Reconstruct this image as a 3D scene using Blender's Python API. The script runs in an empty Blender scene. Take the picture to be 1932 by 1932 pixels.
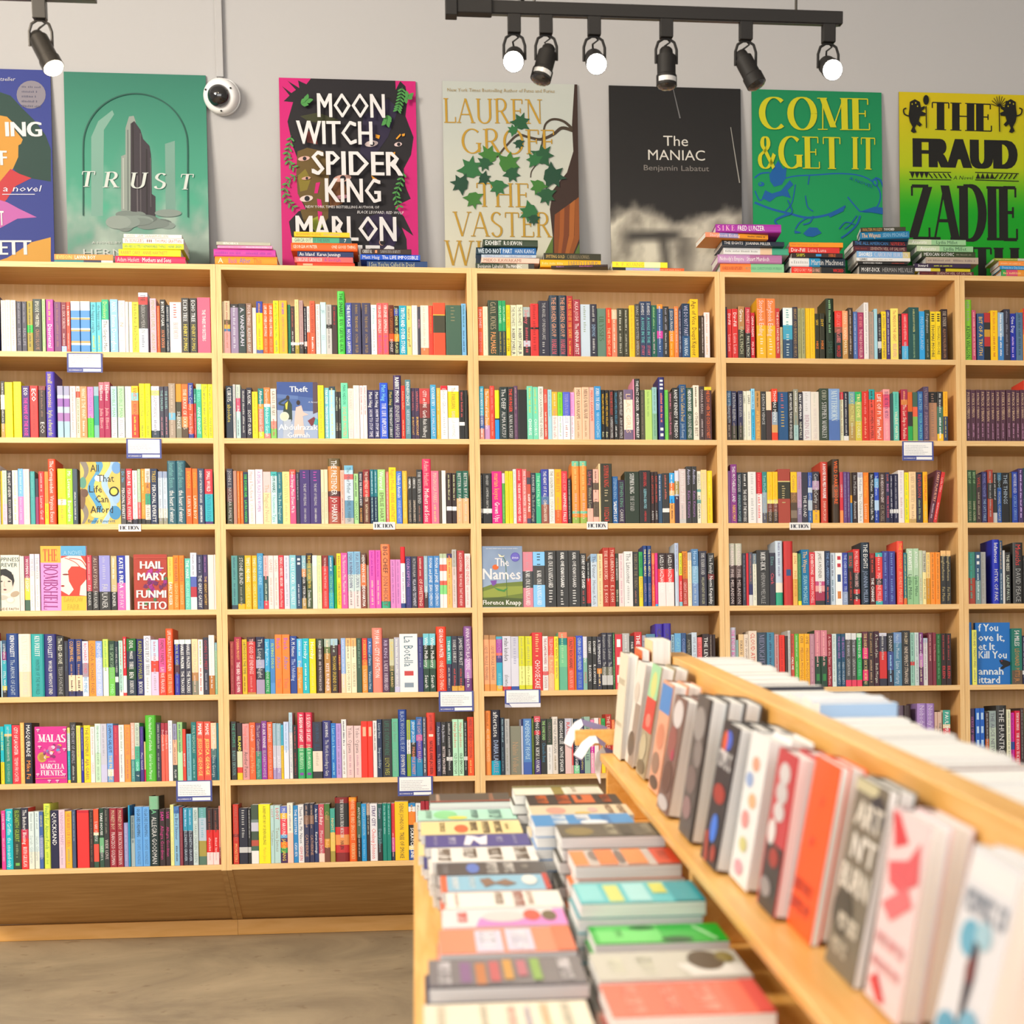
import bpy, math, random, re
from math import sin, cos, pi, radians, sqrt, atan2
from mathutils import Vector, Matrix
random.seed(7)
SC = bpy.context.scene
COL = SC.collection

# ------------------------------------------------------------------ camera (lens-shifted, level verticals)
F = 3400.0; PX, PY = 1194.7, 1428.07; S = 1932.0
FL = 0.165                                   # lift so that the floor is z = 0
TH = radians(6.397)                          # the bookcases lean back by this much
CR = Vector((0.99275699, -0.1201168, -0.0023486))
CU = Vector((0.01721199, 0.12285429, 0.99227545))
CW = Vector((0.11890042, 0.98512881, -0.1240319))
EYE = Vector((0.6874889, -6.49094236, 1.35121865 + FL))
cam = bpy.data.cameras.new('camera'); co = bpy.data.objects.new('camera', cam); COL.objects.link(co)
cam.sensor_width = 36.0; cam.lens = F / S * 36.0
cam.shift_x = -(PX - S / 2) / S; cam.shift_y = (PY - S / 2) / S
mw = Matrix.Identity(4)
for i in range(3):
    mw[i][0] = CR[i]; mw[i][1] = CU[i]; mw[i][2] = -CW[i]; mw[i][3] = EYE[i]
co.matrix_world = mw
cam.dof.use_dof = True; cam.dof.focus_distance = 6.45; cam.dof.aperture_fstop = 4.2
cam.clip_end = 60
SC.camera = co

def ray(u, v): return (CW + CR * ((u - PX) / F) - CU * ((v - PY) / F))
def at_y(u, v, y): d = ray(u, v); return EYE + d * ((y - EYE.y) / d.y)
def at_z(u, v, z): d = ray(u, v); return EYE + d * ((z - EYE.z) / d.z)
def at_x(u, v, x): d = ray(u, v); return EYE + d * ((x - EYE.x) / d.x)
FM = Matrix.Rotation(-TH, 3, 'X')            # bookcase frame -> world
def fw(x, y, z): return FM @ Vector((x, y, z)) + Vector((0, 0, FL))
FN = FM @ Vector((0, 1, 0)); F0 = Vector((0, 0, FL))
def at_face(u, v, yf=0.0):                   # point of the leaning front plane, in the bookcase frame
    d = ray(u, v); t = (yf - (EYE - F0).dot(FN)) / d.dot(FN)
    return FM.transposed() @ (EYE + d * t - F0)

# ------------------------------------------------------------------ colours and materials
def lin(c): return c / 12.92 if c <= 0.04045 else ((c + 0.055) / 1.055) ** 2.4
_hx = {}
def hx(h, k=0.87):
    key = (h, k)
    if key not in _hx:
        if len(h) == 3: r = [int(c * 2, 16) / 255 for c in h]
        else: r = [int(h[i:i + 2], 16) / 255 for i in (0, 2, 4)]
        _hx[key] = tuple(lin(c) * k for c in r)
    return _hx[key]
def mat(name, col=(.8, .8, .8), rough=.5, metal=0, emit=None, strength=0, coat=0):
    m = bpy.data.materials.new(name); m.use_nodes = True
    b = m.node_tree.nodes['Principled BSDF']
    b.inputs['Base Color'].default_value = (*col, 1); b.inputs['Roughness'].default_value = rough
    b.inputs['Metallic'].default_value = metal; b.inputs['Coat Weight'].default_value = coat
    if emit: b.inputs['Emission Color'].default_value = (*emit, 1); b.inputs['Emission Strength'].default_value = strength
    return m
def print_mat(name, rough, spec=.35, dim=None):
    m = mat(name, rough=rough); nt = m.node_tree; b = nt.nodes['Principled BSDF']
    a = nt.nodes.new('ShaderNodeVertexColor'); a.layer_name = 'Col'
    src = a.outputs['Color']
    if dim:
        mx = nt.nodes.new('ShaderNodeMix'); mx.data_type = 'RGBA'; mx.blend_type = 'MULTIPLY'; mx.inputs[0].default_value = 1; mx.inputs[7].default_value = (dim, dim, dim, 1)
        nt.links.new(src, mx.inputs[6]); src = mx.outputs[2]
    nt.links.new(src, b.inputs['Base Color']); b.inputs['Specular IOR Level'].default_value = spec
    return m
def wood_mat(name, c1, c2, stretch=(1.2, 30, 30), rough=.45, scale=3.0, bump=.02):
    m = mat(name, rough=rough); nt = m.node_tree; b = nt.nodes['Principled BSDF']; N = nt.nodes.new; L = nt.links.new
    tc = N('ShaderNodeTexCoord'); mp = N('ShaderNodeMapping'); mp.inputs['Scale'].default_value = stretch
    n1 = N('ShaderNodeTexNoise'); n1.inputs['Scale'].default_value = scale; n1.inputs['Detail'].default_value = 6; n1.inputs['Distortion'].default_value = .6
    n2 = N('ShaderNodeTexNoise'); n2.inputs['Scale'].default_value = .9; n2.inputs['Detail'].default_value = 2
    r = N('ShaderNodeValToRGB'); r.color_ramp.elements[0].position = .3; r.color_ramp.elements[1].position = .72
    r.color_ramp.elements[0].color = (*hx(c2, 1), 1); r.color_ramp.elements[1].color = (*hx(c1, 1), 1)
    mx = N('ShaderNodeMix'); mx.data_type = 'RGBA'; mx.blend_type = 'MULTIPLY'; mx.inputs[0].default_value = .12
    L(tc.outputs['Object'], mp.inputs['Vector']); L(mp.outputs['Vector'], n1.inputs['Vector']); L(tc.outputs['Object'], n2.inputs['Vector'])
    L(n1.outputs['Fac'], r.inputs['Fac']); L(r.outputs['Color'], mx.inputs[6]); L(n2.outputs['Fac'], mx.inputs[7]); L(mx.outputs[2], b.inputs['Base Color'])
    bp = N('ShaderNodeBump'); bp.inputs['Strength'].default_value = bump; L(n1.outputs['Fac'], bp.inputs['Height']); L(bp.outputs['Normal'], b.inputs['Normal'])
    return m
PRINT = print_mat('printed_cover', .42)
POSTER = print_mat('printed_poster', .55, .3, .80)
def pages_mat():
    m = mat('page_edges', rough=.85); nt = m.node_tree; b = nt.nodes['Principled BSDF']; N = nt.nodes.new; L = nt.links.new
    tc = N('ShaderNodeTexCoord'); mp = N('ShaderNodeMapping'); mp.inputs['Scale'].default_value = (900, 4, 4)
    n = N('ShaderNodeTexNoise'); n.inputs['Scale'].default_value = 1.0; n.inputs['Detail'].default_value = 1
    r = N('ShaderNodeValToRGB'); r.color_ramp.elements[0].color = (.60, .585, .57, 1); r.color_ramp.elements[1].color = (.84, .825, .80, 1)
    r.color_ramp.elements[0].position = .25; r.color_ramp.elements[1].position = .6
    L(tc.outputs['Object'], mp.inputs['Vector']); L(mp.outputs['Vector'], n.inputs['Vector']); L(n.outputs['Fac'], r.inputs['Fac']); L(r.outputs['Color'], b.inputs['Base Color'])
    return m
PAGES = pages_mat()
BIRCH = wood_mat('birch_plywood_face', 'efb971', 'dca252', (1.2, 22, 9))
BIRCHV = wood_mat('birch_plywood_upright', 'f3c488', 'e4b06a', (22, 22, 1.0))
PLYEDGE = wood_mat('plywood_edge', 'f5d49c', 'dbaa66', (2.0, 2.0, 260), bump=.01)
PLYEDGEV = wood_mat('plywood_edge_upright', 'f5d49c', 'dbaa66', (260, 2.0, 2.0), bump=.01)
BASEW = wood_mat('base_plywood', 'cfa369', 'b88b50', (1.5, 14, 14))
OAK = wood_mat('honey_maple', 'f4c274', 'e2a44c', (18, 1.0, 18), rough=.35)
BLACK = mat('black_powder_coat', (.012, .011, .011), .6); BLACK.node_tree.nodes['Principled BSDF'].inputs['Specular IOR Level'].default_value = .25
DARKMETAL = mat('dark_bronze_metal', (.045, .04, .035), .35, .6)
WHITEPL = mat('white_plastic', (.75, .75, .76), .4)
DOME = mat('smoked_dome', (.01, .01, .012), .08, coat=1)
LENS = mat('lit_lamp_lens', (1, 1, 1), .3, emit=(1, .93, .78), strength=60)
LENS2 = mat('warm_lamp_lens', (1, 1, 1), .3, emit=(1, .86, .6), strength=14)
FOIL = mat('silver_sticker', (.55, .55, .56), .35, .3)

# ------------------------------------------------------------------ mesh collector
class MB:
    def __init__(s): s.v = []; s.f = []; s.c = []; s.m = []; s.cur = 0
    def poly(s, pts, col=(.8, .8, .8), m=None):
        b = len(s.v); s.v.extend([tuple(p) for p in pts]); s.f.append(tuple(range(b, b + len(pts)))); s.c.append(col); s.m.append(s.cur if m is None else m)
    def box(s, a, b, col=(.8, .8, .8), m=None, faces='xXyYzZ', bev=0):
        x0, y0, z0 = a; x1, y1, z1 = b
        P = [(x0, y0, z0), (x1, y0, z0), (x1, y1, z0), (x0, y1, z0), (x0, y0, z1), (x1, y0, z1), (x1, y1, z1), (x0, y1, z1)]
        Q = {'x': (3, 0, 4, 7), 'X': (1, 2, 6, 5), 'y': (0, 1, 5, 4), 'Y': (2, 3, 7, 6), 'z': (3, 2, 1, 0), 'Z': (4, 5, 6, 7)}
        k = len(s.v); s.v.extend(P)
        for f in faces: s.f.append(tuple(k + i for i in Q[f])); s.c.append(col); s.m.append(s.cur if m is None else m)
    def prism(s, prof, axis, lo, hi, col=(.8, .8, .8), m=None, mside=None):
        # prof: 2-D polygon in the other two axes, extruded along axis
        def P(p, h): return {'x': (h, p[0], p[1]), 'y': (p[0], h, p[1]), 'z': (p[0], p[1], h)}[axis]
        n = len(prof); k = len(s.v); s.v.extend([P(p, lo) for p in prof] + [P(p, hi) for p in prof])
        mm = s.cur if m is None else m
        s.f.append(tuple(k + i for i in reversed(range(n)))); s.f.append(tuple(k + n + i for i in range(n)))
        s.c += [col, col]; s.m += [mm, mm]
        for i in range(n):
            j = (i + 1) % n; s.f.append((k + i, k + j, k + n + j, k + n + i)); s.c.append(col)
            s.m.append(mside[i] if mside else mm)
    def tube(s, pts, r, n=10, col=(.8, .8, .8), m=None, cap=True):
        pts = [Vector(p) for p in pts]; rs = r if isinstance(r, (list, tuple)) else [r] * len(pts); rings = []
        up = None
        for i, p in enumerate(pts):
            t = (pts[min(i + 1, len(pts) - 1)] - pts[max(i - 1, 0)]).normalized()
            if up is None: up = Vector((0, 0, 1)) if abs(t.z) < .9 else Vector((0, 1, 0))
            a = t.cross(up).normalized(); b = a.cross(t).normalized(); up = b
            k = len(s.v)
            s.v.extend([tuple(p + (a * cos(2 * pi * j / n) + b * sin(2 * pi * j / n)) * rs[i]) for j in range(n)]); rings.append(k)
        mm = s.cur if m is None else m
        for q in range(len(rings) - 1):
            for j in range(n):
                s.f.append((rings[q] + j, rings[q] + (j + 1) % n, rings[q + 1] + (j + 1) % n, rings[q + 1] + j)); s.c.append(col); s.m.append(mm)
        if cap:
            s.f.append(tuple(rings[0] + j for j in reversed(range(n)))); s.f.append(tuple(rings[-1] + j for j in range(n))); s.c += [col, col]; s.m += [mm, mm]
    def build(s, name, mats, parent=None, loc=None, rot=None, smooth=False, bevel=0):
        me = bpy.data.meshes.new(name); me.from_pydata(s.v, [], s.f)
        if not isinstance(mats, (list, tuple)): mats = [mats]
        for x in mats: me.materials.append(x)
        if len(mats) > 1: me.polygons.foreach_set('material_index', s.m)
        if mats[0] in (PRINT, POSTER):
            ca = me.color_attributes.new('Col', 'FLOAT_COLOR', 'CORNER'); buf = []
            for f, c in zip(s.f, s.c):
                if isinstance(c, list):
                    for q in c: buf += [q[0], q[1], q[2], 1.0]
                else: buf += [c[0], c[1], c[2], 1.0] * len(f)
            ca.data.foreach_set('color', buf)
        if smooth: me.polygons.foreach_set('use_smooth', [True] * len(me.polygons))
        me.update()
        o = bpy.data.objects.new(name, me); COL.objects.link(o)
        if parent: o.parent = parent
        if loc is not None: o.location = loc
        if rot is not None: o.rotation_euler = rot
        if smooth:
            try:
                md = o.modifiers.new('split', 'EDGE_SPLIT'); md.split_angle = radians(40)
            except Exception: pass
        if bevel:
            md = o.modifiers.new('bevel', 'BEVEL'); md.width = bevel; md.segments = 2; md.limit_method = 'ANGLE'
        return o
def tag(o, label=None, cat=None, group=None, kind=None):
    if label: o['label'] = label
    if cat: o['category'] = cat
    if group: o['group'] = group
    if kind: o['kind'] = kind
    return o
def empty(name, loc=(0, 0, 0), rot=(0, 0, 0)):
    o = bpy.data.objects.new(name, None); COL.objects.link(o); o.location = loc; o.rotation_euler = rot; o.empty_display_size = .05
    return o

# ------------------------------------------------------------------ lettering
_fc = {}
def _font_curve(body, off, res):
    cu = bpy.data.curves.new('glyph', 'FONT'); cu.body = body; cu.size = 1.0; cu.resolution_u = res; cu.offset = off; cu.fill_mode = 'FRONT'
    o = bpy.data.objects.new('glyph', cu); COL.objects.link(o)
    dg = bpy.context.evaluated_depsgraph_get(); dg.update(); ev = o.evaluated_get(dg); me = ev.to_mesh()
    vs = [(v.co.x, v.co.y, 0) for v in me.vertices]; fs = [tuple(p.vertices) for p in me.polygons]
    ev.to_mesh_clear(); bpy.data.objects.remove(o); bpy.data.curves.remove(cu)
    return vs, fs
def glyph(c, style):
    k = (c, style)
    if k in _fc: return _fc[k]
    style = {'b': 's', 'B': 'S', 'H': 'S'}.get(style, style); k = (c, style)
    if k in _fc: return _fc[k]
    off = 0; res = 4 if style == 'S' else 1
    if ('HH', style) not in _fc:
        vs, _ = _font_curve('HH', off, res); _fc[('HH', style)] = max(v[0] for v in vs) - min(v[0] for v in vs)
    vs, fs = _font_curve('H' + c + 'H', off, res)
    adv = max(v[0] for v in vs) - min(v[0] for v in vs) - _fc[('HH', style)]
    if c == ' ': g = ([], [], adv)
    else:
        vs, fs = _font_curve(c, off, res); g = (vs, fs, adv)
    _fc[k] = g
    return g
CAPH = .70
# pen-drawn serif capitals: name -> (width, strokes, serif points); stroke = (pen, points) with pen k thick, n thin, c by direction
def arc(cx, cy, rx, ry, a0, a1, n=10): return [(cx + rx * cos(radians(a0 + (a1 - a0) * i / n)), cy + ry * sin(radians(a0 + (a1 - a0) * i / n))) for i in range(n + 1)]
SER = {
 'A': (.74, [('n', [(.04, 0), (.36, 1)]), ('k', [(.36, 1), (.68, 0)]), ('n', [(.15, .35), (.56, .35)])], [(.05, 0), (.68, 0)]),
 'B': (.62, [('k', [(.12, 0), (.12, 1)]), ('c', [(.12, 1), (.3, 1)] + arc(.3, .76, .2, .24, 90, -90, 8) + [(.12, .52)]), ('c', [(.3, .52)] + arc(.32, .26, .24, .26, 90, -90, 8) + [(.12, 0)])], [(.1, 0), (.1, 1)]),
 'C': (.78, [('c', arc(.43, .5, .36, .49, 48, 312, 22))], []),
 'D': (.78, [('k', [(.13, 0), (.13, 1)]), ('c', [(.13, 1), (.3, 1)] + arc(.32, .5, .38, .5, 90, -90, 14) + [(.13, 0)])], [(.1, 0), (.1, 1)]),
 'E': (.58, [('k', [(.13, 0), (.13, 1)]), ('n', [(.13, .98), (.5, .98)]), ('n', [(.13, .52), (.42, .52)]), ('n', [(.13, .02), (.54, .02)]), ('n', [(.5, .98), (.5, .8)]), ('n', [(.54, .02), (.54, .22)]), ('n', [(.42, .62), (.42, .42)])], [(.1, 0), (.1, 1)]),
 'F': (.54, [('k', [(.13, 0), (.13, 1)]), ('n', [(.13, .98), (.5, .98)]), ('n', [(.13, .52), (.42, .52)]), ('n', [(.5, .98), (.5, .8)]), ('n', [(.42, .62), (.42, .42)])], [(.13, 0), (.1, 1)]),
 'G': (.8, [('c', arc(.43, .5, .36, .49, 48, 330, 22)), ('k', [(.7, .05), (.7, .42)])], [(.68, .42)]),
 'H': (.8, [('k', [(.14, 0), (.14, 1)]), ('k', [(.66, 0), (.66, 1)]), ('n', [(.14, .52), (.66, .52)])], [(.14, 0), (.14, 1), (.66, 0), (.66, 1)]),
 'I': (.32, [('k', [(.16, 0), (.16, 1)])], [(.16, 0), (.16, 1)]),
 'J': (.44, [('k', [(.28, 1), (.28, .15)]), ('n', [(.28, .15), (.2, -.02), (.05, .05)])], [(.28, 1)]),
 'K': (.74, [('k', [(.14, 0), (.14, 1)]), ('n', [(.62, 1), (.16, .42)]), ('k', [(.3, .58), (.66, 0)])], [(.14, 0), (.14, 1), (.62, 1), (.66, 0)]),
 'L': (.58, [('k', [(.14, 0), (.14, 1)]), ('n', [(.14, .02), (.54, .02)]), ('n', [(.54, .02), (.54, .24)])], [(.14, 0), (.14, 1)]),
 'M': (.92, [('n', [(.12, 0), (.14, 1)]), ('k', [(.14, 1), (.44, .08)]), ('n', [(.44, .08), (.76, 1)]), ('k', [(.78, 1), (.78, 0)])], [(.12, 0), (.78, 0), (.12, 1), (.8, 1)]),
 'N': (.8, [('n', [(.14, 0), (.14, 1)]), ('k', [(.14, 1), (.66, 0)]), ('n', [(.66, 0), (.66, 1)])], [(.14, 0), (.1, 1), (.66, 1)]),
 'O': (.84, [('c', arc(.42, .5, .35, .5, 0, 360, 26))], []),
 'P': (.6, [('k', [(.13, 0), (.13, 1)]), ('c', [(.13, 1), (.3, 1)] + arc(.3, .74, .24, .26, 90, -90, 10) + [(.13, .48)])], [(.13, 0), (.1, 1)]),
 'Q': (.84, [('c', arc(.42, .5, .35, .5, 0, 360, 26)), ('k', [(.4, .1), (.7, -.18)])], []),
 'R': (.7, [('k', [(.13, 0), (.13, 1)]), ('c', [(.13, 1), (.3, 1)] + arc(.3, .75, .22, .25, 90, -90, 10) + [(.13, .5)]), ('k', [(.32, .5), (.62, 0)])], [(.13, 0), (.1, 1), (.62, 0)]),
 'S': (.56, [('c', arc(.28, .75, .2, .24, 35, 200, 10) + [(.2, .56), (.36, .46)] + arc(.28, .25, .21, .25, 35, -160, 12))], []),
 'T': (.68, [('k', [(.34, 0), (.34, 1)]), ('n', [(.05, .98), (.63, .98)]), ('n', [(.05, .98), (.05, .78)]), ('n', [(.63, .98), (.63, .78)])], [(.34, 0)]),
 'U': (.78, [('c', [(.14, 1), (.14, .3)] + arc(.4, .28, .26, .28, 180, 360, 12) + [(.66, 1)])], [(.14, 1), (.66, 1)]),
 'V': (.74, [('k', [(.06, 1), (.37, 0)]), ('n', [(.37, 0), (.68, 1)])], [(.06, 1), (.68, 1)]),
 'W': (1.08, [('k', [(.06, 1), (.3, 0)]), ('n', [(.3, 0), (.54, 1)]), ('k', [(.54, 1), (.78, 0)]), ('n', [(.78, 0), (1.02, 1)])], [(.06, 1), (.54, 1), (1.02, 1)]),
 'X': (.72, [('k', [(.08, 1), (.64, 0)]), ('n', [(.62, 1), (.1, 0)])], [(.08, 1), (.62, 1), (.1, 0), (.64, 0)]),
 'Y': (.7, [('k', [(.06, 1), (.35, .48)]), ('n', [(.64, 1), (.35, .48)]), ('k', [(.35, .5), (.35, 0)])], [(.06, 1), (.64, 1), (.35, 0)]),
 'Z': (.64, [('n', [(.06, .98), (.56, .98)]), ('k', [(.54, .97), (.08, .03)]), ('n', [(.08, .02), (.58, .02)]), ('n', [(.06, .98), (.06, .8)]), ('n', [(.58, .02), (.58, .22)])], []),
 '&': (.84, [('c', [(.78, .45), (.62, .15)] + arc(.34, .25, .26, .26, -30, -230, 12) + [(.42, .6)] + arc(.36, .8, .15, .19, -60, 240, 14) + [(.3, .62), (.74, .0)])], []),
 ' ': (.3, [], [])}
_sg = {}
def ser_glyph(c, T, t, sf):
    k = (c, T, t, sf)
    if k in _sg: return _sg[k]
    w, strokes, serifs = SER[c]; vs = []; fs = []
    for si, (pen, pts) in enumerate(strokes):
        n = len(pts); k0 = len(vs)
        for i, p in enumerate(pts):
            a = pts[max(i - 1, 0)]; b = pts[min(i + 1, n - 1)]; dx, dy = b[0] - a[0], b[1] - a[1]; L = sqrt(dx * dx + dy * dy) or 1
            nx, ny = -dy / L, dx / L; wd = T if pen == 'k' else t if pen == 'n' else t + (T - t) * abs(dy / L) ** 1.5
            if pen == 'k' and abs(dx) > .02 and abs(dy) > .02: wd = T * .92
            if pen in 'kn' and abs(dx) > .02 and abs(dy) > .3:      # cut diagonals level
                h = wd / abs(ny if abs(nx) < .01 else nx) / 2
                vs += [(p[0] - h, p[1], si), (p[0] + h, p[1], si)]
            else: vs += [(p[0] - nx * wd / 2, p[1] - ny * wd / 2, si), (p[0] + nx * wd / 2, p[1] + ny * wd / 2, si)]
        for i in range(n - 1): fs.append((k0 + 2 * i, k0 + 2 * i + 1, k0 + 2 * i + 3, k0 + 2 * i + 2))
    for sj, (x, y) in enumerate(serifs):
        q_ = 6 + sj % 4
        y0 = 0 if y < .5 else 1 - t * .8; l = T * .5 + sf; k0 = len(vs)
        if .3 < y < .6: y0 = y - t / 2
        vs += [(x - l, y0, q_), (x + l, y0, q_), (x + l, y0 + t * .8, q_), (x - l, y0 + t * .8, q_)]; fs.append((k0, k0 + 1, k0 + 2, k0 + 3))
    _sg[k] = (vs, fs, w + .06)
    return _sg[k]
def layout(s, style='s', track=0):
    """vertices, faces and width of a line of text, capital height 1"""
    V = []; Fc = []; x = 0
    serif = style.startswith('serif')
    if serif:
        T, t, sf = {'serif': (.15, .045, .07), 'serifthin': (.1, .045, .055), 'serifcon': (.19, .035, .05), 'seriffat': (.27, .045, .06), 'serifslab': (.24, .06, .09), 'serifbold': (.27, .06, .03)}[style]
    for c in s:
        if serif and c.upper() in SER: vs, fs, adv = ser_glyph(c.upper(), T, t, sf); k = 1
        else:
            vs, fs, adv = glyph(c, style if not serif else 's'); k = 1 / CAPH
        b = len(V); V.extend([(x + p[0] * k, p[1] * k, p[2]) for p in vs]); Fc.extend([tuple(b + i for i in f) for f in fs]); x += adv * k + track
    return V, Fc, max(x - track, .01)
def put_text(mb, s, O, X, Y, wid, hei, col, style='s', track=0, align=0, fit=True, shear=0, m=None):
    """O origin, X/Y unit vectors of the surface; text is scaled to cap height hei and squeezed or stretched to width wid"""
    V, Fc, w = layout(s, style, track); sx = hei
    if wid and (fit or w * hei > wid): sx = wid / w
    NV = X.cross(Y) * 3e-5
    for ci, dx in enumerate((0,) if style not in ('b', 'B', 'H') else (-.15, -.1, -.05, 0, .05, .1, .15) if style == 'H' else (-.035, .035) if style == 'b' else (-.06, -.02, .02, .06)):   # heavier weight: overprinted strokes
        b = len(mb.v)
        for p in V: q = O + X * (p[0] * sx + dx * sx + shear * p[1] * hei) + Y * (p[1] * hei) + NV * (ci + p[2]); mb.v.append((q.x, q.y, q.z))
        for f in Fc: mb.f.append(tuple(b + i for i in f)); mb.c.append(col); mb.m.append(mb.cur if m is None else m)
    return w * sx
def put_dashes(mb, O, X, Y, wid, hei, col, rnd):
    x = 0
    while x < wid:
        n = rnd.randint(3, 8)
        for _ in range(n):
            if x > wid: break
            w = hei * rnd.uniform(.35, .6); h = hei * rnd.uniform(.6, 1.0)
            a = O + X * x; mb.poly([a, a + X * min(w, .0035), a + X * min(w, .0035) + Y * h, a + Y * h], col); x += w + hei * .28
        x += hei * .6
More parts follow.
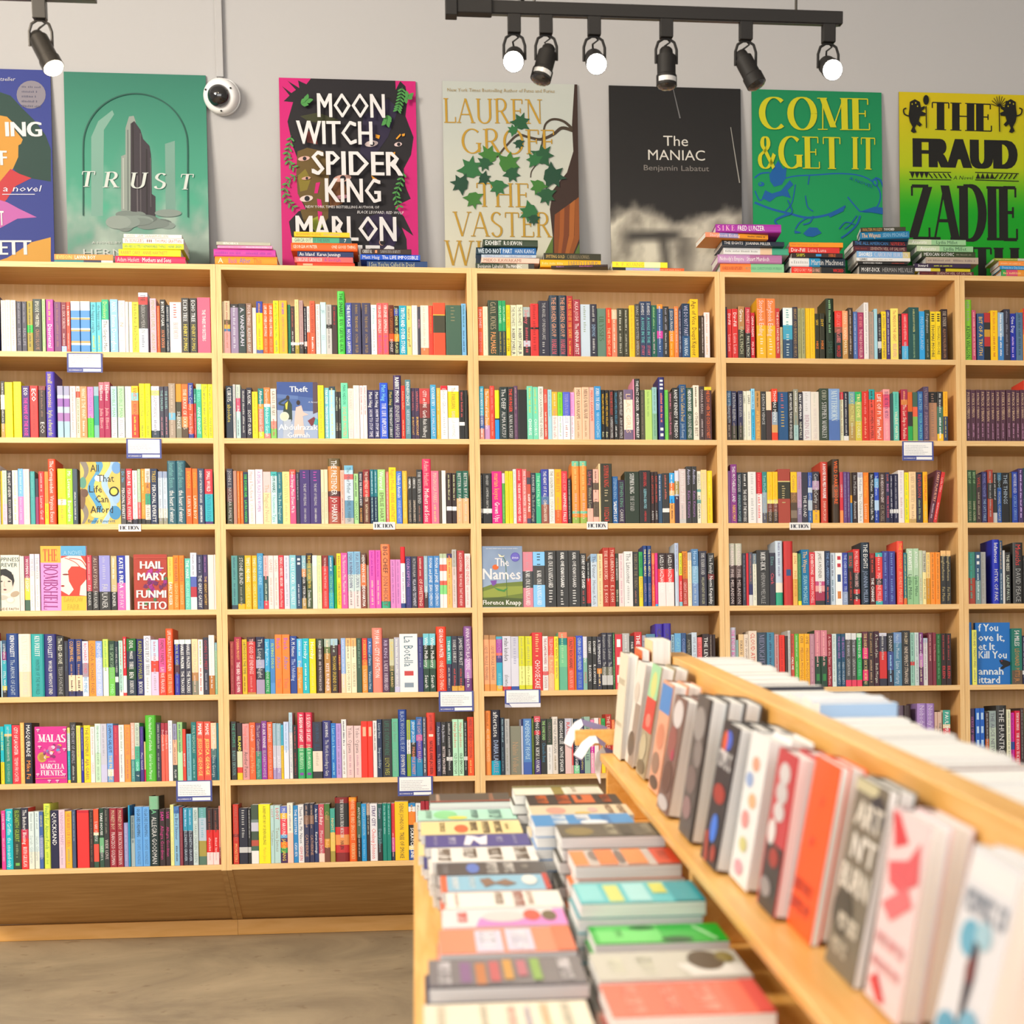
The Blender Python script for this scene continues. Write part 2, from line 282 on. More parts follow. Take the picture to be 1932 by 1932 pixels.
DATA = """
#1 1 0 530 4.6
0 42 160 fed ^fbb~
42 88 160 fed ^ebb~
88 135 163 fed ^caa~
137 182 172 445 ^889~|^99aREAL LIFE
182 228 172 445 ^889~|^99aREAL LIFE
228 280 168 a93:47,2c4:62,a93 ^443~
280 358 152 344:25,333 ^eedEPISODE THIRTEEN|^b86CRAIG DILOUIE
360 390 152 bd9 ^798~
395 460 155 b4a ^fc6~|^fffDisoriental
462 525 175 747 ^966~
525 572 178 834:88,acf ^dbbE.L. DOCTOROW|~
572 606 178 e54 ^fffE.L. DOCTOROW|^fbb~
610 690 172 fff:18,59d:32,fff:33,da6:36,59d:53,fff:56,da6:59,59d:78,da6:82,fff:86,59d ^_
694 778 172 fff:18,59d:32,fff:33,da6:36,59d:53,fff:56,da6:59,59d:78,da6:82,fff:86,59d ^_
782 832 178 6cd ^246the happy couple|^dd5~
834 878 178 6cd ^246the happy couple|^dd5~
878 940 156 3b8:38,eee ^cf8Donleavy|^666The Ginger Man
952 1020 155 9cf ^fffAKIN|Emma Donoghue
1022 1082 163 fee ^fccROOM|^fa8N|^eccL
1084 1112 175 f3eee8 ^eee~
1114 1145 175 f3eee8 ^eee~
1147 1206 180 fe4 ^552Black the Boat|Black Dove Stories
1196 1282 100 eef:7,d44:20,444:60,cde ^333THE|^aaaREBEKAH MERKLIN|^99a~
1300 1356 150 fbc ^7a6PENELOPE LIVELY|LADA DORT
1358 1388 212 f63 ^fa8~
1385 1440 158 333 ^fffBURNT SUGAR|^f96AVNI DOSHI
1430 1470 204 234 ^cccRODDY DOYLE|LIFE WITHOUT CHILDREN
1470 1572 178 fee ^c66~|^a99BEHEMOTH|_
1574 1640 146 444 ^fffECHO TREE|^dc5HENRY DUMAS
1644 1708 146 444 ^fffECHO TREE|^dc5HENRY DUMAS
1710 1825 140 e68 ^_|^fffTHE THREE MUSKETEERS|_
#1 2 400 530 7.728
140 170 290 edb ^_
168 260 283 cb9:36,653:45,ca4:53,47a:58,d99 ^b76~
262 380 325 333:7,98a ^ccd~
382 490 325 333:7,344 ^ccdA. VANDERAH
490 578 318 976 ^eddPOOR THINGS|^dddALASDAIR GRAY
583 640 380 eedddd ^ccc~
640 735 288 34a:22,fd1:92,56a ^d93~|^c93~
735 815 320 f62 ^fffLIFE AND OTHER LOVE SONGS|^fb8ANISSA GRAY
815 890 320 f62 ^fffLIFE AND OTHER LOVE SONGS|^fb8ANISSA GRAY
888 970 283 ee1 ^283AN ABSOLUTELY REMARKABLE THING|^257HANK GREEN
972 1095 283 fb3 ^63cHANK GREEN|^e77A BEAUTIFULLY FOOLISH ENDEAVOR
1092 1140 335 286 ^154~
1140 1205 360 433:75,fff:81,333 ^b65~|^ccc~
1202 1265 268 fd9:79,fff:84,a93 ^db8~
1266 1328 278 b99:78,fff:82,444 ^a88~
1330 1380 360 223:73,ddd:83,222 ^ddd~
1380 1425 358 fee:54,f63 ^666~
1424 1500 290 e64 ^833KAITLYN GREENIDGE|^fff~
1505 1575 330 fee ^fbb~
1575 1660 298 cee ^9bcJE|SIS
1662 1745 338 bbb:40,333:48,ccc ^888~
1745 1825 342 433 ^b33~|_|_
1826 1932 145 5d5 ^252THE SNARES|^252RAV GREWAL-KOK
#1 2 650 530 7.728
12 105 310 45a ^fffTHE BLUE PLACE|NICOLA GRIFFITH
105 240 312 446 ^b94BURNING|^b94THE BOOKS OF|OCTAVIA|BUTLER
250 380 312 446 ^b94BURNING|^b94THE BOOKS OF|OCTAVIA|BUTLER
385 470 340 fff ^5bbPromise|^bbb~
470 552 312 f66 ^fffVIRGINIE GRIMALDI|^a4bA Good Life
553 640 312 f66 ^fffVIRGINIE GRIMALDI|^a4bA Good Life
645 718 342 621:57,e51:72,322 ^c72JOHN GRISHAM|^eddSOOLEY
720 794 355 222:6,34a:20,222:57,f91:72,222 ^dd9JODI CINDER|^ffaSPLITTING PLACES
794 906 350 1ac ^fffTRUTH AND OTHER STORIES
907 980 355 ed8 ^743matrix|lauren groff
982 1064 350 eee ^ddd~
1064 1110 370 445 ^eacHYSTERIA
1104 1228 350 fed:85,e85 ^ecb~
1228 1295 355 f43 ^f83~|_
1288 1470 315 e53:22,eb4:24,443:57,e53 ^_
1476 1708 348 465 ^886~|_|_
1700 1775 322 7be ^478~|^347~
#1 3 880 530 3.864
80 125 183 f63 ^fddDAN JONES|^f9aESSEX DOGS
120 165 183 fec ^ccb~
153 235 140 343 ^ba8GAYL JONES|^fa6PALMARES
233 264 142 2a6:55,344 ^dfdGAYL JONES|^ba3~
263 290 142 2a6:55,344 ^dfdGAYL JONES|^ba3~
289 323 172 fd1 ^e71GAYL JONES|^542BUTTER
323 368 170 eec ^445THE PROPHETS|ROBERT JONES, JR
369 416 170 eec ^445THE PROPHETS|ROBERT JONES, JR
415 470 185 abb:20,333:68,ccd:80,333 ^e67Sunny|^d56~
468 528 164 d33:45,222:49,d33 ^a22~
528 608 142 334 ^bbbTHE ANGEL OF INDIAN LAKE|~
604 672 103 345 ^ea8THE BROKEN GROUP|^e67HARLEM
672 735 103 345 ^ea8THE BROKEN GROUP|^e67HARLEM
733 778 108 b33 ^fb4A PARIS AND BY THE SHORE|~
780 832 134 a34 ^fddALKA JOSHI|^fffThe HENNA ARTIST
832 905 168 cde ^9a9~|_
905 955 165 334 ^bbb~|^9bdDEMONS|^ccc~
955 1023 195 687 ^464ULYSSES
1022 1062 193 e42 ^fb7~|^fdaTHE MUSIC SHOP
1062 1105 205 fca:20,e86 ^fed~
1100 1150 195 443 ^ccb~|^bba~
1150 1190 195 443 ^ccb~|^bba~
1190 1232 175 fc2 ^da2~
1230 1268 167 444:68,654 ^bbbISAAC|J & W DUSTED AMERICA
1266 1310 147 346 ^eeeDAVIDS|^6bbA HOLE IN THE|^e67STORY
1310 1350 147 346 ^eeeDAVIDS|^6bbA HOLE IN THE|^e67STORY
1350 1392 174 265 ^9c8~|^cbb~
1392 1436 168 f93:8,358:50,d4a:64,358 ^bce~
1436 1480 182 333 ^99a~|^bbb~
1480 1520 197 357:45,f90 ^dddJESSICA FRANCIS KANE|^fc7~
1520 1552 182 f84 ^fcb~
1550 1575 200 446 ^bbb~
1575 1632 162 135:60,258 ^cceWE DO NOT PART|^cdeHAN KANG
1632 1695 132 fc1 ^431Age of Vice|Deepti Kapoor
1693 1716 250 432 ^eedd~
1715 1738 250 432 ^edd~
1738 1780 225 fee ^eba~|^fb8~
#1 4 1350 530 3.3196
62 78 160 335 ^_
77 107 172 d33 ^fffDir-Fill|^fccLuisa Luna
108 145 172 d33 ^fffDir-Fill|^fccLuisa Luna
145 185 158 b85:45,443 ^fffGrace|^bb9PAUL LYNCH
190 224 163 c34:50,333 ^fccPROPHET SONG|^eedPAUL LYNCH
224 252 195 c23 ^fffCHINA DREAM|^fccMA JIAN
262 320 108 f84:45,fb2 ^fddStorybook Ending|^fec~
318 380 108 f84:45,fb2 ^fddStorybook Ending|^fec~
380 410 168 c33 ^eedTHE BODY FARTHER NORTH
408 428 285 cb8 ^998~
428 488 165 eff:34,4ac:62,357 ^6aa~|^cdd~
488 520 160 334 ^b96BRIGHT AND BURNISHED HEARTS
520 543 168 aa7 ^776~
543 567 168 aa7 ^776~
566 598 167 fc1 ^eb2~
598 630 167 fc1 ^eb2~
628 658 200 332 ^fc2SHY|^f82HIKE
658 690 200 332 ^fc2SHY|^f82HIKE
697 747 106 232 ^9c9~|^465SIMS
752 800 184 e32:33,954:45,233 ^f88GREGORY MAGUIRE|^e22WICKED
800 838 184 fa7:60,c95 ^fdbYANN|^fecYANN MARTEL
833 868 165 432 ^cba~
866 898 188 57b ^bce~
897 935 193 a36 ^f99CARY BARN|^fccTHE PARIS BOOKSELLER
935 965 132 f5f0f0 ^bbb~
966 1000 188 bb9f90 ^998~
1000 1020 172 ade ^_
1022 1048 203 223:60,eee:75,223 ^bbbERIKA HOBART MATSUOKA
1045 1078 187 fd2 ^975A SEEING|NIGHT MATTHEWS
1076 1102 177 437 ^ccd~
1102 1150 170 fe7 ^d65The MADDOX THE GREAT|^e8aBELIEVERS
1150 1174 202 222 ^c55~
1174 1215 200 e34:70,5be ^fddI HAVE SOME QUESTIONS|^bdeREBECCA MAKKAI
1215 1280 163 255 ^ee9A GIRL IS A BODY OF WATER|^ac9JENNIFER NANSUBUGA MAKUMBI
1280 1318 187 3ae ^aceMOTHERLAND
1320 1350 178 343 ^cccForgiveness|^998~
1352 1388 187 fd2 ^222= = = =|^653THOMAS MOORE
1388 1420 187 fd2 ^222= = = =|^653THOMAS MOORE
1420 1460 174 322 ^cbaTHE TINDER|^b86ALISON WALKER-BROWN
#1 5 1350 530 3.3196
1562 1612 115 8c3 ^998~|^243KEVIN WILSON
1612 1638 180 c57 ^fbb~
1645 1690 200 358 ^fc5BIT OF A TRUTH
1690 1730 195 b33:20,333:35,c93:50,b33:70,222 ^_
1730 1776 182 fc1 ^e83~|^c63~
1774 1812 195 9bd:50,48c ^fff~
1812 1852 174 334 ^889~
1852 1890 200 23a ^fffOne Day|^dbf~
1890 1932 195 579 ^356~
#2 1 0 690 4.6
0 38 132 444:24,ddd:50,444:75,b95 ^ccc~
38 108 140 fe1 ^ec3~
110 182 134 fe1 ^ec3~
184 252 170 427 ^fffECO|^e3aTHE NAME OF THE ROSE
254 326 170 e33 ^fffECO|^a33~
328 392 170 833:8,322 ^865~|^eeeECO
394 470 48 54b ^fd7small ceremonies|^dd8kyle edwards
494 546 172 aac:18,fff:24,96b:40,bcd:52,a7b:68,acd ^_
548 600 172 aac:18,fff:24,96b:40,bcd:52,a7b:68,acd ^_
602 655 172 fdd ^eaa~
655 690 172 fed:10,e54:22,eec ^776~
690 752 175 d96 ^fedWHAT IS THE WHAT|~
754 808 178 e8c:61,5d3 ^76cHOUSEMATES|^4a4~
808 855 175 9bc:18,199:75,7bb ^_
853 904 140 c78:15,a25 ^fffHellions|^fbbJulia Elliott
902 955 140 c78:15,a25 ^fffHellions|^fbbJulia Elliott
958 1012 175 bde:60,eee ^7b7INVISIBLE MAN|^aabELLISON
1018 1078 175 bdb:60,eee ^7b7INVISIBLE MAN|^aabELLISON
1082 1140 175 f5eef0 ^ecc~|^ccd~
1138 1200 172 fc2:13,8dd:28,e84:55,e43 ^e33JAMES CREWS|^fd4~
1205 1256 152 ee1 ^993Your Utopia and the New Story|^993~
1256 1305 152 ee1 ^993Your Utopia and the New Story|^993~
1306 1380 172 eef:8,fe8:18,eef:85,345 ^99aTHE GRAMMARIANS|^99a~
1382 1420 176 445 ^9ccTHE DEALERS|^c89~
1422 1460 176 445 ^9ccTHE DEALERS|^c89~
1462 1522 152 a98:54,7bd:67,a98 ^cba~|^cba~
1522 1574 155 d92:33,443:60,887 ^_|^eeeSILENCE
1574 1632 158 f73:30,d53:60,d84:80,543 ^fedTHE HOUSE OF DOORS
1630 1680 148 349:38,e53:92,349 ^dddInfinite Country|^fccPatricia Engel
1676 1702 195 287:30,b34 ^cffTOLD IN|^f99~
1700 1748 155 beb:10,4b9 ^8ddACTRESS|^dffANNE ENRIGHT
1748 1802 157 ee2 ^665The wren, the wren|^665ANNE ENRIGHT
1802 1846 157 ee2 ^665The wren, the wren|^665ANNE ENRIGHT
#2 2 410 690 3.943
60 115 145 234 ^eeeCURTIS|^cb4absolute|_
116 138 137 ccc ^99a~
136 172 138 cdc:25,e57:50,bdd ^99a~|^fffSUNDAY|^667~
174 214 170 334 ^bbb~
216 258 160 334 ^fffPLASTIC|SCOTT GUILD
258 302 190 fd2 ^ca3~
302 345 165 188:31,e94:38,fb3:40,e87:86,dd3 ^fffAfterlives|^fddAbdulrazak Gurnah
346 394 160 f84:32,fee:38,4bb:90,e88 ^fddDesertion|^dffAbdulrazak Gurnah
396 440 168 fed:65,e98:80,8c6 ^544GRAVEL HEART|^c66~
F Theft 440 748 120
748 794 145 fe2 ^cb3~
794 834 160 7cd ^fffYAA GYASI|^eefTRANSCENDENT KINGDOM
830 878 150 345:7,adf:40,bef ^fe9~|^de9~
876 902 190 333 ^cdbMATT HAIG|^ccbFATHER
902 926 190 333 ^cdbMATT HAIG|^ccbFATHER
916 972 125 7eb ^256MARK HADDON|^f87DOGS AND MONSTERS
972 1014 165 fed:80,fdd ^faaTESSA HADLEY|^fccLATE IN THE DAY
1012 1060 145 f8f0ea ^edd~
1058 1088 145 fee ^e77~|_
1086 1116 145 fee ^e77~|_
1118 1168 178 336 ^fffMatt Haig|^eefHOW TO STOP TIME
1168 1210 178 336 ^fffMatt Haig|^eefHOW TO STOP TIME
1208 1270 125 25d ^8deMatt Haig|^fffTHE LIFE IMPOSSIBLE
1272 1312 175 234 ^dc6Matt Haig|^eeeTHE MIDNIGHT LIBRARY
1310 1370 68 436 ^fffRABBIT MOON|^cccJENNIFER HAIGH
1368 1398 145 e32 ^fb9Adriana Geller|~
1398 1440 103 589 ^fffBENEFICENCE|^cdeMEREDITH HALL
1440 1472 162 435 ^c66SARAH HALL|^eb5BURNTCOAT
1472 1506 162 435 ^c66SARAH HALL|^eb5BURNTCOAT
1504 1585 165 c44:30,833:58,333 ^fffCITY on FIRE|^eeeGarth Risk Hallberg
1586 1630 140 4ad ^fffASYMMETRY|^ddeLISA HALLIDAY
1628 1664 162 fb4 ^fd9~|~
1662 1716 148 d23:8,fff ^bbbEnter Ghost|^ccc~
1714 1800 145 fff:11,fd1:60,fff ^a83The PARISIAN|^cccISABELLA HAMMAD
1800 1842 180 222:65,fff:72,222 ^c55~|_
1842 1866 180 222 ^_
#2 3 890 690 4.025
55 95 155 3ac:55,46a:80,e98 ^fffTHE SEVEN MOONS OF MAALI ALMEIDA|~
96 140 172 f94:72,c9c ^fffThe Fortune of Great Disasters|_
138 178 150 d43 ^e88~|^e98~
176 212 182 fe1:57,333:60,29e ^_
214 274 160 233 ^eeeThe DEEP|^bbbALMA KATSU
274 325 158 333 ^e43THE HUNGER|^dddALMA KATSU
320 352 150 646 ^b99~|^978~
352 422 178 222 ^_
422 468 152 7db ^dd6~|^fffCHORUS
466 508 158 7db ^dd6~|^fffCHORUS
507 550 157 f5f0e8 ^998REBECCA KAUFFMAN THE GUNNERS
546 580 175 e54 ^fdcALEXIS|^fdc~
578 612 178 ade ^8bc~|_
612 656 195 eb3:50,fee ^fda~|^c99Tales from the cafe
656 696 197 8d2:50,fff ^6b3~|^aca~
695 750 197 56d:50,fff ^aadTOSHIKAZU KAWAGUCHI|^c99~
750 785 197 fae:50,fff ^e8c~|^dac~
785 842 162 fca ^443MIEKO KAWAKAMI|^b97~
840 896 162 fca ^443MIEKO KAWAKAMI|^b97~
895 934 162 fba ^d65MIEKO KAWAKAMI|_
933 984 155 39d ^fffZORBA THE GREEK|^cefNIKOS KAZANTZAKIS
985 1015 180 222 ^eb1WILLIAM MELVIN KELLEY|^ffcdem
1014 1047 180 222 ^eb1WILLIAM MELVIN KELLEY|^ffcdem
1048 1082 182 322 ^e54WILLIAM MELVIN KELLEY|^dddA DIFFERENT DRUMMER
1082 1118 183 222 ^48aWILLIAM MELVIN KELLEY|^ddd~
1118 1158 180 322 ^dddWILLIAM MELVIN KELLEY|^dddA DROP OF PATIENCE
1158 1228 178 768:20,fed:80,768 ^ecaLILAC GIRLS
1228 1240 98 e9b ^_
1240 1280 98 333 ^fffTHE FACT CHECKER|^fffAUSTIN KELLEY
1282 1320 180 554 ^876~
1320 1375 178 bd7 ^9b6~|_
1374 1410 162 9cc:50,8b9 ^799~|^698~
1420 1468 85 337 ^fff= = =|^f87~|^eee= =
1466 1498 180 7d5 ^6b5~
1498 1530 195 433 ^e8a~|Louise Kennedy
1528 1580 165 222 ^fffRANDY KENNEDY|PRESIDIO
1578 1632 142 258 ^ec7I See You've Called In Dead|^bcdJohn Kenney
1632 1686 165 354 ^fffHIDDEN BODIES|^dddCAROLINE KEPNES
1686 1732 145 fed ^553~|OTHER BEST
1734 1770 155 433 ^cbbDIARRA BEARS|~
1770 1826 160 ed3:6,533 ^f73ONE FLEW OVER THE CUCKOO'S NEST
#2 4 1350 700 3.3196
72 104 122 468:30,434:50,433 ^bcdSEA OF TRANQUILITY|^a98~
104 140 122 335:70,443 ^cccSTATION ELEVEN|^988~
138 146 122 da3 ^_
146 176 122 335:70,443 ^cccSTATION ELEVEN|^988~
176 200 122 eed ^332LIARS|^bbb~
200 228 122 eed ^332LIARS|^bbb~
228 252 108 9df:40,4be ^159~|^179~
252 288 122 c95 ^652~|^fc6AFTER THE FIRE
288 322 126 333 ^cccDEATH IN VENICE|_
320 356 126 edb:38,433 ^bcd|_
355 394 110 e42:25,222:45,9ab:70,da6:85,e42 ^fffTHOMAS MANN|_
392 462 128 258 ^c66~|^ca5~|_
460 492 126 222 ^fffHILARY MANTEL THE BOOK OF BOODLESS
492 522 113 998:70,acc ^eee~|^7aa~
522 552 130 223 ^fffSALLY WEN MAO|^eedNINETAILS
552 606 124 e8e8ea ^ccc~|^b9aBEREN ISLA
603 656 126 eee6da ^ddc~|^dccNOW IS NOT THE TIME
656 712 108 343 ^bbaOHIO|^dddSTEPHEN MARKLEY
712 782 110 8ad:60,57b ^deeMATTERHORN|_
784 808 130 e45:15,eec ^b97~
808 840 126 223:90,eee ^ccc~
840 880 128 7ab:25,ba6:70,b95 ^ee8LUCKY PICTURES|^ddb~
880 922 128 2b6:20,ac6:60,dc4 ^fe9TRUE LOVE|^eecSTORIES
922 966 126 d32 ^f88~|^fa8~
966 1004 112 2aa:20,e54 ^322~|^322WOMEN IN PERIL
1005 1055 130 e64 ^fffLIFE OF PI|Yann Martel
1055 1098 112 faa:10,e57:35,f9a ^537TELL ME I'M AN ARTIST|^fccCHELSEA MARTIN
1098 1122 138 355 ^_
1120 1158 126 6cb ^4a9~|^ffdVALERIE MARTIN
1168 1210 113 a35:20,d84:30,c23 ^fa7~|^fedThe Last Ship to Paradise
1208 1240 130 d62:40,333:70,2a5 ^_
1240 1274 130 465:30,e64:50,8b5 ^_
1272 1306 126 36a ^9cdSELECTED|^6bcPETER MARTIN
1306 1340 97 546 ^a99ULTRAVIOLET|^b9aSUZANNE MATSON
1342 1396 127 222:22,b86 ^976~
1396 1434 126 333:30,476:85,fc3 ^ddd~|^fff~
1434 1462 126 fb2:50,346 ^e92~|^dc7~
#2 5 1350 700 3.3196
1572 1605 115 534 ^db9PATRICK O'BRIAN|^b8a~
1605 1635 117 534 ^db9PATRICK O'BRIAN|^b8a~
1635 1662 117 534 ^db9PATRICK O'BRIAN|^b8a~
1662 1696 117 534 ^db9PATRICK O'BRIAN|^b8a~
1698 1730 117 534 ^db9PATRICK O'BRIAN|^b8a~
1730 1758 117 534 ^db9PATRICK O'BRIAN|^b8a~
1760 1790 117 534 ^db9PATRICK O'BRIAN|^b8a~
1790 1824 117 534 ^db9PATRICK O'BRIAN|^b8a~
1826 1856 117 534 ^db9PATRICK O'BRIAN|^b8a~
1856 1886 117 534 ^db9PATRICK O'BRIAN|^b8a~
1886 1915 117 534 ^db9PATRICK O'BRIAN|^b8a~
1915 1940 117 534 ^db9PATRICK O'BRIAN|^b8a~
#3 1 0 850 4.6
0 16 175 eb2 ^_
16 58 172 cec:62,ecd ^aba~|^cab~
58 100 172 223 ^fffTHE LAST of EDEN|^cccJENNY ERPENBECK
102 155 170 f5f5e8 ^cda~|^ee8~
152 200 156 7bf:50,f8c ^bdf~|^fbd~
200 255 160 fdd ^ecc~
255 300 178 4aa ^6bb~|_
300 332 240 334:40,936 ^_
332 382 180 e33 ^fbb~|^fccLauren Groff
380 420 180 f94:35,f94:60,fd2 ^d83~
412 480 72 f53 ^fffThe Correspondent|^fddVirginia Evans
496 570 155 ee2:55,fff:65,ee2 ^cc4~|^da4~
570 628 158 ae3 ^fffMr. Loverman|Bernardine
628 672 158 456 ^_|^ddd~
F All_That_Life_Can_Afford 690 1050 98
1045 1092 157 555 ^6beDr. No|^fffPERCIVAL EVERETT
1090 1146 157 d34:92,333 ^fffERASURE|^fccPERCIVAL EVERETT
1146 1192 172 fee:90,334 ^9a9~|^bba~
1190 1220 160 aca:60,e66:90,333 ^ddd~
1220 1258 157 f93:90,333 ^fd8~|^fc7WANDERING
1256 1304 157 fed:25,f94:45,3a8:65,fed:92,333 ^544TELEPHONE|^666PERCIVAL EVERETT
1304 1366 157 235 ^db4TREES|^fffPERCIVAL EVERETT
1366 1410 178 9ac:12,cde:70,eed:88,998 ^aab~|^aab~
1410 1450 178 9ac:12,cde:70,eed:88,998 ^aab~|^aab~
1448 1530 86 367 ^7bbJonathan Evison|^fffthe heart of winter
1530 1610 86 367 ^7bbJonathan Evison|^fffthe heart of winter
1610 1664 150 f62 ^fa2EVISON|^fedLAWN BOY
1664 1714 155 f72 ^fa2EVISON|^fedLAWN BOY
1712 1775 155 346 ^fffLEGENDS OF THE NORTH CASCADES|JONATHAN EVISON
1770 1845 160 e34:45,3bc:95,537 ^fffSMALL WORLD|^079JONATHAN EVISON
#3 2 410 850 3.943
70 116 135 445:35,644:60,443 ^bbbJOHN S. NUCLEAR FAMILY
118 146 150 b87 ^c97~
145 168 152 f72 ^fb8~
168 192 152 f72 ^fb8~
192 230 158 235 ^5e4THE DAYDREAMS|^5d5LAURA HANKIN
228 280 140 fee ^e99Happy & You Know It|^ccbLAURA HANKIN
282 338 138 f8e8f4 ^b9cA SPECIAL PLACE FOR WOMEN|_
340 398 155 fcc:40,fda ^fccTHE|^da8The Magical Novel
398 445 155 4bb:8,cee ^266TOM HANKS|^4aaUncommon Type
445 484 158 278 ^9bb~|^bddThe Bee Daughter
484 540 155 fe9 ^ba7KRISTIN HANNAH|^db8~
538 584 140 f54:9,e58 ^fffSome Strange Music Draws Me In|_
584 614 158 334 ^99a~|_
612 690 142 437 ^b4a~|^cccTHE ART OF FIELDING|CHAD HARBACH
690 770 142 437 ^b4a~|^cccTHE ART OF FIELDING|CHAD HARBACH
770 796 140 edb ^_|^bb9~
796 824 140 edb ^_|^bb9~
824 918 58 653:12,c84:50,533:58,a33:82,a54 ^fffTHE PRETENDER|^fffJO HARKIN
914 946 145 fba ^d97~|^557~
945 1014 110 7bd:8,bde:15,d66:24,cde:60,69b:90,bbb ^467The Other Mother|^467RACHEL M. HARPER
1014 1052 170 ad9 ^454~|CHOCOLAT
1052 1084 155 334:60,322 ^fffWHAT THE FIREFLIES KNEW|^fb5KAI HARRIS
1084 1135 140 822:20,c33:50,632 ^fedTHE SWEETNESS OF WATER|^edbNATHAN HARRIS
1138 1166 140 178:50,135 ^bde~|^bdd~
1166 1194 140 178:50,135 ^bde~|^bdd~
1194 1252 140 ad8 ^fffWayward|^664EMILIE HART
1252 1278 155 f88 ^fdd~
1278 1332 124 fd0 ^f93Right Mode|^d83ANNIE HARTNETT
1332 1376 153 47d ^fffUnlikely Animals|^bceANNIE HARTNETT
1378 1414 150 fb3 ^fd7~
1418 1450 192 333 ^fffORBITAL|^_|^cbaSAMANTHA HARVEY
1450 1484 192 333 ^fffORBITAL|^_|^cbaSAMANTHA HARVEY
1482 1528 140 333 ^dddTHE WESTERN WIND|^965~
1524 1592 60 e36 ^fbbAdam Haslett|^fffMothers and Sons
1592 1650 150 f79 ^fbaMAGNOLIA PARKS|^fc8~
1650 1672 150 543 ^_
1670 1702 148 f8f4f0 ^eee~
1706 1746 165 322:66,fff:74,322 ^cc9~|_
1746 1782 165 322:66,fff:74,322 ^cc9~|_
1780 1826 150 265:52,fb8 ^dddBETTER BY FAR|^dcb~
1826 1872 150 265:52,fb8 ^dddBETTER BY FAR|^dcb~
#3 3 890 850 4.025
65 84 170 222:70,eee:78,222 ^ccc~
86 158 172 222:70,eee:79,222 ^cccKEN KESEY|SOMETIMES A GREAT NOTION|_
152 235 156 d18 ^fb5marian keyes|^fffGrown Ups
230 256 170 dcd:20,5a4 ^_|^8d7~
256 286 155 ed1 ^db3~
286 318 155 ed1 ^db3~
314 344 140 eee ^bbb~
340 386 136 d34 ^fbb~|^fffTHE BEAR WAITS A HUNDRED YEARS
384 422 140 e77 ^fddFIVE TUESDAYS IN WINTER|LILY KING
420 452 155 a43:12,445:25,c54:90,446 ^_|^fffSLEEP PURSE
452 490 168 234 ^dddSUE MONK KIDD|^bbaThe Book of Longings
488 530 168 3b8 ^bfdTHE MORTAL BOY|_
528 588 142 34a:50,57a:65,954 ^fffTHE HEART OF IT ALL|^edcCHRISTIAN KIEFER
586 632 140 eee ^998THE GOLDEN STATE|^bbaLYDIA KIESLING
632 686 140 fb1:75,f62 ^f73MOBILITY|^e96~
684 730 155 e34 ^f99ANGIE KIM|^fffHAPPINESS FALLS
732 760 210 333 ^ccc~
764 822 78 7ca:8,f94:80,7ca:84,f94:90,9b5 ^fc7~|^fba~
824 880 78 7ca:8,f94:80,7ca:84,f94:90,9b5 ^fc7~|^fba~
878 926 142 433:72,fba ^c67Lily King|^bb9Writers & Lovers|_
924 968 140 fba:25,654:38,fba:60,654:88,fba ^543~|Lily King
968 982 98 fda ^_
980 1068 98 332 ^e43STEPHEN KING|^ba8~|^e4311/22/63
1070 1116 194 26a ^9bdSTEPHEN KING|^fff'SALEM'S LOT
1116 1168 222 324 ^6a8STEPHEN KING|^cccCARRIE
1165 1278 158 232 ^fffSTEPHEN KING|^bbbTHE STAND|_
1276 1362 150 222 ^e33STEPHEN KING|^9deSLEEPING BEAUTIES|^e33OWEN KING
1362 1392 160 322 ^c43KATY SIMPSON SMITH|^dddA KING
1392 1418 160 322 ^c43KATY SIMPSON SMITH|^dddA KING
1416 1452 175 357 ^dde~|^357_
1450 1506 170 333:70,eee:78,333 ^c65~|_
1504 1545 168 3ae:20,f73:35,fc9:45,2af:60,fa5 ^fff~|^433~
1544 1580 152 dde:20,a95:45,abd:48,324 ^fff~|_
1576 1635 138 dcc:92,ccc ^eeeRabbits for Food|^bbb~
1628 1674 120 333 ^cceAudition|^a7bKatie Kitamura
1674 1712 120 333 ^cceAudition|^a7bKatie Kitamura
1714 1746 155 eed:35,7bb:40,eed:55,7bb:62,eed ^664SEPARATION|^665KATIE KITAMURA
1744 1790 146 fd9 ^dcaphil klay|^edcredeployment
1788 1832 152 fd1 ^fe6~|^ea2~
#3 4 1350 840 3.3196
78 98 160 859 ^a6a~
98 138 118 838 ^fffTHIS MOTHERLESS LAND|^fc3NIKKI MAY
138 172 168 234 ^cccNIGHTSHADE|^9bbANNALENA MCAFEE
170 208 168 333 ^ddd~|^fffTHE GOD OF THE WOODS
208 258 166 eee ^ccc~|^bbb~
258 298 168 d23:42,fee ^e66~
298 328 165 388:40,9ab:80,556 ^addTom McCarthy|^bba~
328 362 166 fc1:55,fe8:62,733:78,322 ^ea2Cormac McCarthy|^cbaBLOOD MERIDIAN
362 394 166 fc1:55,fe8:62,733:78,322 ^ea2Cormac McCarthy|^cbaBLOOD MERIDIAN
394 472 148 a43:22,dc8:24,332:55,a43 ^_|^ba7~|_
475 516 166 fc1:40,864:60,543:75,876:90,543 ^b85Cormac McC|_
516 546 166 b9b:70,879 ^c66Cormac|^ccdSUTTREE
544 584 168 334 ^334_|^eeeTHE ROAD
584 612 168 35a:30,cde:40,46a:55,bcd:75,36a ^ccdCormac McCarthy|~
612 655 164 334:18,b9b:35,433:75,fb2 ^dddCormac McCarthy|^a87~
664 710 102 c43 ^fffA HOUSE FOR MISS PAULINE|^fdcDIANA MCCAULAY
735 780 86 432:40,754:60,432 ^e62WILD DARK SHORE|^432_
784 806 166 c45:30,d34:75,f95 ^dddGIMMICKS
806 828 166 648 ^99b~
828 850 166 648 ^99b~
846 862 170 543:45,d92:60,47a ^_
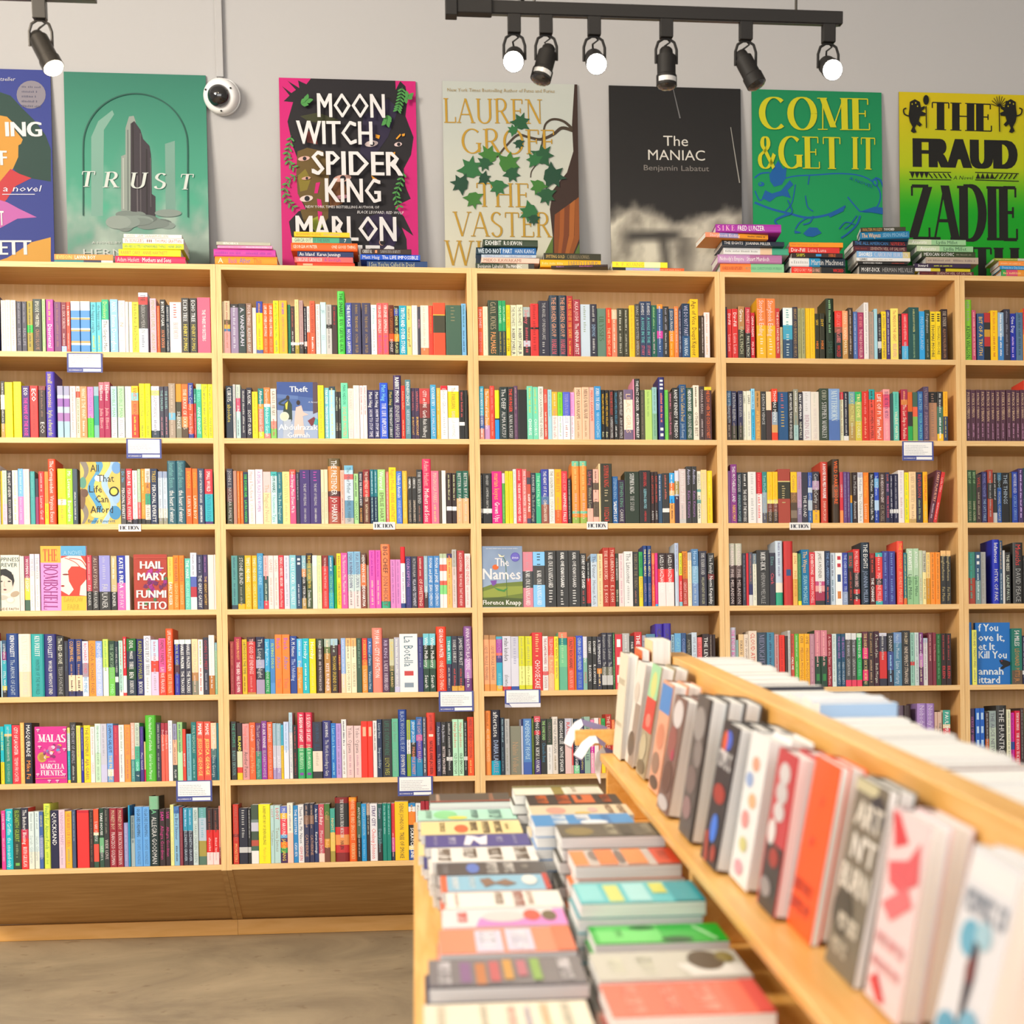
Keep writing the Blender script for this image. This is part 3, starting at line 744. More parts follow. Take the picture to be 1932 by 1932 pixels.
864 896 168 322 ^bbbIan McEwan|^dddAtonement
896 930 168 ccd:10,eee ^99aIan McEwan|^998The Children Act
930 968 168 f82 ^fb3Ian McEwan|^fdbLessons
970 1000 170 222 ^eeeIan McEwan|^fffMachines Like Me
1000 1030 168 24b:12,7be:30,35c:55,bdf:75,24a ^cdfIan McEwan|~
1030 1072 168 433 ^feeOUR HIDEOUS PROGENY|^a98C.E. MCGILL
1072 1098 168 335 ^e64DOM|^e9cINOES|^e56PHOEBE MCINTOSH
1096 1122 178 224:72,eee:80,224 ^bbc~
1122 1150 178 224:72,eee:80,224 ^bbc~
1150 1188 155 f4eeee ^dcd~|^dbb~
1188 1218 168 fe1 ^bd5~|^9c5~
1218 1262 165 fda:92,ca6 ^ca8LARRY MCMURTRY|~
1264 1304 168 334 ^d44REVERSION|^9a8~
1304 1340 166 fb1 ^e43TERRY McMILLAN|^dd7~
L 1335 1385 1388 1425 160 634 ^fb9LARRY McMURTRY|^cbc~
L 1367 1404 1420 1457 170 d33 ^fbbLydia Millet|^fbb~
#3 5 1350 840 3.3196
1580 1612 155 353 ^ac9BEST OF|^433~|^aa8DIANE OLIVER
1612 1640 155 353 ^ac9BEST OF|^433~|^aa8DIANE OLIVER
1638 1674 180 433 ^c43WILL|^a98~
1674 1706 165 336 ^88cMICHAEL ONDAATJE|^9bdTHE CAT'S TABLE
1708 1742 153 a43:25,333:55,a43 ^aaa~
1742 1772 170 333:80,ccc ^bbb~|_
1770 1800 170 368:15,222:30,25a ^9bcWARLIGHT|^bbaMICHAEL ONDAATJE
1800 1850 170 222 ^abcTHE THINGS|_
1846 1866 170 652:50,332 ^_
1864 1902 165 24a ^ddeMOTHERLAND|^8adGEORGE ORWELL
1900 1932 145 436 ^dbf~
#4 1 0 1010 4.6
F Happiness_Forever 0 206 170
168 208 180 ebdfdc ^dcc~
208 256 178 a46:40,ec7:60,fd4:80,465 ^fffWOMAN OF LIGHT|_
256 298 162 dde:30,f5eeee ^bbbTHE WATER|^dcc~
300 344 162 dde:30,f5eeee ^bbbTHE WATER|^dcc~
F The_Bombshell 346 752 92
748 795 172 d45:65,333 ^eaa~|^cccFAULKNER
795 855 178 644:66,333 ^cbaAS I LAY DYING|^cccFAULKNER
858 956 175 99d:66,333 ^bbd~|^cccFAULKNER
956 1012 178 cb8:66,333 ^ffe~|^cccFAULKNER
1014 1086 175 23a:50,f6b ^fffKATE & FRIDA|^fcdKIM FAY
1086 1124 175 eee ^edd~
F Hail_Mary 1155 1500 165
1450 1504 186 fc5:50,f94 ^d94~|^fffEARLY RISER
1502 1552 174 f82 ^a53THE EIDOLATE|^fc8LEIGH FINGER
1552 1600 174 f82 ^a53THE EIDOLATE|^fc8LEIGH FINGER
1596 1650 198 6cb ^fffTHE HARE|^aedMELANIE FINN
1650 1706 150 eef:42,56b:60,b34:78,dee ^99a~|_|_
1706 1762 168 335 ^99b~|^eeeTHE GREAT GATSBY
1762 1802 168 436:50,433 ^a6a~|^eb5THE GREAT GATSBY
1802 1856 168 f3e6e0 ^cbb_
1856 1872 166 f5eeee ^_
#4 2 410 1010 3.943
104 162 150 599:92,345 ^367~|^367~
142 208 150 343:90,fb2 ^dddSTONE BLIND|^998~
202 262 150 fb1 ^fed TIME'S UNDOING|^fd8CHERYL A. HEAD
248 304 150 fb1 ^fedTIME'S UNDOING|^fd8CHERYL A. HEAD
288 346 132 49c ^adfGLENN IS HERE|^27a~
338 384 150 ebb:38,355:84,d45 ^f88~|^bcb~
375 424 150 f0e0e0 ^ca9GAMES|^dba~
416 460 150 f0e0e0 ^ca9GAMES|^dba~
454 500 148 d34 ^fffSINGLE, CAREFREE, MELLOW|^fccKatherine Heiny
492 542 150 dde ^aac~|^bbc~
534 592 146 8cd ^fffREALLY GOOD, ACTUALLY
582 632 150 246 ^eee= =|^_|^dde~
624 664 150 8bc:25,d96:40,333:80,b95 ^eeeTHE LAST RANGER|PETER HELLER
660 708 132 322:18,786:50,453 ^ec4THE HOUSE OF PLAIN TRUTH|^fffDonna Hemans
706 745 148 dee:20,e8e4e0 ^c66_
745 780 150 dea:70,feb ^bba~
775 830 150 822:20,d33 ^fddTHE WORLD AND ALL THAT IT HOLDS|^fbbALEKSANDAR HEMON
826 868 150 28a:70,2ac ^dee~|^8d9CRISTINA HENRIQUEZ
866 890 222 2a3 ^283~
888 926 134 fd2 ^654BRING ME BEAR|CHRIS NIDALINI
918 970 130 e5a ^fddThe Notorious Miss Meadows|^fbc~
970 1020 120 8bd:40,cdd:70,fdd ^668UGH, RUNNING DOWN|^888~
1018 1068 120 8bd:40,cdd:70,fdd ^668UGH, RUNNING DOWN|^888~
1066 1112 130 643:20,d74:60,843 ^fffHERMANN HESSE|SIDDHARTHA
1110 1132 220 a98 ^dcc~
1130 1176 110 e5b ^a2a~|^fcb~
1177 1220 110 e5b ^a2a~|^fcb~
1215 1285 65 f85:89,3a8 ^222BIG CHIEF|^854JON HICKEY
1288 1328 178 d8c ^a6a~
1328 1366 178 d8c ^a6a~
1364 1406 84 d12:27,fff:92,248 ^_|^a9b~
1394 1446 155 337 ^b8cCOLIN KIMPTON|^549~
1442 1492 155 334 ^cccVICTOR KOVLAH|^ddeVILLA AND TESTAMENT
1488 1540 155 a23 ^ecb~|^fdcOF SWEETENGI
1536 1574 152 9bc:70,433 ^cde~|^fffPERFIDIA
1562 1614 152 48c ^fffFIONA and JANE|JEAN CHEN HO
1608 1660 152 48c ^fffFIONA and JANE|JEAN CHEN HO
1652 1684 136 bca:8,fee:20,e65:32,fee:50,e65:58,8d8:75,fee ^_
1680 1712 136 bca:8,fee:20,e65:32,fee:50,e65:58,8d8:75,fee ^_
1708 1750 136 436:8,fb6 ^e74~|^d84~
1746 1782 105 bbb:30,dcc ^986~|^a98~
1784 1840 113 b33 ^fddALICE HOFFMAN|THE WORLD THAT WE KNEW
1842 1886 135 eee:8,fdd ^e55SECOND ENDING|^eaa~
#4 3 890 1010 4.025
F The_Names 76 388 82
388 468 125 d89:35,444:65,d89 ^c9a~|^fffKARL OVE KNAUSGAARD
468 560 125 8cf:25,444:60,8cf ^345~|^fffKARL OVE KNAUSGAARD
557 644 116 333 ^fffKARL OVE KNAUSGAARD|^ddd~
646 738 114 333 ^fffKARL OVE KNAUSGAARD|^ddd~
738 828 114 333 ^fffKARL OVE KNAUSGAARD|^ddd~
826 874 137 333 ^fffSTORY OF CAMP DAVID|^b55~
872 910 195 333:38,d22:92,333 ^bbb~|^a22~
906 958 140 9bd:15,cde ^556The Dinner|^778Herman Koch
956 1000 140 fda ^b97~|^ca8~
998 1046 93 b32 ^fdcTHE LIBERATORS|E. J. KOH
1046 1092 93 b32 ^fdcTHE LIBERATORS|E. J. KOH
1092 1120 137 343 ^cccCURTIS BENEFITS|^ddbBEN BOIS
1120 1160 137 eedddd ^dab~|^dab~
1160 1226 122 eee ^777The Latecomer|^bbb~
1226 1274 124 333 ^986YOURS FOR THE TAKING|^a76~
1272 1304 124 3a5:45,fd2 ^274BRENNER|^985BEING THERE
1304 1334 78 248 ^fe9THE ROYAL ABDULS|^a9bRAMIZA KOYA
1336 1368 78 248 ^fe9THE ROYAL ABDULS|^a9bRAMIZA KOYA
1370 1396 134 e74:20,d44:60,f63 ^fb7~
1394 1418 134 d28:96,3ae ^e5a~
1416 1478 134 322:30,f33:55,fee ^fffLASZLO KRASZNAHORKAI|_
1478 1540 134 322:30,f33:55,fee ^fffLASZLO KRASZNAHORKAI|_
1546 1578 58 bce:40,cde ^889~|^cce~
1576 1602 134 ee1:42,e33:92,8cd ^666ROBERT BAKER|^fccNICOLE KRAUSS
1602 1644 120 d82:50,b43 ^a43NICOLE KRAUSS|^ebbGREAT HOUSE
1644 1674 130 ccc:15,fec ^cb9~
1674 1726 103 58b:30,8bd:60,79c ^bdfHow to Make a Life|^bcd~
1730 1790 118 334 ^dddTHIS TENDER LAND|^bb9WILLIAM KENT KRUEGER
1796 1846 134 333:40,733:50,333 ^dddThe Family|^fffNaomi Krupitsky
#4 4 1350 990 3.3196
88 128 116 ccb:35,655:55,322 ^eddLORENZER|^cbbPHIL MELANSON
130 172 116 ccb:35,655:55,322 ^eddLORENZER|^cbbPHIL MELANSON
172 195 178 334 ^889~
195 212 178 d23 ^_
212 238 172 556:60,336:80,ddd ^b77~|_
236 262 180 789:20,eed ^bba~
262 342 158 333 ^fffMOBY-DICK|^aaaHERMAN MELVILLE
342 380 175 334 ^699Eliza|^e56Clark|^_
380 425 100 cde:65,fed:80,3a8 ^88a~|_
432 490 102 c33 ^b55_|^358=|_
488 520 175 fd9:50,eb5 ^c64SON|^d84PHILIPP MEYER
520 542 180 485:92,fe2 ^7a7~
540 592 155 17a ^fc8The Wayess|^9cdSEAN MICHAELS
590 628 172 d34 ^fddEXHIBITIONS|HANNAH MICHELL
628 688 165 eee:56,c58:64,eaa:75,a35:92,333 ^654JAMES A MICHENER|^fffCARAVANS|_
690 722 164 235 ^79cTHE ALL-AMERICAN|^e64~
722 756 175 cde ^667~|^578~
757 800 175 fff ^c34= =|^358=|^d84=
800 832 175 34a:75,9ac ^cdfTHE CHEROKEE ROSE|TIYA MILES
834 868 172 455:30,322 ^e43SLUG|^b43~
868 910 152 d33:42,333:72,d33:80,333:90,d33 ^fccMORE MIRACLE THAN BIRD|^ddd~
916 970 110 234 ^fffTHE EIGHTS|^9acJOANNA MILLER
970 1004 178 922:10,522 ^e54~|^fffTHE CHANGE
1006 1050 175 4bb:8,e44:50,333:62,e44:93,4bb ^fbb~|^fccMADELINE MILLER
1050 1088 165 449 ^79d~|^79d~
1088 1132 165 449 ^79d~|^79d~
1142 1184 102 f54 ^fb4THE COLONY|^fa8AUDREY MAGEE
1180 1202 175 278:88,e73 ^dd8~
1204 1245 148 bdb:50,9c9 ^fffATAVISTS|^354Lydia Millet
1245 1278 148 bdb:50,9c9 ^fffATAVISTS|^354Lydia Millet
1278 1302 160 cdb ^ddd~|^ca8~
1302 1325 162 ccb:40,fea ^664LYDIA MILLET|FIGHT NO MORE
1325 1352 172 fd8:50,d92 ^ca8~
1352 1382 172 f93 ^b73~
1382 1412 172 f93 ^b73~
1414 1448 162 fc8:10,333 ^cb8Slaughterhouse|^ba7Fat Mum
1448 1480 162 fc8:10,333 ^cb8Slaughterhouse|^ba7Fat Mum
#4 5 1350 990 3.3196
1585 1632 170 487:50,a43 ^3a9~
1632 1666 170 357:55,799 ^eee= =|^dee~
1664 1700 170 aaa ^998~
1740 1784 92 23b ^fffInfamous|^dddHTVK OF FAK
1784 1806 98 357 ^eb8~|^cde~
1806 1820 160 ddd ^_
1820 1855 172 333 ^eedTHE BEES|^cdcLALINE PAULL
1870 1932 110 333 ^d44Munichs|^aaaDAVID PEACE
#5 1 0 1170 4.6
0 14 180 bde ^_
14 56 175 357:20,837:35,3ab:80,dc4:88,333 ^eeeLISTENING TO|STILL WATERS
50 158 116 248 ^fffKEN FOLLETT|^bcdThe ARMOR OF LIGHT
158 264 120 fed:60,fdb ^edcKEN FOLLETT|^edcCOLUMN OF FIRE
264 376 120 3aa ^fffKEN FOLLETT|^277WINTER OF THE WORLD
380 484 120 337 ^fffKEN FOLLETT|^dddWORLD WITHOUT END
486 552 138 333 ^eedThe RED GROVE|^aaaTESSA FONTAINE
552 590 180 334 ^567~|_
590 650 165 237:63,fdb:91,336 ^fb4COLEMAN HILL|^b86~|^433~
650 712 165 237:63,fdb:91,336 ^fb4COLEMAN HILL|^b86~|^433~
710 766 183 e8e0f0:40,a9a:65,def ^d57RICHARD FORD|^69cBE MINE
766 828 178 f93 ^864CANADA: RICHARD FORD
828 888 182 8ae:30,bcf ^eefINDEPENDENCE DAY|^eefFORD
890 940 165 ce6:50,ffe ^8b6~|_
938 996 180 243:48,7c5 ^9b9THE SPORTSWRITER|^afaFORD
994 1026 185 234:65,eee:75,234 ^cccYOU ARE ALL I NEED|_
1026 1066 178 bed:90,eee ^c55~|^677~
1064 1096 145 d23:66,fff:95,d44 ^fff~|_
1096 1180 160 162:22,234:50,142:72,234 ^fffDEVIL|MAKES|THREE|BEN|FOUNTAIN
1182 1246 163 226 ^bb3KAREN JOY FOWLER|^fffBOOTH
1244 1308 136 dde:8,eeeef4 ^556CASUALTIES OF TRUTH|^bbb~
1310 1376 170 cdf:30,ede:38,d43:58,ece ^c89~|^bab~
1376 1440 158 e59:60,e43 ^433FAMILY FAMILY|^fddLAURIE FRANKEL
1436 1502 74 e52 ^fedLIFE HACKS FOR A LITTLE ALIEN|^edaALICE FRANKLIN
1512 1556 170 eee:8,33a:45,534:62,33a ^cd6ROYAL FLASH|^78b~
1556 1606 168 dee:8,445 ^fffCHARLES FRAZIER|THE TRACKERS
1606 1660 168 dee:8,445 ^fffCHARLES FRAZIER|THE TRACKERS
1660 1716 164 fda:60,b85:75,887 ^dbaCHARLES FRAZIER|^dba~
1718 1762 168 fee ^8b4~|^d54~
1760 1810 150 334 ^a34GOING TO MEET|^99a~
1810 1862 130 eee:68,b73 ^ddd~
1862 1888 195 7ab:15,8b9 ^cdc~
#5 2 415 1170 3.943
74 108 158 933 ^c75~|^b66~
106 164 126 a24 ^ea6SUSANNA MOODY|^fddTHIS BIRD HAS FLOWN
162 202 143 db2 ^333ORTHODOX THE TIME|^852~
202 266 126 422:8,c33:97,b84 ^fbbTHE GOD OF ENDINGS|^d88~
268 332 125 224:20,345:40,aac:55,334:75,a9b ^cccThe Longest Night|_
332 372 140 3ad:60,295 ^cefJust Right Here|^bdcANNE BEATTIE
372 412 140 48c:80,59d ^bd6FLYING SOLO|_
408 462 108 f83 ^a5cBack|^77cAfter|^e65This
462 520 108 f83 ^a5cBack|^77cAfter|^e65This
520 572 118 249 ^fffA. M. Homes|^cdfThe Unfolding|_
572 614 138 5be:52,f93 ^dee~|^fdbEleanor Oliphant
614 664 136 1bc ^fffHornby|^dff~
664 714 138 fd1 ^fffHornby|^ed7~
718 772 138 343:15,322 ^fffKHALED HOSSEINI|^eddAND THE MOUNTAINS ECHOED
776 824 138 aba:15,674:27,b84:90,c95 ^fdb~|^fddKITE RUNNER
824 878 138 acd:12,433:30,322 ^bcb~|^ec4THOUSAND SPLENDID SUNS
878 904 180 823:40,622 ^fc4FAITH HUNTER
900 936 134 9be:65,fdb ^ddf~
936 978 134 fb7:15,fec ^776~|^997LISA HOWORTH
976 1018 134 fb7:15,fec ^776~|^997LISA HOWORTH
1016 1056 134 354 ^798~|_
1056 1100 134 d33:40,e63:50,f93 ^fc4FORBIDDEN CITY|^fdbVANESSA HUA
1098 1136 134 36a:30,257 ^cdfA River of Stars|^cdeVanessa Hua
1132 1208 58 f87 ^fffYU HUA - CITY OF FICTION|_
1208 1262 134 535 ^cbdRIB KING|^dcdLADEE HUBBARD
1260 1298 140 cca:50,775:60,342 ^ec4FLATLANDS|^ec8SUE HUBBARD
1296 1338 128 bbc:90,cce ^eee~
1336 1474 102 f4f4f8 ^578La Botella|^c44=|^89a=
1472 1516 127 337 ^88b~|_
1510 1560 100 7cd:20,232:45,586:60,243 ^fffWhite Mulberry|Search
1558 1606 100 7cd:20,232:45,586:60,243 ^fffWhite Mulberry|Search
1610 1688 48 e42 ^fffGEORGIA HUNTER|^fdcONE GOOD THING
1684 1726 120 299:50,335 ^cffTHEIR EYES|^bbb~
1722 1770 118 334:90,da4 ^dddJAMES HURST|^c44~
1770 1820 118 334:90,da4 ^dddJAMES HURST|^c44~
1814 1876 45 859:50,b8c:80,748 ^fefANNA NORTH BLACKMERE|^ddd~
#5 3 890 1160 4.025
84 136 154 b85:8,fa7:88,e94 ^_|^765LIQUID, FRAGILE, PERISHABLE|_
136 188 154 b85:8,fa7:88,e94 ^_|^765LIQUID, FRAGILE, PERISHABLE|_
188 234 165 4ac:5,a4a:30,e65:35,448:48,3ac:90,fb3 ^c9cSEDUCTIONS|_|^8deMOHAMMED
234 300 162 dde:92,d33 ^333milan kundera|^_|^777slowness
300 360 164 ccd:40,dde:92,35a ^aac~|_
360 406 162 dd2:55,ff9:90,dd2 ^bb6~
406 462 162 dd2:55,ff9:90,dd2 ^bb6~
462 545 134 d33 ^fc8~|^fffCHOOSECAKE
536 584 162 eee:65,e66:72,eee ^b56THE FLAMETHROWERS|^b77RACHEL KUSHNER
582 630 165 e54:35,f97:70,fb9 ^fccTELEPHONE|^fdaRachel Kushner
628 664 165 fe3 ^762REVERE, BERATE|^876AND BERATING|_
660 732 132 e86:10,188:22,7c9:60,6b9 ^ada~|_
728 782 168 e53 ^733CRAZY RICH ASIANS|^fbaKEVIN KWAN
782 796 168 f90 ^_
794 852 158 35c ^bcdCHINA RICH GIRLFRIEND|^9bcKEVIN KWAN
845 882 165 dde:40,8ba ^fffKEVIN KWAN|^d55FAMILY
880 918 165 333 ^fffEXHIBIT|R.O.KWON
917 954 165 333 ^fffEXHIBIT|R.O.KWON
952 992 165 334:60,d83:70,334 ^fffA TERMINALIST|^fd9~
990 1030 136 334:60,776:75,ccc:92,222 ^bbbBenjamin Labatut|^dddThe MANIAC|_
1030 1075 136 334:60,776:75,ccc:92,222 ^bbbBenjamin Labatut|^dddThe MANIAC|_
1074 1092 134 253:40,363 ^9d9~
1092 1148 147 d34 ^fff=|=|=
1148 1204 140 bbb ^ddd~
1206 1240 160 333 ^fffPAUL|_
1238 1296 130 c33 ^fffTHE SUNSET|_
1296 1330 155 aab ^445BOSTON|_
1330 1400 145 58a ^_
1398 1460 68 43a ^546CARL|_
1460 1518 65 43a ^546CARL|_
1518 1546 150 9bc ^346~
1546 1596 140 6ad ^8cdCAPITAL|_
1596 1634 138 358 ^89cCOLLISION|_
1634 1674 148 333 ^998AMERICA|_
1674 1716 134 cde ^99aWE ARE THE|_
1714 1758 170 f77 ^b44US FOOLS|_
1754 1812 145 322 ^fffTHE LEVEL|_
1808 1834 150 433 ^a98~
1834 1856 150 322 ^_
#5 4 1350 1150 3.3196
92 134 112 ccd ^e3aTHE END OF ROMANCE|_
134 152 190 8aa ^_
150 182 155 ec9 ^655TOKIO M|_
182 212 155 edc ^877TWO WOMEN|_
212 264 134 edc:92,ddd ^d43CLOUD ATLAS|_
264 326 143 345 ^88aMIDNIGHT|_
326 374 143 48a:92,222 ^346~
374 402 155 c99 ^b55~
402 440 160 e32:70,b22 ^c22~
440 457 165 433 ^_
457 474 132 ccc ^99a~
474 500 152 d54 ^844~|^fffCALL ME|_
500 528 152 6b4 ^cec~|^dfb~
528 562 152 fb2 ^643OYE|^a63MELISSA MOGOLLON
562 594 152 fb2 ^643OYE|^a63MELISSA MOGOLLON
594 626 152 b89 ^dab~
626 664 130 d89:46,243 ^fbb~|^384=
664 704 130 d89:46,243 ^fbb~|^384=
704 734 155 923 ^fccA Gate at the Stairs|^fccLorrie Moore
734 764 152 dee ^aba~
764 790 152 257 ^b7cTHE BEING SERIE|^bcdFABIO MORABITO
790 818 152 257 ^b7cTHE BEING SERIE|^bcdFABIO MORABITO
818 854 148 eee:12,555:88,e46 ^ddeHOW TO BE FAMOUS|^cccCAITLIN MORAN|_
854 888 148 eee:12,555:88,e46 ^ddeHOW TO BE FAMOUS|^cccCAITLIN MORAN|_
890 924 148 cec:8,2a5:88,e46 ^fffHOW TO BUILD A GIRL|^8dbCAITLIN MORAN|_
926 962 138 634:30,e28:50,333:70,e27:90,243 ^fd9THE DAUGHTER OF DOCTOR MOREAU
960 998 138 433 ^b96~|^ca8~
998 1030 136 423 ^ddcA Touch of Jen|Beth Morgan
1030 1080 146 dde:6,445:35,d33:86,334 ^ccc~|_
1082 1120 148 333:35,459:70,334 ^dddDANNY|^adf~
1120 1172 143 79c:20,58a ^cdeHere One Moment|Liane Moriarty
1172 1225 132 333 ^edbSORCERY|^edcNINE PERFECT STRANGERS
1224 1252 144 9cb:55,d44:62,9cb ^577~|^688~
1252 1278 144 cdd ^99a~|^9aa~
1278 1308 144 848:40,c8c:65,636 ^eee~|^edb~
1308 1338 178 bcd:10,ddd ^b9b~
1338 1366 144 734 ^eaa~|_
1366 1388 144 834 ^d99Toni Morrison
1386 1418 152 263 ^6a7~
1418 1450 150 322 ^b44~|^e44EILEEN
1450 1482 150 322 ^b44~|^e44EILEEN
#5 5 1350 1150 3.3196
1588 1612 80 27c ^_
1600 1642 128 ee6 ^886PINTS AND TWENTY-FIVES|^998~
F If_You_Love_It 1600 1860 80
1860 1925 118 276:75,654 ^ddd54 MILES|^c84LEONARD PITTS JR.
#6 1 0 1330 4.6
0 34 188 1bc:62,fd2 ^ee5NIGHT SCENE|^a93~
32 100 170 1bc:16,ec8:20,287 ^dddLAST SUMMER AT THE GOLDEN HOTEL|^9cbELYSSA FRIEDLAND
98 172 176 d34 ^fffCITY OF LAUGHTER|^fddTEMIM FRUCHTER
170 208 155 fb6 ^fd8~
208 276 156 223 ^fffMASQUERADE|^f94Mike Fu
F Malas 296 602 188
578 608 198 fe7:10,dee:42,2ab:95,fe4 ^8ab~|^7cd~
602 662 152 333 ^aabTHE MEMORY OF ANIMALS|^bbb~
657 700 180 dd6 ^e98~|_
698 724 198 33a ^aaa~|^ccdALAN GRAY
722 782 178 fd2 ^763THE ENSEMBLE|^a84AJA GABEL
780 822 190 f8eeee ^cbb~|^cbbGAINES
818 872 164 dfe:50,cec ^576EVERYONE KNOWS YOUR MOTHER IS A WITCH|^798RIVKA GALCHEN
868 926 164 ccd:70,cce ^aab~|_
926 982 162 7ae:78,eee:90,7ad ^346DAMON GALGUT|^fd8THE PROMISE
980 1030 178 b35 ^d55~|_
1028 1078 174 eee ^aba~|^99a~
1076 1132 172 f94 ^c75PLACES WE'VE|^b76~
1130 1168 156 fba:62,599 ^fddA WOMAN AND HER|^9cb~
1166 1210 156 cdc:40,4b9:82,256 ^677GARCIA OUT OF THE RAIN|^cffGARCIA|^fff7
1212 1246 188 438 ^74b~|^cceMary Gaitskill
1246 1262 320 fd9:70,d36 ^_
1258 1350 90 5b3 ^efeOne Hundred Years of Solitude|^dfdGabriel Garcia Marquez
1350 1395 154 334 ^aaa~|^999~
1396 1430 158 a34:20,e65 ^fddDeCoteau Book|_
1430 1460 158 a34:20,e65 ^fddDeCoteau Book|_
1458 1498 136 f0f0f8 ^abd~|_
1496 1536 164 99b:28,fb9:72,344 ^667~|^545~|^fffFLOW
1534 1586 150 9c8:50,beb ^567~|_
1580 1612 210 e43 ^_|^fffROXANE GAY
1614 1660 252 7bc ^689~
1658 1704 150 277 ^acbPAUL NICHOLAS|^9cc~
1704 1768 145 e54 ^fffMAME|^fd7JESSICA GEORGE
1766 1828 145 e54 ^fffMAME|^fd7JESSICA GEORGE
1828 1880 156 eca:45,577:60,256 ^feeTheft of Moon|^bccNina George
1878 1906 158 278 ^_
#6 2 415 1330 3.943
82 124 124 333 ^4a8THE ISTHMUS|^7aaBAILEY DENTON
124 168 135 322:50,ddb:78,d43:88,ec2 ^ee5ISLAND
165 220 140 d99 ^e66Yeong Snowjul|^544Another Person
218 266 132 f63 ^fccDoucheb|^fa7Allegra Hyde
262 312 136 636:50,487 ^cbbThe Last Catastrophe|^8cbAllegra Hyde
305 350 120 849:60,93a ^fffGO ASK FANNIE|^cbcELISABETH HYDE
350 396 128 e63 ^fddBLESSINGS|^fa9CHUKWUEBUKA IBEH
388 420 136 9bc:40,ccd:80,a9c ^bcd~|^eefJACKSON
418 460 138 9bc:40,ccd:80,a9c ^bcd~|^eefJACKSON
450 474 150 4bd:38,fc1 ^267~
466 520 126 cdf:50,eef ^9bd~|_
506 544 57 bde:30,eee ^aac~
540 580 150 222 ^b44~|^933~
576 632 56 d35:54,3a6 ^fffA SEASON OF LIGHT|^dfdJULIE IROMUANYA|^84a=
632 688 56 d35:54,3a6 ^fffA SEASON OF LIGHT|^dfdJULIE IROMUANYA|^84a=
688 762 126 334:52,edc:88,333 ^357JOHN IRVING|^246JILL|^cba~|_
764 826 117 337 ^fffJOHN IRVING|^dddThe World According to Garp
826 864 136 27c ^9de1 Last Such a Romance|~
864 904 138 b9d ^97b~|^87a~
904 944 108 eee:95,eee ^556~|^a98~
940 996 155 eccccc ^877Yoko Ogawa|^c9a~
998 1054 155 eccccc ^877Yoko Ogawa|^c9a~
1050 1100 122 f32 ^fb9=|_
1098 1142 122 f32 ^fb9=|_
1134 1172 118 eee ^766~|_
1168 1208 108 235 ^bcdLucy Ives|Impossibility
1206 1284 106 333 ^365LIFE IS EVERYWHERE|^bb4LUCY IVES
1276 1330 102 6b9 ^798Lucy Ives|^8baLoudermilk
1326 1392 34 249 ^abdBLACK WOODS BLUE SKY|^dddEOWYN IVEY
1388 1420 112 ab4:35,eee:60,8a2 ^888~
1420 1460 112 28c:40,333:65,38c ^fffJENNY JACKSON|^f96PINEAPPLE STREET
1460 1510 90 36a:30,c6a:40,44a:70,28b ^dabTHE LIGHT ALWAYS BREAKS|_
1506 1538 90 556 ^ddd~|^eee~
1538 1604 58 d43:35,e43 ^822GHOST TOWN|^fdc=|^611NATALIE ANNE JACOBSEN
1612 1648 128 335 ^bcdAva Jackson|^ccdTo TEXTEN
1646 1686 128 333 ^ccdAva Jackson|^dccBETTER MACHINES
1684 1732 125 222:65,ddd:72,222 ^bbb~
1732 1774 107 bec ^d54Haley Jakobson|^332OLD ENOUGH
1774 1816 107 bec ^d54Haley Jakobson|^332OLD ENOUGH
1814 1844 120 222:65,ddd:72,222 ^bbb~
1842 1890 90 d42:40,e52 ^833HEIRS OF THE SUCCESSION|^fb6~
#6 3 890 1310 6.0375
143 222 188 e83:30,f93:45,f94 ^b62~|^fc9ALL WE WERE PROMISED|_
222 330 178 223:78,1ac ^eeeaftertaste|^9acDARIA LAVELLE
330 376 266 234 ^9bc~|^79a~
376 436 280 bbb ^888~|^998~
436 585 362 887 ^_|^b97Nalini Volker
545 592 285 336:12,ccd ^_
588 688 278 58c:78,46b ^cefINDEPENDENT PEOPLE|_
682 714 276 562 ^8a4~
712 790 250 d56:10,333:25,c23:32,333:75,437 ^fffLONG DIVISION|^fffKIESE LAYMON
786 858 280 333 ^ad8THE GONE DEAD|^48aChanelle Benz|_
858 922 280 343:47,eeeeee ^766OBLIVION|^bbb~
920 984 256 e8e0d8 ^777THE UGLY AMERICAN|^a97~
984 1062 278 333 ^fffCHANG-RAE LEE|^fffNATIVE SPEAKER
1060 1164 275 ccd:35,ecc ^d66RACHEL|_
1120 1160 275 ddd:45,f66:85,fcc ^c33RAE LEE
1164 1230 280 234:85,8da ^eeeTO KILL A|^fffMOCKINGBIRD
1232 1284 280 336 ^aabHARPER LEE|^cb5WATCHMAN
1284 1352 255 9ba ^567LEFT EXISTED LEE
1352 1400 290 f8b:50,d2a:62,fac ^fee~
1400 1480 270 fee ^e66O|_
1420 1480 270 e97 ^_
#6 4 1350 1310 6.0375
30 90 290 b33 ^fcc~
90 150 280 347 ^ccd~
150 220 290 eee ^999~
220 280 280 e93 ^fed~
#6 4 1600 1300 5.819
560 620 180 656 ^_
620 700 180 433 ^_
770 870 158 a8c:50,967 ^dceNobody's Empire|_
870 962 158 a8c:50,967 ^dceNobody's Empire|_
962 992 252 dba ^666THE NURSERY
992 1038 252 dba ^666THE NURSERY
1048 1130 232 4a9:25,edb:32,d45:60,fdb ^fffPAUL MURRAY|_
#6 5 1600 1300 5.819
1338 1400 215 435 ^b6aHOUSE OF MIRRORS
1408 1458 212 26c ^bdf= = = =
1458 1510 210 26c ^bdf= = = =
1515 1555 250 433:50,c63 ^bbb~
1556 1635 240 9aa:30,bcb ^667THE ALICE NETWORK
1636 1748 180 333 ^dddTHE HUNTRESS
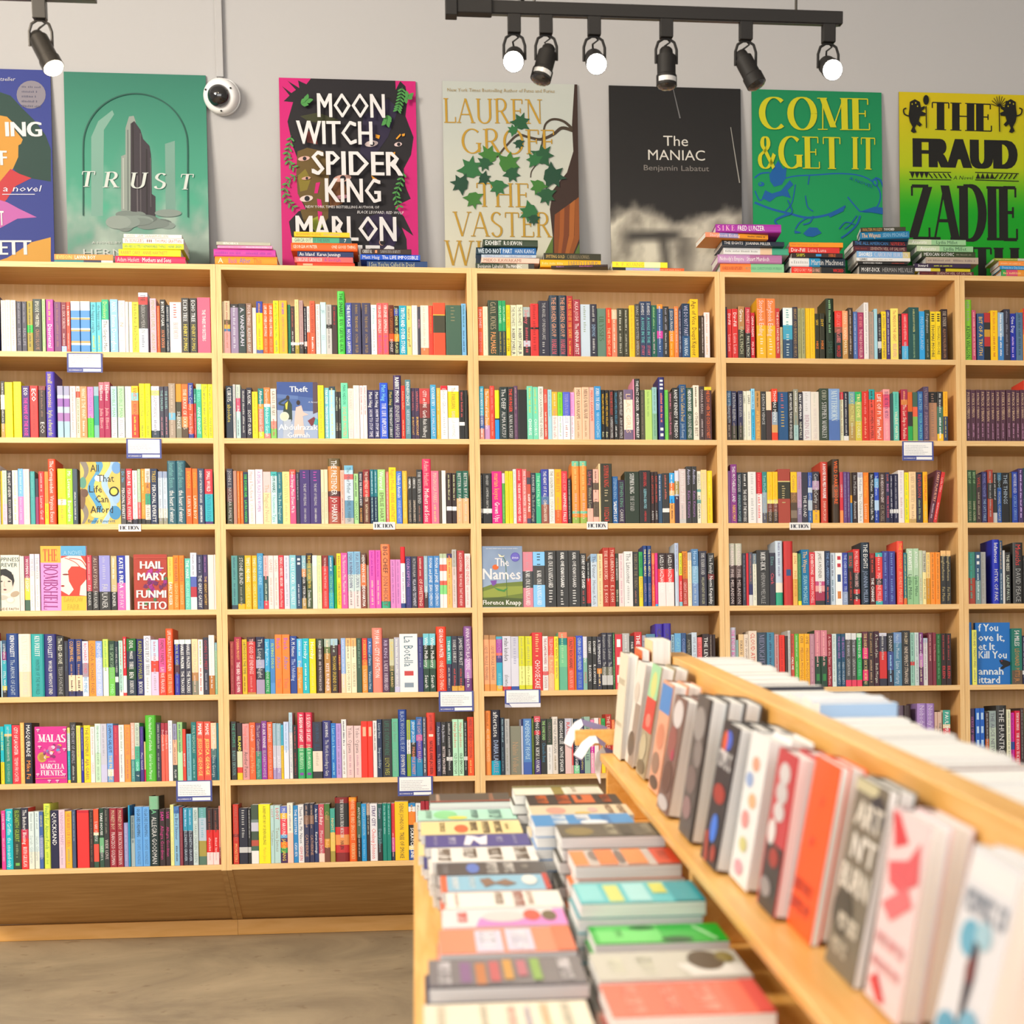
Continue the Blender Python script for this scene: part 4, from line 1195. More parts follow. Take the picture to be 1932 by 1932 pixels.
1748 1794 225 eec ^998~
1794 1838 260 d2a:55,25a:70,d2a ^537~
1840 1898 240 d24 ^fffTOM RACHMAN|THE ITALIAN TEACHER
1900 1940 210 433 ^999~
#7 1 0 1490 4.493
0 10 180 fe4 ^_
8 46 180 e49 ^fcdLOVE WAR|^fbdMEGAN GODDARD
40 106 166 1bc ^cffEmily Griffin|^cffthe one-and-only
108 178 160 343 ^ac4ELIZABETH GILBERT|^897~|^7b5=
176 242 155 334:35,c35:50,e33 ^fffThe Butchers' Blessing|^fffRUTH GILLIGAN
236 290 188 dee:70,eed ^abb~|^abbSarah Gilmartin
288 332 186 dee:70,eed ^abb~|^abbSarah Gilmartin
328 370 188 46a:45,89c:80,46a ^dd9SERVICE|^ccdSARAH GILMARTIN
360 424 120 de5 ^7a5Finally For Almost Fools|^ac4~
424 496 176 224 ^fffQUICKSAND|_
496 552 172 ecd ^b9bVANISHING MAPS|^bab~
548 608 184 fb3 ^c74MEMORIES OF CUBA|^aa7~
604 640 172 457 ^89a~|_
648 752 175 c23:5,e33 ^_
660 726 180 222 ^fb6Circe|^d66~|^fd8Olivie Blake
750 792 175 322 ^765~
790 836 165 e53:40,eec:45,354:60,e54:90,354 ^dddTARE HOUSE
836 878 158 243:50,7b8:75,354 ^eeeTARE HOUSE|^dddMUNDIYA
878 926 158 333 ^887~|^dccWIDE LOVE
926 988 158 923 ^dcaMONKEY BOY|^eddFRANCISCO GOLDMAN
988 1044 158 923 ^dcaMONKEY BOY|^eddFRANCISCO GOLDMAN
1046 1086 282 99c ^bbd~
1084 1100 134 29c ^3bd~
1098 1140 222 899:45,abb ^567~|_
1138 1206 146 6ae ^357OLGA DIES DREAMING|^58bXOCHITL GONZALEZ
1206 1268 146 6ae ^357OLGA DIES DREAMING|^58bXOCHITL GONZALEZ
1262 1350 56 8b9:19,233 ^7c9ISOLA|^dddALLEGRA GOODMAN
1344 1400 166 322 ^e3aSAM|^c38Allegra Goodman
1398 1446 162 322 ^e3aSAM|^c38Allegra Goodman
1438 1474 128 ee9 ^ccb~|^cb9~
1472 1520 142 47b:12,8bd ^237The Bird Skinner|^345~
1520 1550 150 834 ^a66~
1548 1592 156 39b:40,334 ^bdf~|^bcdELIZABETH GRAVER
1592 1636 156 39b:40,334 ^bdf~|^bcdELIZABETH GRAVER
1634 1680 153 cdd ^799GREEN|^899SARAH CHALEN GREEN
1680 1748 153 6aa:18,bcd:58,a94:85,576 ^8bc~|_
1748 1804 162 322:38,d22:78,fdd ^843~|^fbb~
1804 1860 162 322:38,d22:78,fdd ^843~|^fbb~
1848 1874 140 d87:70,833 ^fcc~
#7 2 415 1490 4.493
108 160 125 c32:50,822:55,c32 ^b65MARIE HEMINGWAY|^fa6MONSTERS
156 235 158 223:70,ccc:80,223 ^bbb~|_
235 268 158 222:70,ccc:80,222 ^bbb~|_
258 336 130 454:25,788:30,ccd:45,454:60,b54:70,465:78,eee ^_
318 438 124 fe1 ^552A BRIEF HISTORY OF SEVEN KILLINGS|^db3Marlon James
415 460 135 bdd ^d55LOOT|^998Tania James
460 520 135 bdd ^d55LOOT|^998Tania James
505 580 142 67c:12,fb2:22,e45:50,6ad:56,536:63,f72:73,295:82,425 ^fffMONKEY AROUND|^fd4JADIE JANG
560 632 114 eed:50,fcb ^a9a~|^ddb~
610 670 135 28c ^fffTHE RESISTERS|GISH JEN
655 722 128 e8e8ec ^335Thank You, Mr. Nixon|^d35GISH JEN
702 768 120 334:20,865:35,335 ^b98~|^c97CATHERINE
746 804 118 334:20,865:35,335 ^b98~|^c97CATHERINE
792 842 128 236 ^fffAn Island|^fffKaren Jennings
828 890 125 c56:85,fdc ^fffCool Baby|^eddMorgan Jerkins
880 935 122 473:20,874:60,d93:75,743 ^ca6Caul|^fc8Baby
932 984 160 4a9:45,ec6:80,a94 ^fc8NIGHT WILD
968 1100 66 822:9,333:46,c33:58,e95:74,c33:86,822 ^eeeTHE WOMAN BACK FROM MOSCOW|^322HA JIN|_
1086 1160 66 f92:6,e62 ^fb8WHERE THE BIRD SINGS BEST|^fd9JODOROWSKY
1160 1200 110 353:30,465:60,222 ^dddANTIQUITY|^bbb~
1198 1246 120 29d ^acdSARAH JOHNSON|^7be~
1240 1276 120 b98:20,322 ^ccb~|_
1268 1340 120 eeedf4 ^537STRAY CITY|^e43Chelsey Johnson
1332 1380 122 255:70,322 ^bbdSisters|^9bcDaisy Johnson
1376 1416 118 187 ^9cc~|_
1416 1454 118 187 ^9cc~|_
1448 1484 118 d34:60,d5a:85,335 ^b22~|^fcc~
1482 1602 102 fc1 ^653DENIS JOHNSON|^333TREE OF SMOKE
1598 1660 115 28c:6,eee:15,f82:38,222:75,fea:82,25a ^d93~|^fffSCRATCH LINE
1660 1706 115 eee ^999~
1704 1742 98 a23 ^fffM
1742 1775 98 a23 ^fffM
"""
# ------------------------------------------------------------------ the room
WALLY = .53
WALLM = mat('painted_wall', (.41, .405, .412), .9)
def wall_noise(m):
    nt = m.node_tree; b = nt.nodes['Principled BSDF']; n = nt.nodes.new('ShaderNodeTexNoise'); n.inputs['Scale'].default_value = 220
    bp = nt.nodes.new('ShaderNodeBump'); bp.inputs['Strength'].default_value = .06; nt.links.new(n.outputs['Fac'], bp.inputs['Height']); nt.links.new(bp.outputs['Normal'], b.inputs['Normal'])
wall_noise(WALLM)
def floor_mat():
    m = mat('polished_concrete', rough=.5); nt = m.node_tree; b = nt.nodes['Principled BSDF']; N = nt.nodes.new; L = nt.links.new
    tc = N('ShaderNodeTexCoord'); mp = N('ShaderNodeMapping'); mp.inputs['Scale'].default_value = (1.0, 1.25, 1)
    a = N('ShaderNodeTexNoise'); a.inputs['Scale'].default_value = 1.6; a.inputs['Detail'].default_value = 9; a.inputs['Roughness'].default_value = .62; a.inputs['Distortion'].default_value = .8
    r = N('ShaderNodeValToRGB'); r.color_ramp.elements[0].position = .3; r.color_ramp.elements[1].position = .72
    r.color_ramp.elements[0].color = (*hx('877a66', 1), 1); r.color_ramp.elements[1].color = (*hx('bcab8e', 1), 1)
    v = N('ShaderNodeTexNoise'); v.inputs['Scale'].default_value = 14; v.inputs['Detail'].default_value = 3
    r2 = N('ShaderNodeValToRGB'); r2.color_ramp.elements[0].position = .64; r2.color_ramp.elements[1].position = .72; r2.color_ramp.elements[0].color = (1, 1, 1, 1); r2.color_ramp.elements[1].color = (.62, .55, .5, 1)
    mx = N('ShaderNodeMix'); mx.data_type = 'RGBA'; mx.blend_type = 'MULTIPLY'; mx.inputs[0].default_value = .6
    L(tc.outputs['Object'], mp.inputs['Vector']); L(mp.outputs['Vector'], a.inputs['Vector']); L(tc.outputs['Object'], v.inputs['Vector'])
    L(a.outputs['Fac'], r.inputs['Fac']); L(v.outputs['Fac'], r2.inputs['Fac']); L(r.outputs['Color'], mx.inputs[6]); L(r2.outputs['Color'], mx.inputs[7]); L(mx.outputs[2], b.inputs['Base Color'])
    return m
def slab(name, a, b, m):
    q = MB(); q.box(a, b); o = q.build(name, m); tag(o, kind='structure'); return o
RX0, RX1, RY0, RZ = -4.2, 6.2, -9.5, 4.3
slab('floor', (RX0, RY0, -.1), (RX1, WALLY + .1, 0), floor_mat())
slab('wall_back', (RX0, WALLY, 0), (RX1, WALLY + .1, RZ), WALLM)
slab('wall_left', (RX0 - .1, RY0, 0), (RX0, WALLY + .1, RZ), WALLM)
slab('wall_right', (RX1, RY0, 0), (RX1 + .1, WALLY + .1, RZ), WALLM)
CEILM = mat('painted_ceiling', (.72, .72, .73), .9)
slab('ceiling', (RX0, RY0, RZ), (RX1, WALLY + .1, RZ + .1), CEILM)

# ------------------------------------------------------------------ five leaning birch bookcases
W = .914; PT = .019; DEP = .264; ZTOP = 2.319
ZF = [1.98316882, 1.67899009, 1.37166187, 1.06565038, .76049857, .45276189, .14905579]     # undersides of the seven shelves
ORD = ['top', 'second', 'third', 'fourth', 'fifth', 'sixth', 'bottom']
BAY = ['leftmost', 'second', 'middle', 'fourth', 'rightmost']
def w2f(y, z): v = FM.transposed() @ Vector((0, y, z - FL)); return (v.y, v.z)
FOOT = [w2f(.345, .062), w2f(.345, 0), w2f(.50, 0)]
def bookcase(k):
    x0 = (k - 1) * W
    r = empty('bookcase', (x0, 0, FL), (-TH, 0, 0))
    tag(r, '%s of five leaning birch plywood bookcases along the back wall, filled with books' % BAY[k], 'bookcase', 'leaning plywood bookcases along the back wall')
    prof = [(0, ZTOP), (0, .147)] + FOOT + [(DEP, .05), (DEP, ZTOP)]
    for a in (0.0004, W - PT):
        q = MB(); q.prism(prof, 'x', a, a + PT - .0004, m=0, mside=[1, 2, 2, 1, 1, 0, 0, 1]); q.build('side_panel', [BIRCHV, PLYEDGEV, BASEW], r)
    def board(name, z, d0=0.0006, d1=DEP - .009):
        q = MB(); q.cur = 0
        q.box((PT, d0, z), (W - PT, d1, z + PT), faces='xXYzZ', m=0); q.box((PT, d0, z), (W - PT, d1, z + PT), faces='y', m=1); return q.build(name, [BIRCH, PLYEDGE], r)
    board('top_board', ZTOP - PT)
    for z in ZF: board('shelf', z)
    q = MB(); q.box((PT, DEP - .009, .149), (W - PT, DEP - .001, ZTOP - PT)); q.build('back_panel', BIRCHV, r)
    a, b = (.008, .148), w2f(.358, .062); q = MB(); q.prism([a, (a[0] + .02, a[1]), (b[0] + .02, b[1]), b], 'x', PT, W - PT); q.build('base_panel', BASEW, r)
    c0, c1 = w2f(.345, .001), w2f(.345, .060); c2, c3 = w2f(.365, .060), w2f(.365, .001)
    q = MB(); q.prism([c0, c1, c2, c3], 'x', .0005, W - .0005); q.build('kick_board', BIRCH, r)
    if k in (1, 4): pass
    return r
# kick board lies in front of the feet, so push the feet in by its thickness
FOOT = [w2f(.347, .0615), w2f(.3665, .0615), w2f(.3665, 0), w2f(.50, 0)]
for k in range(5): bookcase(k)

# ------------------------------------------------------------------ books on the shelves
def lum(c): return .2126 * c[0] + .7152 * c[1] + .0722 * c[2]
def cname(h):
    h6 = h if len(h) == 6 else ''.join(c * 2 for c in h)
    r, g, b = [int(h6[i:i + 2], 16) / 255 for i in (0, 2, 4)]; mx, mn = max(r, g, b), min(r, g, b); s = mx - mn
    if s < .12 or (mx < .3 and s < .15): return 'black' if mx < .3 else 'dark grey' if mx < .45 else 'grey' if mx < .7 else 'pale grey' if mx < .88 else 'white'
    if s < .24 and mn > .7: return 'cream' if r > b + .05 else 'pale blue'
    hue = (60 * ((g - b) / s) if mx == r else 60 * (2 + (b - r) / s) if mx == g else 60 * (4 + (r - g) / s)) % 360
    dark = mx < .42
    if hue < 14 or hue >= 345: n = 'maroon' if mx < .65 and s < .55 else 'salmon' if mn > .4 else 'red'
    elif hue < 40: n = 'brown' if mx < .72 else 'peach' if mn > .5 else 'orange'
    elif hue < 68: n = 'olive' if mx < .72 else 'pale yellow' if mn > .45 else 'yellow'
    elif hue < 165: n = 'dark green' if dark else 'pale green' if mn > .55 else 'green'
    elif hue < 195: n = 'dark teal' if dark else 'pale turquoise' if mn > .55 else 'turquoise'
    elif hue < 258: n = 'navy' if dark else 'pale blue' if mn > .6 else 'blue'
    elif hue < 300: n = 'dark purple' if dark else 'lilac' if mn > .5 else 'purple'
    else: n = 'dark plum' if dark else 'pale pink' if mn > .62 else 'pink'
    return n
def parse_bands(s):
    out = []; p = 0
    for q in s.split(','):
        c, _, e = q.partition(':'); e = float(e) / 100 if e else 1.0; out.append((c, p, e)); p = e
    return out
def main_col(b): return max(b, key=lambda q: q[2] - q[1])[0]
def cover_shell(mb, w, d, h, bands, hard, tf):
    """spine, two cover boards; tf maps local (x, y, z) into the mesh"""
    ct = min(.0022 if hard else .0009, w * .2); r = min(.0016, w * .3)
    prof = [(0, r + .0006), (r * .4, r * .35), (r * 1.2, 0), (w - r * 1.2, 0), (w - r * .4, r * .35), (w, r + .0006)]
    if hard: bul = min(.0035, w * .12); prof = [(0, r + bul), (w * .12, bul * .45), (w * .3, bul * .1), (w * .7, bul * .1), (w * .88, bul * .45), (w, r + bul)]
    for c, a, b in bands:
        col = hx(c); z1, z0 = h * (1 - a), h * (1 - b); k = len(mb.v); n = len(prof)
        mb.v.extend([tuple(tf(Vector((p[0], p[1], z0)))) for p in prof] + [tuple(tf(Vector((p[0], p[1], z1)))) for p in prof])
        for i in range(n - 1): mb.f.append((k + i, k + i + 1, k + n + i + 1, k + n + i)); mb.c.append(col); mb.m.append(mb.cur)
    mc = hx(main_col(bands)); y0 = prof[0][1]
    for xa, xb in ((0, ct), (w - ct, w)):
        k = len(mb.v)
        P = [(xa, y0, 0), (xb, y0, 0), (xb, d, 0), (xa, d, 0), (xa, y0, h), (xb, y0, h), (xb, d, h), (xa, d, h)]
        mb.v.extend([tuple(tf(Vector(p))) for p in P])
        for q in ((3, 0, 4, 7), (1, 2, 6, 5), (0, 1, 5, 4), (2, 3, 7, 6), (3, 2, 1, 0), (4, 5, 6, 7)): mb.f.append(tuple(k + i for i in q)); mb.c.append(mc); mb.m.append(mb.cur)
    k = len(mb.v)                                         # cap of the spine
    mb.v.extend([tuple(tf(Vector((p[0], p[1], h)))) for p in prof] + [tuple(tf(Vector((w - ct, y0 + .003, h)))), tuple(tf(Vector((ct, y0 + .003, h))))])
    mb.f.append(tuple(range(k, k + len(prof) + 2))); mb.c.append(hx(bands[0][0])); mb.m.append(mb.cur)
    return ct, y0
def pages_box(mb, w, d, h, ct, y0, hard, tf, m=0):
    i = .003 if hard else .0004
    P0 = (ct * .98, y0 + .0025, i); P1 = (w - ct * .98, d - (.004 if hard else .0005), h - i)
    x0, ya, z0 = P0; x1, yb, z1 = P1
    k = len(mb.v); P = [(x0, ya, z0), (x1, ya, z0), (x1, yb, z0), (x0, yb, z0), (x0, ya, z1), (x1, ya, z1), (x1, yb, z1), (x0, yb, z1)]
    mb.v.extend([tuple(tf(Vector(p))) for p in P])
    for q in ((3, 0, 4, 7), (1, 2, 6, 5), (0, 1, 5, 4), (2, 3, 7, 6), (3, 2, 1, 0), (4, 5, 6, 7)): mb.f.append(tuple(k + t for t in q)); mb.c.append((.8, .78, .74)); mb.m.append(m)
def spine_text(mb, w, h, bands, text, tf3, rnd, yoff=-.0003, flat=False):
    """tf3 = (origin, X along reading, Y up of letters) factory: given z-from-top gives points. Reading runs down the spine."""
    O, X, Y = tf3
    segs = text.split('|') if text else []
    if not segs: return
    items = []; col = '333' if lum(hx(main_col(bands))) > .25 else 'eee'
    for s in segs:
        s = s.strip()
        if s.startswith('^_'): s = s[1:]
        elif s.startswith('^'): col = s[1:4]; s = s[4:]
        n = 8 if s == '~' else 5 if s == '_' else 3 if set(s) <= set('= ') else max(4, len(s))
        items.append([s.strip(), col, n])
    L = h - .014; gap = L * .045; tot = sum(i[2] for i in items) or 1; av = L - gap * (len(items) - 1); z = .007
    for s, c, n in items:
        seg = av * n / tot; cc = hx(c)
        if s == '~': put_dashes(mb, O + X * z + Y * (w * .33), X, Y, seg * .92, w * rnd.uniform(.26, .36), cc, rnd)
        elif s == '_' or not s: pass
        elif set(s) <= set('= '):
            q = s.replace(' ', ''); m = len(q); st = seg / m
            for i in range(m):
                a = O + X * (z + st * (i + .2)) + Y * (w * .25); mb.poly([a, a + X * st * .5, a + X * st * .5 + Y * w * .5, a + Y * w * .5], cc)
        else:
            up = s.upper() == s; st = rnd.choice(['s', 's', 'b', 'serif', 's']) if up else 's'
            _, _, nat = layout(s, st)
            hc = min(w * (.62 if flat else .5 if up else .52), seg / (nat * .6)); wd = nat * hc
            if wd > seg: wd = seg
            elif not flat and wd < seg * .8: wd = min(seg * .85, wd * 1.15)
            hc = max(hc, .003)
            put_text(mb, s, O + X * (z + (seg - wd) * .3) + Y * ((w - hc) / 2), X, Y, wd, hc, cc, st)
        z += seg + gap

BOOKS = []; FACING = []; LEAN = []
cur = None
for ln in DATA.strip().split('\n'):
    ln = ln.rstrip()
    if ln.startswith('#'):
        a = ln[1:].split(); cur = (int(a[0]) - 1, int(a[1]) - 1, float(a[2]), float(a[3]), float(a[4])); continue
    r, b, ox, oy, sc = cur
    zb = ZF[r] + PT
    if ln.startswith('F '):
        a = ln.split(); p0 = at_face(ox + float(a[2]) / sc, oy + float(a[4]) / sc); p1 = at_face(ox + float(a[3]) / sc, oy + float(a[4]) / sc)
        FACING.append([r, b, a[1], p0.x, p1.x, (p0.z + p1.z) / 2 - zb, (ox, oy, sc)]); continue
    if ln.startswith('L '):
        a = ln.split(' ', 7); u = [ox + float(t) / sc for t in a[1:5]]; v = oy + float(a[5]) / sc
        pb = at_face(u[0], oy + 480 / sc); pt_ = at_face(u[2], v); pb2 = at_face(u[1], oy + 480 / sc)
        LEAN.append([r, b, pb.x, pb2.x, pt_.x, pt_.z - zb, parse_bands(a[6]), a[7]]); continue
    a = ln.split(' ', 4)
    if len(a) < 4: print('bad', ln); continue
    m = (float(a[0]) + float(a[1])) / 2
    p0 = at_face(ox + float(a[0]) / sc, oy + (float(a[2]) + 200) / sc); p1 = at_face(ox + float(a[1]) / sc, oy + (float(a[2]) + 200) / sc)
    pt_ = at_face(ox + m / sc, oy + float(a[2]) / sc)
    tx = a[4] if len(a) > 4 else ''
    BOOKS.append(dict(r=r, b=b, x0=p0.x, x1=p1.x, h=pt_.z - zb, bands=parse_bands(a[3]), text=tx, face=None))
rows = {}
for q in BOOKS: rows.setdefault((q['r'], q['b']), []).append(q)
for f in FACING: rows[(f[0], f[1])].append(dict(r=f[0], b=f[1], x0=f[3], x1=f[4], h=f[5], face=f[2], bands=[('888', 0, 1)], text=''))
KEEP = []
for key, L in rows.items():
    L.sort(key=lambda q: q['x0'] if not q['face'] else q['x0'] + .002)
    lo = (key[1] - 1) * W + PT + .0008; hi = key[1] * W - PT - .0008
    lim = [q for q in LEAN if (q[0], q[1]) == key]
    if lim: hi = min(q[2] for q in lim) - .001
    prev = lo; good = []
    for i, q in enumerate(L):
        nxt = L[i + 1] if i + 1 < len(L) else None
        q['x0'] = max(q['x0'], prev)
        if nxt and nxt['x0'] < q['x1'] - .0004:
            if nxt['face'] or q['face']:
                if q['face']: q['x1'] = nxt['x0']
            else:
                mid = (q['x1'] + nxt['x0']) / 2 if nxt['x0'] > q['x0'] + .006 else q['x1']; q['x1'] = mid
        q['x1'] = min(q['x1'], hi)
        if q['x1'] - q['x0'] < .0045: continue
        q['x1'] -= .0003; prev = q['x1'] + .0003; good.append(q)
    KEEP.append((key, good))
KD = dict(KEEP); rf = random.Random(99)
for key in [(5, 2), (5, 3), (6, 1), (6, 2), (6, 3)] + [(r, 4) for r in range(7)] + [(r, 0) for r in range(7)]:     # stretches out of view or behind the display table
    good = KD.setdefault(key, []); lo = (key[1] - 1) * W + PT + .001; hi = key[1] * W - PT - .03
    src = [q for q in KD[((key[0] + 5) % 7, min(3, max(1, key[1])))] + KD[((key[0] + 4) % 7, 1)] if not q['face'] and not q.get('fill')]; rf.shuffle(src); si = 0
    edges = [(lo, lo)] + sorted((q['x0'], q['x1']) for q in good) + [(hi, hi)]; add = []
    for (a0, a1), (b0, b1) in zip(edges, edges[1:]):
        x = a1 + .0005
        if b0 - a1 < .035: continue
        while True:
            q = src[si % len(src)]; si += 1; w = q['x1'] - q['x0']
            if x + w > b0 - .0005: break
            add.append(dict(r=key[0], b=key[1], x0=x, x1=x + w, h=min(q['h'], .24), bands=q['bands'], text=q['text'], face=None, fill=True)); x += w + .0004
    good += add; good.sort(key=lambda q: q['x0'])
KEEP = [(k, KD[k]) for k in sorted(KD)]
allb = [q for _, g in KEEP for q in g if not q['face']]
for q in allb: q['h'] = max(.11, min(q['h'], .279)); q['area'] = (q['x1'] - q['x0']) * q['h']
vis = lambda q: not ((q['r'] == 5 and q['b'] == 3 and q['x0'] < 2.4) or (q['r'] == 4 and q['b'] in (2, 3) and 1.5 < q['x0'] < 2.1))
big = set(id(q) for q in sorted([q for q in allb if vis(q) and not q.get('fill')], key=lambda q: -q['area'])[:285])
NUMW = 'first second third fourth fifth sixth seventh eighth ninth tenth eleventh twelfth thirteenth fourteenth fifteenth sixteenth seventeenth eighteenth nineteenth twentieth'.split()
def ordw(n): return NUMW[n] if n < 20 else ['twenty', 'thirty', 'forty'][n // 10 - 2 + (0)] + '-' + NUMW[n % 10 - 1] if (n + 1) % 10 else ['thirtieth', 'fortieth', 'fiftieth'][(n + 1) // 10 - 3]
def ordinal(i):                                 # i counts from 0
    n = i + 1
    if n <= 20: return NUMW[n - 1]
    t, o = divmod(n, 10)
    return ['twentieth', 'thirtieth', 'fortieth', 'fiftieth'][t - 2] if o == 0 else ['twenty', 'thirty', 'forty', 'fifty'][t - 2] + '-' + NUMW[o - 1]
stuff = MB(); rnd = random.Random(3); nbook = 0
for (r, b), good in KEEP:
    n = len(good)
    for i, q in enumerate(good):
        if q['face']: continue
        w, h = q['x1'] - q['x0'], q['h']; hard = h > .222
        nb = [g['h'] for g in good[max(0, i - 2):i + 3] if g is not q]; d = (.15 if hard else .13) + rnd.uniform(-.006, .006)
        yf = .004 + rnd.uniform(0, .007) + (.004 if h < .19 else 0)
        if r == 4 and b == 4 and q['text'].find('PINTS') >= 0: d = .02
        zb = ZF[r] + PT + .0004
        if id(q) in big:
            mb = MB(); tf = lambda p: p
            ct, y0 = cover_shell(mb, w, d, h, q['bands'], hard, tf)
            spine_text(mb, w, h, q['bands'], q['text'], (Vector((0, -.0003, h)), Vector((0, 0, -1)), Vector((1, 0, 0))), rnd)
            o = mb.build('hardcover_book' if hard else 'paperback_book', PRINT, loc=fw(q['x0'], yf, zb), rot=(-TH, 0, 0))
            pm = MB(); pages_box(pm, w, d, h, ct, y0, hard, tf); pm.build('page_block', PAGES, o)
            left = i < n - i; k = i if left else n - 1 - i
            tcol = re.findall(r'\^([0-9a-f]{3})', q['text']); mc = cname(main_col(q['bands'])); extra = ''
            bl = sorted(set(cname(c) for c, s, e in q['bands'] if e - s > .17) - {mc})
            if bl: extra = ' and ' + bl[0]
            elif tcol and len(q['text']) > 6 and cname(tcol[0]) != mc: extra = ' spined, ' + cname(tcol[0]) + ' lettered'
            size = 'tall ' if nb and h > max(nb) + .008 else 'thick ' if w > .034 else 'slim ' if w < .017 else ''
            lab = '%s%s%s book, %s from %s end, %s shelf, %s bookcase' % (size, mc, extra, ordinal(k), 'left' if left else 'right', ORD[r], BAY[b])
            if len(lab.split()) > 16 and extra: lab = lab.replace(extra, '', 1)
            if len(lab.split()) > 16: lab = lab.replace(size, '', 1)
            if len(lab.split()) > 16: print('long', lab); lab = ' '.join(w for w in lab.split() if w not in ('pale', 'dark'))
            tag(o, lab, 'book', 'books on the %s shelf of the %s bookcase' % (ORD[r], BAY[b])); nbook += 1
        else:
            org = fw(q['x0'], yf, zb); tf = lambda p, org=org: FM @ p + org
            ct, y0 = cover_shell(stuff, w, d, h, q['bands'], hard, tf)
            stuff.cur = 0
            spine_text(stuff, w, h, q['bands'], q['text'], (tf(Vector((0, -.0003, h))), FM @ Vector((0, 0, -1)), FM @ Vector((1, 0, 0))), rnd)
            pages_box(stuff, w, d, h, ct, y0, hard, tf, m=1)
tag(stuff.build('shelved_books', [PRINT, PAGES]), 'slimmer books standing between the others on all the shelves of the bookcases', 'books', kind='stuff')
for r, b, xb0, xb1, xt, h, bands, text in LEAN:
    w = (xb1 - xb0) * .62; ang = atan2(xt - xb0, h) ; L = h / cos(ang); zb = ZF[r] + PT + .0004
    mb = MB(); ct, y0 = cover_shell(mb, w, .13, L, bands, False, lambda p: p)
    spine_text(mb, w, L, bands, text, (Vector((0, -.0003, L)), Vector((0, 0, -1)), Vector((1, 0, 0))), rnd)
    o = mb.build('paperback_book', PRINT, loc=fw(xb0, .006, zb + w * sin(ang)))
    o.rotation_euler = (FM @ Matrix.Rotation(ang, 3, 'Y')).to_euler()
    pm = MB(); pages_box(pm, w, .13, L, ct, y0, False, lambda p: p); pm.build('page_block', PAGES, o)
    tag(o, '%s paperback leaning over at the right end of third shelf, fourth bookcase' % cname(main_col(bands)), 'book', 'books on the third shelf of the fourth bookcase')
for o in bpy.data.objects:
    if o.name == 'paperback_book.170': print('P170', o['label'])
print('books', len(allb), 'individual', nbook)
